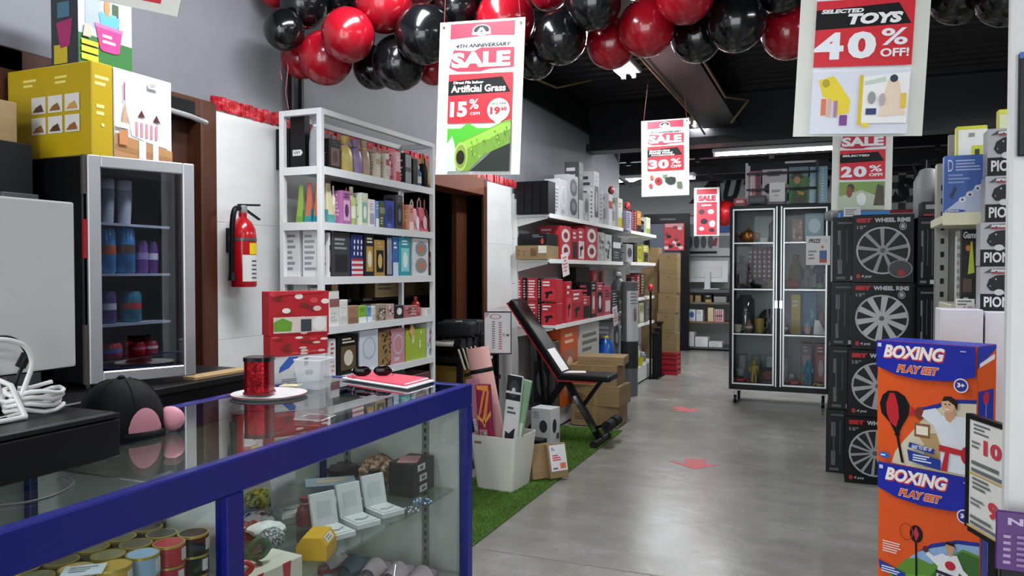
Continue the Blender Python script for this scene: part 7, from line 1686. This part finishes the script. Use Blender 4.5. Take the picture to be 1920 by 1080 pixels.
K(3, 1508, 1545, 400, 'box', '#7f9aa6', 'pale blue picture board'+C3, style='disc', c2='#b8ccd4', c3='#e0e8ea', depth=.04)
o_figure('straw_figure', 'straw coloured ornament'+C3, 'ornament', (onY(1517, 440, KY+.12).x, KY+.12, ([KZ0+.06]+KS[::-1])[3]+.001), .17, mat('#b89a60', .7))
for k in range(6):
    K(2, 1400+k*9, 1408+k*9, 462, 'box', ('#5a2430', '#6a2c38', '#4e1e2a', '#632634', '#56222e', '#6c3040')[k], 'maroon book in the row on the second shelf of the glazed cabinet', group='maroon books in the cabinet', style='lines', c2='#b89aa0', depth=.12, name='book', cat='book').location.y = KY+.35
o_figure('figure_toy', 'black and grey robot figure'+C2, 'figure', (onY(1390, 520, KY+.12).x, KY+.12, ([KZ0+.06]+KS[::-1])[2]+.001), .26, mat('#2a2c30', .4, 0, .3, 20))
soft2('game_pad', 'black camera case'+C2, 'case', 1420, 525, 2, .075, (1.1, .6, .7), mat('#121215', .5), 34, .12)
o_hat('felt_hat', 'tan felt hat'+C2, (onY(1440, 500, KY+.26).x, KY+.26, ([KZ0+.06]+KS[::-1])[2]+.001), .09, mat('#9a8660', .7))
o_car('toy_car', 'orange toy car'+C2, (onY(1482, 475, KY+.34).x, KY+.34, ([KZ0+.06]+KS[::-1])[2]+.001), .12, mat('#b8582a', .4))
soft2('red_cloth', 'dark red draped cloth'+C2, 'cloth', 1487, 530, 2, .08, (1.2, .7, .6), mat('#7a1c1c', .7), 37, .14)
o_vase('carved_mask', 'tan carved mask'+C2, 'mask', (onY(1492, 500, KY+.3).x, KY+.3, ([KZ0+.06]+KS[::-1])[2]+.001), .055, .26, mat('#8a7452', .7))
o_figure('grey_model', 'grey speckled model'+C2, 'model', (onY(1515, 522, KY+.14).x, KY+.14, ([KZ0+.06]+KS[::-1])[2]+.001), .2, mat('#6a6c70', .6, 0, .4, 30))
o_figure('soft_toy', 'purple soft toy'+C2, 'toy', (onY(1540, 515, KY+.26).x, KY+.26, ([KZ0+.06]+KS[::-1])[2]+.001), .24, mat('#4a2a68', .6))
o_car('green_car', 'small green toy car'+C2, (onY(1545, 536, KY+.12).x, KY+.12, ([KZ0+.06]+KS[::-1])[2]+.001), .1, mat('#2a9a4a', .4))
o = MB().lathe([(.085, 0), (.09, .02), (.09, .32), (.06, .36), (.06, .38)], 24).build('glass_dome', glass('#cfd6da', .12, .02), None, True); p = onY(1406, 600, KY+.2); o.location = (p.x, KY+.2, KS[2]+.001); tag(o, 'tall glass dome'+C1, 'dome')
o = MB().lathe([(.045, 0), (.05, .1), (.03, .2), (.02, .26)], 12).build('dome_figure', mat('#8a8c90', .3, .5), None, True); o.location = (p.x, KY+.2, KS[2]+.002); tag(o, 'silver figure standing inside the glass dome', 'figure')
o_helmet('model_helmet', 'dark grey model helmet'+C1, (onY(1440, 590, KY+.28).x, KY+.28, ([KZ0+.06]+KS[::-1])[1]+.001), .1, mat('#33363c', .45, 0, .3, 20))
o_cup('gold_cup', 'pale gold cup'+C1, (onY(1430, 605, KY+.12).x, KY+.12, ([KZ0+.06]+KS[::-1])[1]+.001), .045, .11, mat('#b8a05a', .4, .3))
for k, (x, c, nm) in enumerate(((1383, '#c8bcae', 'white and tan'), (1400, '#8a6a58', 'brown'), (1424, '#d8d6d2', 'white arched'), (1452, '#9a8468', 'tan'), (1478, '#7a6a50', 'olive brown'), (1497, '#d8c8c0', 'white and pink'), (1515, '#c8aaa0', 'rose'), (1530, '#8a8a86', 'grey'))):
    pos_ = (onY(x, 618, KY+.1).x, KY+.1+.02*(k % 3), KS[2]+.001); mm = mat(c, .35, 0, .3, 25)
    if k % 3 == 0: o_cup('china_cup', '%s china cup' % nm+C1, pos_, .036, .06, mm, R(40*k))
    elif k % 3 == 1: o_vase('china_vase', '%s china vase' % nm+C1, 'vase', pos_, .034, .1, mm, mat('#c8c2b8', .4))
    else: o_teapot('china_teapot', '%s china teapot' % nm+C1, pos_, .036, mm, R(60*k))
K(1, 1482, 1500, 552, 'box', '#a8922a', 'yellow triangular pennant'+C1, style='foot', c2='#8a7420', depth=.03)
K(1, 1505, 1532, 548, 'box', '#2f6f9a', 'blue wrapped figure box'+C1, style='dots', c2='#6aa0c0', c3='#1f5074', depth=.06)
o_figure('pink_doll', 'pink figure on a white base'+C1, 'figure', (onY(1543, 575, KY+.25).x, KY+.25, ([KZ0+.06]+KS[::-1])[1]+.001), .2, mat('#c08a80', .5))
o = MB().prism([(-.05, 0), (.07, 0), (.0, .14), (-.04, .14)], -.003, .003).build('white_card', mat('#dcdcd8', .5)); p = onY(1540, 620, KY+.08); o.location = (p.x, KY+.08, KS[2]+.001); tag(o, 'white folded price card'+C1, 'card')
for k in range(8):
    x = 1394+(k % 4)*16; yy = 660 if k < 4 else 690
    dp_ = .15 if k >= 4 else .28
    o_cup('grey_cup', 'pale grey tall cup on the floor of the glazed cabinet' if k < 4 else 'blue grey short cup on the floor of the glazed cabinet', (onY(x, yy, KY+dp_).x, KY+dp_, KZ0+.061), .042, .2 if k < 4 else .1, mat('#8f9aa2' if k >= 4 else '#a9adb0', .4), R(20), 'tall grey cups' if k < 4 else 'short blue grey cups')
K(0, 1412, 1446, 688, 'box', '#1a1416', 'black box with a red emblem'+C0, style='disc', c2='#6a1c24', c3='#4a4a50', depth=.04)
o_figure('yellow_robot', 'yellow toy robot'+C0, 'toy', (onY(1402, 700, KY+.08).x, KY+.08, ([KZ0+.06]+KS[::-1])[0]+.001), .18, mat('#a8923a', .5))
o_car('red_model_car', 'red model car'+C0, (onY(1386, 712, KY+.08).x, KY+.08, ([KZ0+.06]+KS[::-1])[0]+.001), .13, mat('#b01c2c', .35))
for k in range(2):
    K(0, 1502+k*25, 1524+k*25, 645, 'box', ('#6a5a5c', '#8a3438')[k], ('dull pink figure box', 'red figure box')[k]+C0, style='window', c2=('#9a8486', '#a8585a')[k], c3='#c8b8b8', depth=.1)
o_figure('blue_toy_stand', 'bright blue toy stand'+C0, 'toy', (onY(1518, 690, KY+.05).x, KY+.05, ([KZ0+.06]+KS[::-1])[0]+.001), .2, mat('#1f7a9a', .4))
o_car('red_toy_boat', 'small red toy boat'+C0, (onY(1500, 722, KY+.04).x, KY+.04, ([KZ0+.06]+KS[::-1])[0]+.001), .13, mat('#b83a3e', .4))
o_car('yellow_toy_digger', 'small yellow toy digger'+C0, (onY(1545, 708, KY+.04).x, KY+.04, ([KZ0+.06]+KS[::-1])[0]+.001), .1, mat('#c8a03a', .4))
K(0, 1480, 1490, 702, 'box', '#8a8c8c', 'small grey box'+C0, style='plain', depth=.04)
for o in set(bpy.data.objects)-CAB0:
    if o.type == 'EMPTY' and o.parent is None: o.scale = (1.2, 1.1, 1.3)
cab = [o for o in set(bpy.data.objects)-CAB0 if o.parent is None and o.name.split('.')[0] != 'dome_figure']
cab.sort(key=lambda o: o.name)
spread([o for o in cab if not o.name.startswith('book')], KX0+.03, KX1-.03, KY+.064, KY+KD-.02, [o for o in cab if o.name.startswith('book')])
dm_ = bpy.data.objects['glass_dome'].location; bpy.data.objects['dome_figure'].location = (dm_.x, dm_.y, KS[2]+.002)
# sign on the door, rack and pictures on top of the cabinet
a = onY(1511, 497, KY-.01); b = onY(1557, 442, KY-.01)
o = carton('door_notice', 'white price notice stuck on the cabinet door', 'notice', ((a.x+b.x)/2, KY-.008, a.z), (b.x-a.x, .004, b.z-a.z), 0, '#dcdcda', {'front': [('T', .1, .76, .62, .9, 'PRIZE', '#3a3c40', .3, .04), ('R', .56, .12, .86, .5, '#4a6a9a'), ('R', .56, .08, .86, .2, '#b8503c'), ('L', .1, .2, .48, .5, 3, '#8a8c90'), ('E', .68, .62, .06, .05, '#d8704a'), ('E', .8, .83, .09, .07, '#c8ccd0')]})
KT = KZ1+.001
rk = thing('wire_stand', 'black wire stand on top of the glazed cabinet', 'stand', ((KX0+KX1)/2, KY+.1, KT))
ra_ = onY(1400, 310, KY+.1).x-rk.location.x; rb_2 = onY(1532, 310, KY+.1).x-rk.location.x; rt = onY(1400, 306, KY+.1).z-KT
for x in (ra_, rb_2):
    for y in (0, .22): MB().box(x-.012, x+.012, y, y+.02, 0, rt).build('post', mat('#3a3b3f', .4) if x == rb_2 else mat('#b0b2b4', .4), rk)
for z in (rt*.35, rt*.72): MB().box(ra_, rb_2, 0, .012, z, z+.02).build('rail', BLACKMETAL, rk)
MB().box(ra_, rb_2, 0, .24, .0, .012).build('tray', BLACKMETAL, rk)
MB().box(ra_+.55*(rb_2-ra_), rb_2, .02, .03, rt-.02, rt).build('top_rail', mat('#c8cacc', .4), rk)
def tp_(x0, x1, y0, y1, col, label, prints, dep=.03, dy=.14, name='picture_box', cat='box'):
    Y = KY+dy; a = onY(x0, y1, Y); b = onY(x1, y0, Y)
    return carton(name, label, cat, ((a.x+b.x)/2, Y+dep/2, KT+.013), (b.x-a.x, dep, b.z-KT-.013), 0, col, {'front': prints})
tp_(1404, 1427, 320, 382, '#8a4a58', 'red and white figure box in the wire stand', [('R', .1, .05, .5, .9, '#c8b0b4'), ('R', .6, .05, .95, .95, '#5a1c28'), ('R', .3, .1, .42, .5, '#b83a4a')])
tp_(1429, 1476, 316, 382, '#b9b4bc', 'pale purple cartoon comic board in the wire stand', [('E', .3, .45, .22, .15, '#2a1c30'), ('E', .6, .4, .2, .25, '#cfc8d4'), ('L', .2, .8, .9, .95, 2, '#5a5460'), ('R', .85, .02, 1, .4, '#6a6478')])
tp_(1479, 1516, 312, 382, '#3d7a3c', 'green picture of a man in a flat cap on the cabinet', [('R', 0, .75, 1, 1, '#6f8c94'), ('E', .42, .73, .34, .07, '#2c3d22'), ('E', .42, .77, .28, .08, '#33442a'), ('E', .42, .64, .16, .1, '#c08a6a'), ('P', [(.1, 0), (.15, .3), (.35, .5), (.55, .5), (.9, .4), (.95, 0)], '#2c5a2a'), ('P', [(.4, .36), (.8, .3), (.75, .22), (.5, .25)], '#b8863a'), ('R', .35, .05, .75, .16, '#5a3a34')])
tp_(1518, 1552, 311, 382, '#86b4c8', 'pale blue map board on the cabinet', [('P', [(0, .55), (.6, .85), (.6, 0), (0, 0)], '#a9ccd6'), ('R', .62, .05, .8, .95, '#b8d4c8')]+[('R', .62, .08+.08*k, .8, .1+.08*k, '#6a9ab4') for k in range(11)])
o = carton('price_card', 'white price card hung on the wire stand', 'card', (onY(1457, 370, KY+.08).x, KY+.085, onY(1457, 378, KY+.08).z), (onY(1472, 370, KY+.08).x-onY(1442, 370, KY+.08).x, .006, onY(1457, 342, KY+.08).z-onY(1457, 378, KY+.08).z), R(-4), '#dfe0df', {'front': [('L', .15, .5, .85, .62, 2, '#55565a'), ('L', .3, .3, .7, .36, 1, '#a8a8aa')]})
tp_(1376, 1398, 372, 383, '#c03a40', 'small red and white carton on the cabinet corner', [('R', .2, .3, .8, .7, '#e4d4d4')], .1, .05)
tp_(1403, 1436, 366, 383, '#2c2d31', 'black radio on the cabinet top', [('R', .1, .3, .9, .7, '#55565a')], .06, .02)

# ================================================================== right hand gondola by the window of goods
RX0 = .34; RY = 2.95
rg = thing('aisle_gondola', 'cream edged display gondola behind the boxing play sets', 'shelf', (0, 0, 0))
rl_ = onY(1766, 400, RY+.02).x; zs = onY(1800, 402, RY).z; zs2 = onY(1800, 640, RY).z
MB().box(rl_+.06, 1.9, RY+.36, RY+.39, 0, 1.86).build('back_panel', mat('#77776f', .5), rg)
MB().box(rl_+.02, rl_+.06, RY+.34, RY+.40, 0, 1.75).build('upright', mat('#8c8c86', .4, .3), rg)
sl = MB(); z = .3
while z < 1.7: sl.box(rl_+.034, rl_+.046, RY+.338, RY+.3395, z, z+.02); z += .05
sl.build('slot', mat('#1a1a1a', .8), rg)['kind'] = 'stuff'
MB().box(rl_, 1.9, RY, RY+.34, zs-.03, zs).build('shelf_board', mat('#d9d5b8', .4), rg, bevel=.003)
MB().box(rl_, 1.9, RY-.008, RY-.001, zs-.035, zs+.006).build('price_rail', mat('#e4e0bc', .4), rg)
zb3_ = onY(1815, 570, RY+.1).z
MB().box(rl_+.03, 1.9, RY+.03, RY+.34, zb3_-.03, zb3_).build('shelf_board', mat('#c9c6b0', .4), rg, bevel=.003)
MB().box(rl_+.05, 1.9, RY+.06, RY+.36, .02, .2).build('base_box', mat('#c9c6b8', .4), rg)
def RP(x0, x1, y0, label, col, prints, Y, z, depth=.04, name='tool_pack', cat='pack', rz=0, m=None):
    a = onY(x0, 507, Y); b = onY(x1, 507, Y); t = onY((x0+x1)/2, y0, Y).z
    return carton(name, label, cat, ((a.x+b.x)/2, Y+depth/2, z), (b.x-a.x, depth, t-z), rz, col, {'front': prints}, m=m)
BLU = [('R', 0, 0, 1, 1, '#3e63b0'), ('P', [(.02, .06), (.98, .55), (.98, .02), (.02, .02)], '#c3cde4'), ('E', .46, .25, .09, .045, '#e4e8f0'), ('E', .64, .34, .09, .05, '#e4e8f0'), ('E', .83, .44, .08, .05, '#e4e8f0'), ('E', .46, .25, .03, .02, '#2a3040'), ('E', .64, .33, .035, .02, '#2a3040'), ('E', .83, .43, .03, .02, '#2a3040'),
       ('T', .09, .73, .22, .93, 'D', '#d4dcec', 0, .0), ('L', .28, .74, .9, .92, 4, '#a9bbe0'), ('L', .1, .53, .7, .68, 3, '#8aa0d0'), ('P', [(.14, .3), (.2, .27), (.32, .44), (.26, .48)], '#2b3340'), ('E', .3, .06, .24, .025, '#2c52a4'), ('L', .1, .05, .5, .07, 1, '#dfe4f0')]
RP(1768, 1844, 291, 'blue chainsaw chain pack standing on the cream shelf edge', '#3e63b0', BLU, RY+.02, zs+.001)
RP(1790, 1848, 236, 'yellow and white tool pack standing behind the blue chain pack', '#c9c63a', [('R', .06, .0, 1, .96, '#dedfdb'), ('P', [(.14, .62), (.17, .63), (.28, .2), (.24, .2)], '#26282a'), ('R', .5, .55, .85, .78, '#c3c83a'), ('R', .6, .6, .75, .74, '#3a3c30'), ('R', .55, .3, .7, .36, '#4a4a8a'), ('L', .4, .88, .6, .92, 1, '#8a8a88')], RY+.11, zs+.001)
RP(1868, 1890, 205, 'tall yellow edged white pack behind the speaker boxes', '#c9c63a', [('R', .1, .0, 1, .95, '#cfd4b0'), ('E', .5, .6, .3, .2, '#7a8a4a')], RY+.16, zs+.001)
BLK = [('R', .0, .86, 1, 1, '#17181a'), ('T', .06, .88, .95, .97, 'Gamma', '#d8d8d8', .1, .03), ('R', .02, .02, .98, .84, '#2b2d28'), ('P', [(.3, .4), (.42, .84), (.5, .84), (.62, .42)], '#b9c43a'), ('E', .3, .75, .12, .04, '#c8743a'), ('R', .06, .16, .5, .34, '#5a4238'), ('L', .1, .06, .5, .09, 1, '#c8c8c4')]
RP(1803, 1842, 430, 'black gamma tool pack with a yellow flash on the lower shelf', '#1f211f', BLK, RY+.06, zb3_+.001)
RP(1793, 1801, 432, 'narrow silver tool pack beside the black one', '#b9bab6', [('L', .1, .1, .9, .9, 8, '#8a8b88')], RY+.1, zb3_+.001)
o = carton('shelf_price', 'white shelf price card with red figures', 'card', (onY(1810, 580, RY-.01).x, RY-.005, onY(1822, 590, RY).z), (.055, .004, onY(1822, 566, RY).z-onY(1822, 590, RY).z+.01), 0, '#e0dfda', {'front': [('L', .08, .6, .9, .9, 2, '#6a6a6c'), ('T', .4, .1, .9, .5, '15', '#b82a38', 0, .05)]})
# speaker boxes
pion = [('R', 0, 0, 1, 1, '#a9aaad'), ('R', 0, 0, 1, .38, '#1a1b1d'), ('T', .06, .08, .8, .32, 'PIONEER', '#d0d1d3', 0, .03), ('P', [(.1, .56), (.14, .72), (.25, .8), (.42, .82), (.5, .76), (.5, .52), (.42, .42), (.3, .44), (.16, .46)], '#26272a'), ('E', .25, .72, .012, .022, '#b8b9bc'), ('E', .16, .56, .01, .02, '#8a8b8e'), ('E', .3, .42, .08, .07, '#c3c4c6'), ('P', [(.05, .86), (.16, .95), (.5, .96), (.52, .9), (.2, .87)], '#3a3b3e'), ('T', .16, .885, .46, .94, 'SPEED', '#dcdcdc', .2, .05), ('R', .18, .84, .4, .87, '#a82a34'), ('E', .78, .62, .16, .2, '#33343a'), ('O', .78, .62, .16, .2, .12, '#77787c')]
pd_ = 2.55
ysb = [582, 499, 416, 330, 242]; xl = [1838, 1837, 1845, 1848]
PY = onY(1840, 507, 2.86).y
zw = onY(1840, 582, PY).z
for k in range(4):
    z0_ = onY(1850, ysb[k], PY).z; z1_ = onY(1850, ysb[k+1], PY).z; x0_ = onY(xl[k], 500, PY).x
    carton('car_speaker_box', 'grey car speaker box with black name band, %s of the stack' % ('lowest', 'second up', 'third up', 'topmost')[k], 'box', (x0_+.085, PY+.034, z0_), (.17, .09, z1_-z0_-.002), R(-1), '#a9aaad', {'front': pion}, group='stacked car speaker boxes')
# white cartons under them
for k, (x0, x1, yt) in enumerate(((1764, 1844, 580), (1848, 1935, 583))):
    a = onY(x0, 507, PY-.06); b = onY(x1, 507, PY-.06)
    carton('white_carton', ('tall plain white carton behind the boxing sets', 'tall plain white carton under the car speaker boxes')[k], 'box', ((a.x+b.x)/2, PY+.0, 0), ((b.x-a.x), .14, onY((x0+x1)/2, yt, PY-.06).z if k == 0 else zw-.001), 0, '#dcdbe2', {'front': [('R', .04, .5, .045, .98, '#c0bfc8')]})
# grey sprayer and dark goods above the wheel boxes
zt4 = 4*(bh+.001)
p = onY(1755, 345, HY+.2)
ti = hx1+.14
def sprayer(label, c, col, h):
    t = thing('sprayer', label, 'sprayer', c)
    MB().lathe([(.075, 0), (.085, .02), (.085, h*.6), (.05, h*.8), (.03, h*.82)], 16).build('tank', mat(col, .5, 0, .1), t, True)
    MB().tube([(0, 0, h*.82), (0, 0, h*.95), (.05, 0, h)], .014, 8).build('spout', BLACKMETAL, t, True)
    MB().tube([(-.06, 0, h*.7), (-.09, 0, h*.9), (0, 0, h)], .008, 8).build('grip', BLACKMETAL, t, True)
sprayer('pale grey garden sprayer standing on the wheel cover boxes', (hx1+.105, HY+.31, zt4-.022), '#8f9092', .4)
o = carton('grinder_box', 'black boxed tool with a red base line on the wheel cover boxes', 'box', (hx1+.135, HY+.045, zt4-.022), (.2, .12, .09), R(4), '#222327', {'front': [('R', .05, .05, .9, .16, '#a8242c'), ('R', .1, .5, .5, .8, '#9a9b9e')]})
soft_m = mat('#141416', .6)
o = MB().ball((0, 0, 0), 1, 14, 9, (.06, .06, .14)).build('black_bag', soft_m, None, True); o.location = (hx1+.2, HY+.17, zt4-.022+.139); tag(o, 'black soft bag beside the garden sprayer', 'bag')
o = MB().lathe([(.05, 0), (.06, .02), (.06, .1), (.02, .13)], 14).build('grey_tin', mat('#8a8d90', .35, .4), None, True); o.location = (hx0-.12, HY+.53, zt4); o.scale = (.8, .8, .55); tag(o, 'small grey tin on the rear wheel cover boxes', 'tin')
o = carton('white_packet', 'white printed packet standing on the wheel cover boxes', 'packet', (hx0+.0, HY+.19, zt4), (.1, .05, .06), 0, '#d8dadc', {'front': [('L', .1, .2, .9, .8, 3, '#8a8c90')]})
# ================================================================== price board and pillar
da, db = 1.78, 1.66
pA = atD(1817, 782, da); pB = atD(1876, 795, db)
dirv = Vector((pB.x-pA.x, pB.y-pA.y, 0)); wd_b = dirv.length; rzp = math.atan2(dirv.y, dirv.x)
z1p = pA.z; z0p = atD(1820, 985, da).z
sbd = thing('price_board', 'black framed price board with red figures beside the boxing sets', 'sign', (pA.x, pA.y, z0p), rzp)
hp_ = z1p-z0p
wd_b += .03
MB().box(0, wd_b, .0, .008, 0, hp_).build('sheet', mat('#e4e2dc', .4), sbd)
for q in ((-.008, .004, -.004, hp_+.008), (wd_b-.002, wd_b+.01, -.004, hp_+.008), (.004, wd_b-.002, hp_-.002, hp_+.008), (.004, wd_b-.002, -.012, .002)): MB().box(q[0], q[1], -.003, .012, q[2], q[3]).build('frame_bar', mat('#111113', .35), sbd)
art(sbd, (Vector((0, 0, 0)), Vector((wd_b, 0, 0)), Vector((0, 0, hp_)), Vector((0, -1, 0))), [('R', .02, .485, .98, .505, '#c8a860'), ('L', .14, .87, .6, .96, 3, '#6a6b70'), ('T', .4, .7, .85, .84, '10', '#c83a48', 0, .05), ('L', .1, .74, .32, .8, 2, '#77787c'), ('L', .1, .52, .9, .62, 2, '#6a6b70'), ('L', .14, .37, .6, .47, 3, '#6a6b70'), ('T', .55, .17, .8, .32, '9', '#c83a48', 0, .05), ('L', .1, .22, .45, .28, 2, '#77787c'), ('L', .1, .04, .9, .12, 2, '#6a6b70'), ('R', .02, .0, .98, .02, '#c8a860')])
MB().box(wd_b*.4, wd_b*.6, .012, .03, -z0p, hp_*.4).build('post', BLACKMETAL, sbd)
MB().box(-.0, wd_b, .0, .16, -z0p, -z0p+.012).build('foot', BLACKMETAL, sbd)
q0_ = atD(1889, 600, 1.40)
pr_ = struct(MB().box(q0_.x, q0_.x+.5, q0_.y, q0_.y+.035, 0, 3.2).build('pillar', mat('#cfcfcd', .45, 0, .04), bevel=.006))
fp = atD(1893, 240, 1.38)
o = carton('notice_sign', 'black notice sign with a blue top edge fixed to the white pillar', 'sign', (q0_.x+.19, q0_.y-.008, atD(1893, 296, 1.40).z), (.36, .012, atD(1893, 106, 1.40).z-atD(1893, 296, 1.40).z), 0, '#15161b', {'front': [('R', 0, .94, 1, 1, '#2a5aa8')]})
z0u, z1u = atD(1890, 1062, 1.38).z, atD(1890, 952, 1.38).z
PUR = [('T', .08, .78, .3, .9, 'NM', '#b9a4c4', 0, .04)]+[('R', .05, .12+.11*k, .1, .17+.11*k, '#a48cb0') for k in range(5)]+[('L', .14, .1, .8, .62, 6, '#8a6a9a')]
px0 = atD(1869, 1000, 1.36)
o = carton('purple_sheet', 'purple printed sheet fixed in front of the white pillar', 'sign', (px0.x+.11, px0.y+.005, z0u), (.22, .008, z1u-z0u), R(-3), '#4a1c66', {'front': PUR})
o = carton('sheet_holder', 'black stand carrying the purple sheet at the pillar', 'stand', (px0.x+.11, px0.y+.03, 0), (.2, .03, z0u), R(-3), '#121214')
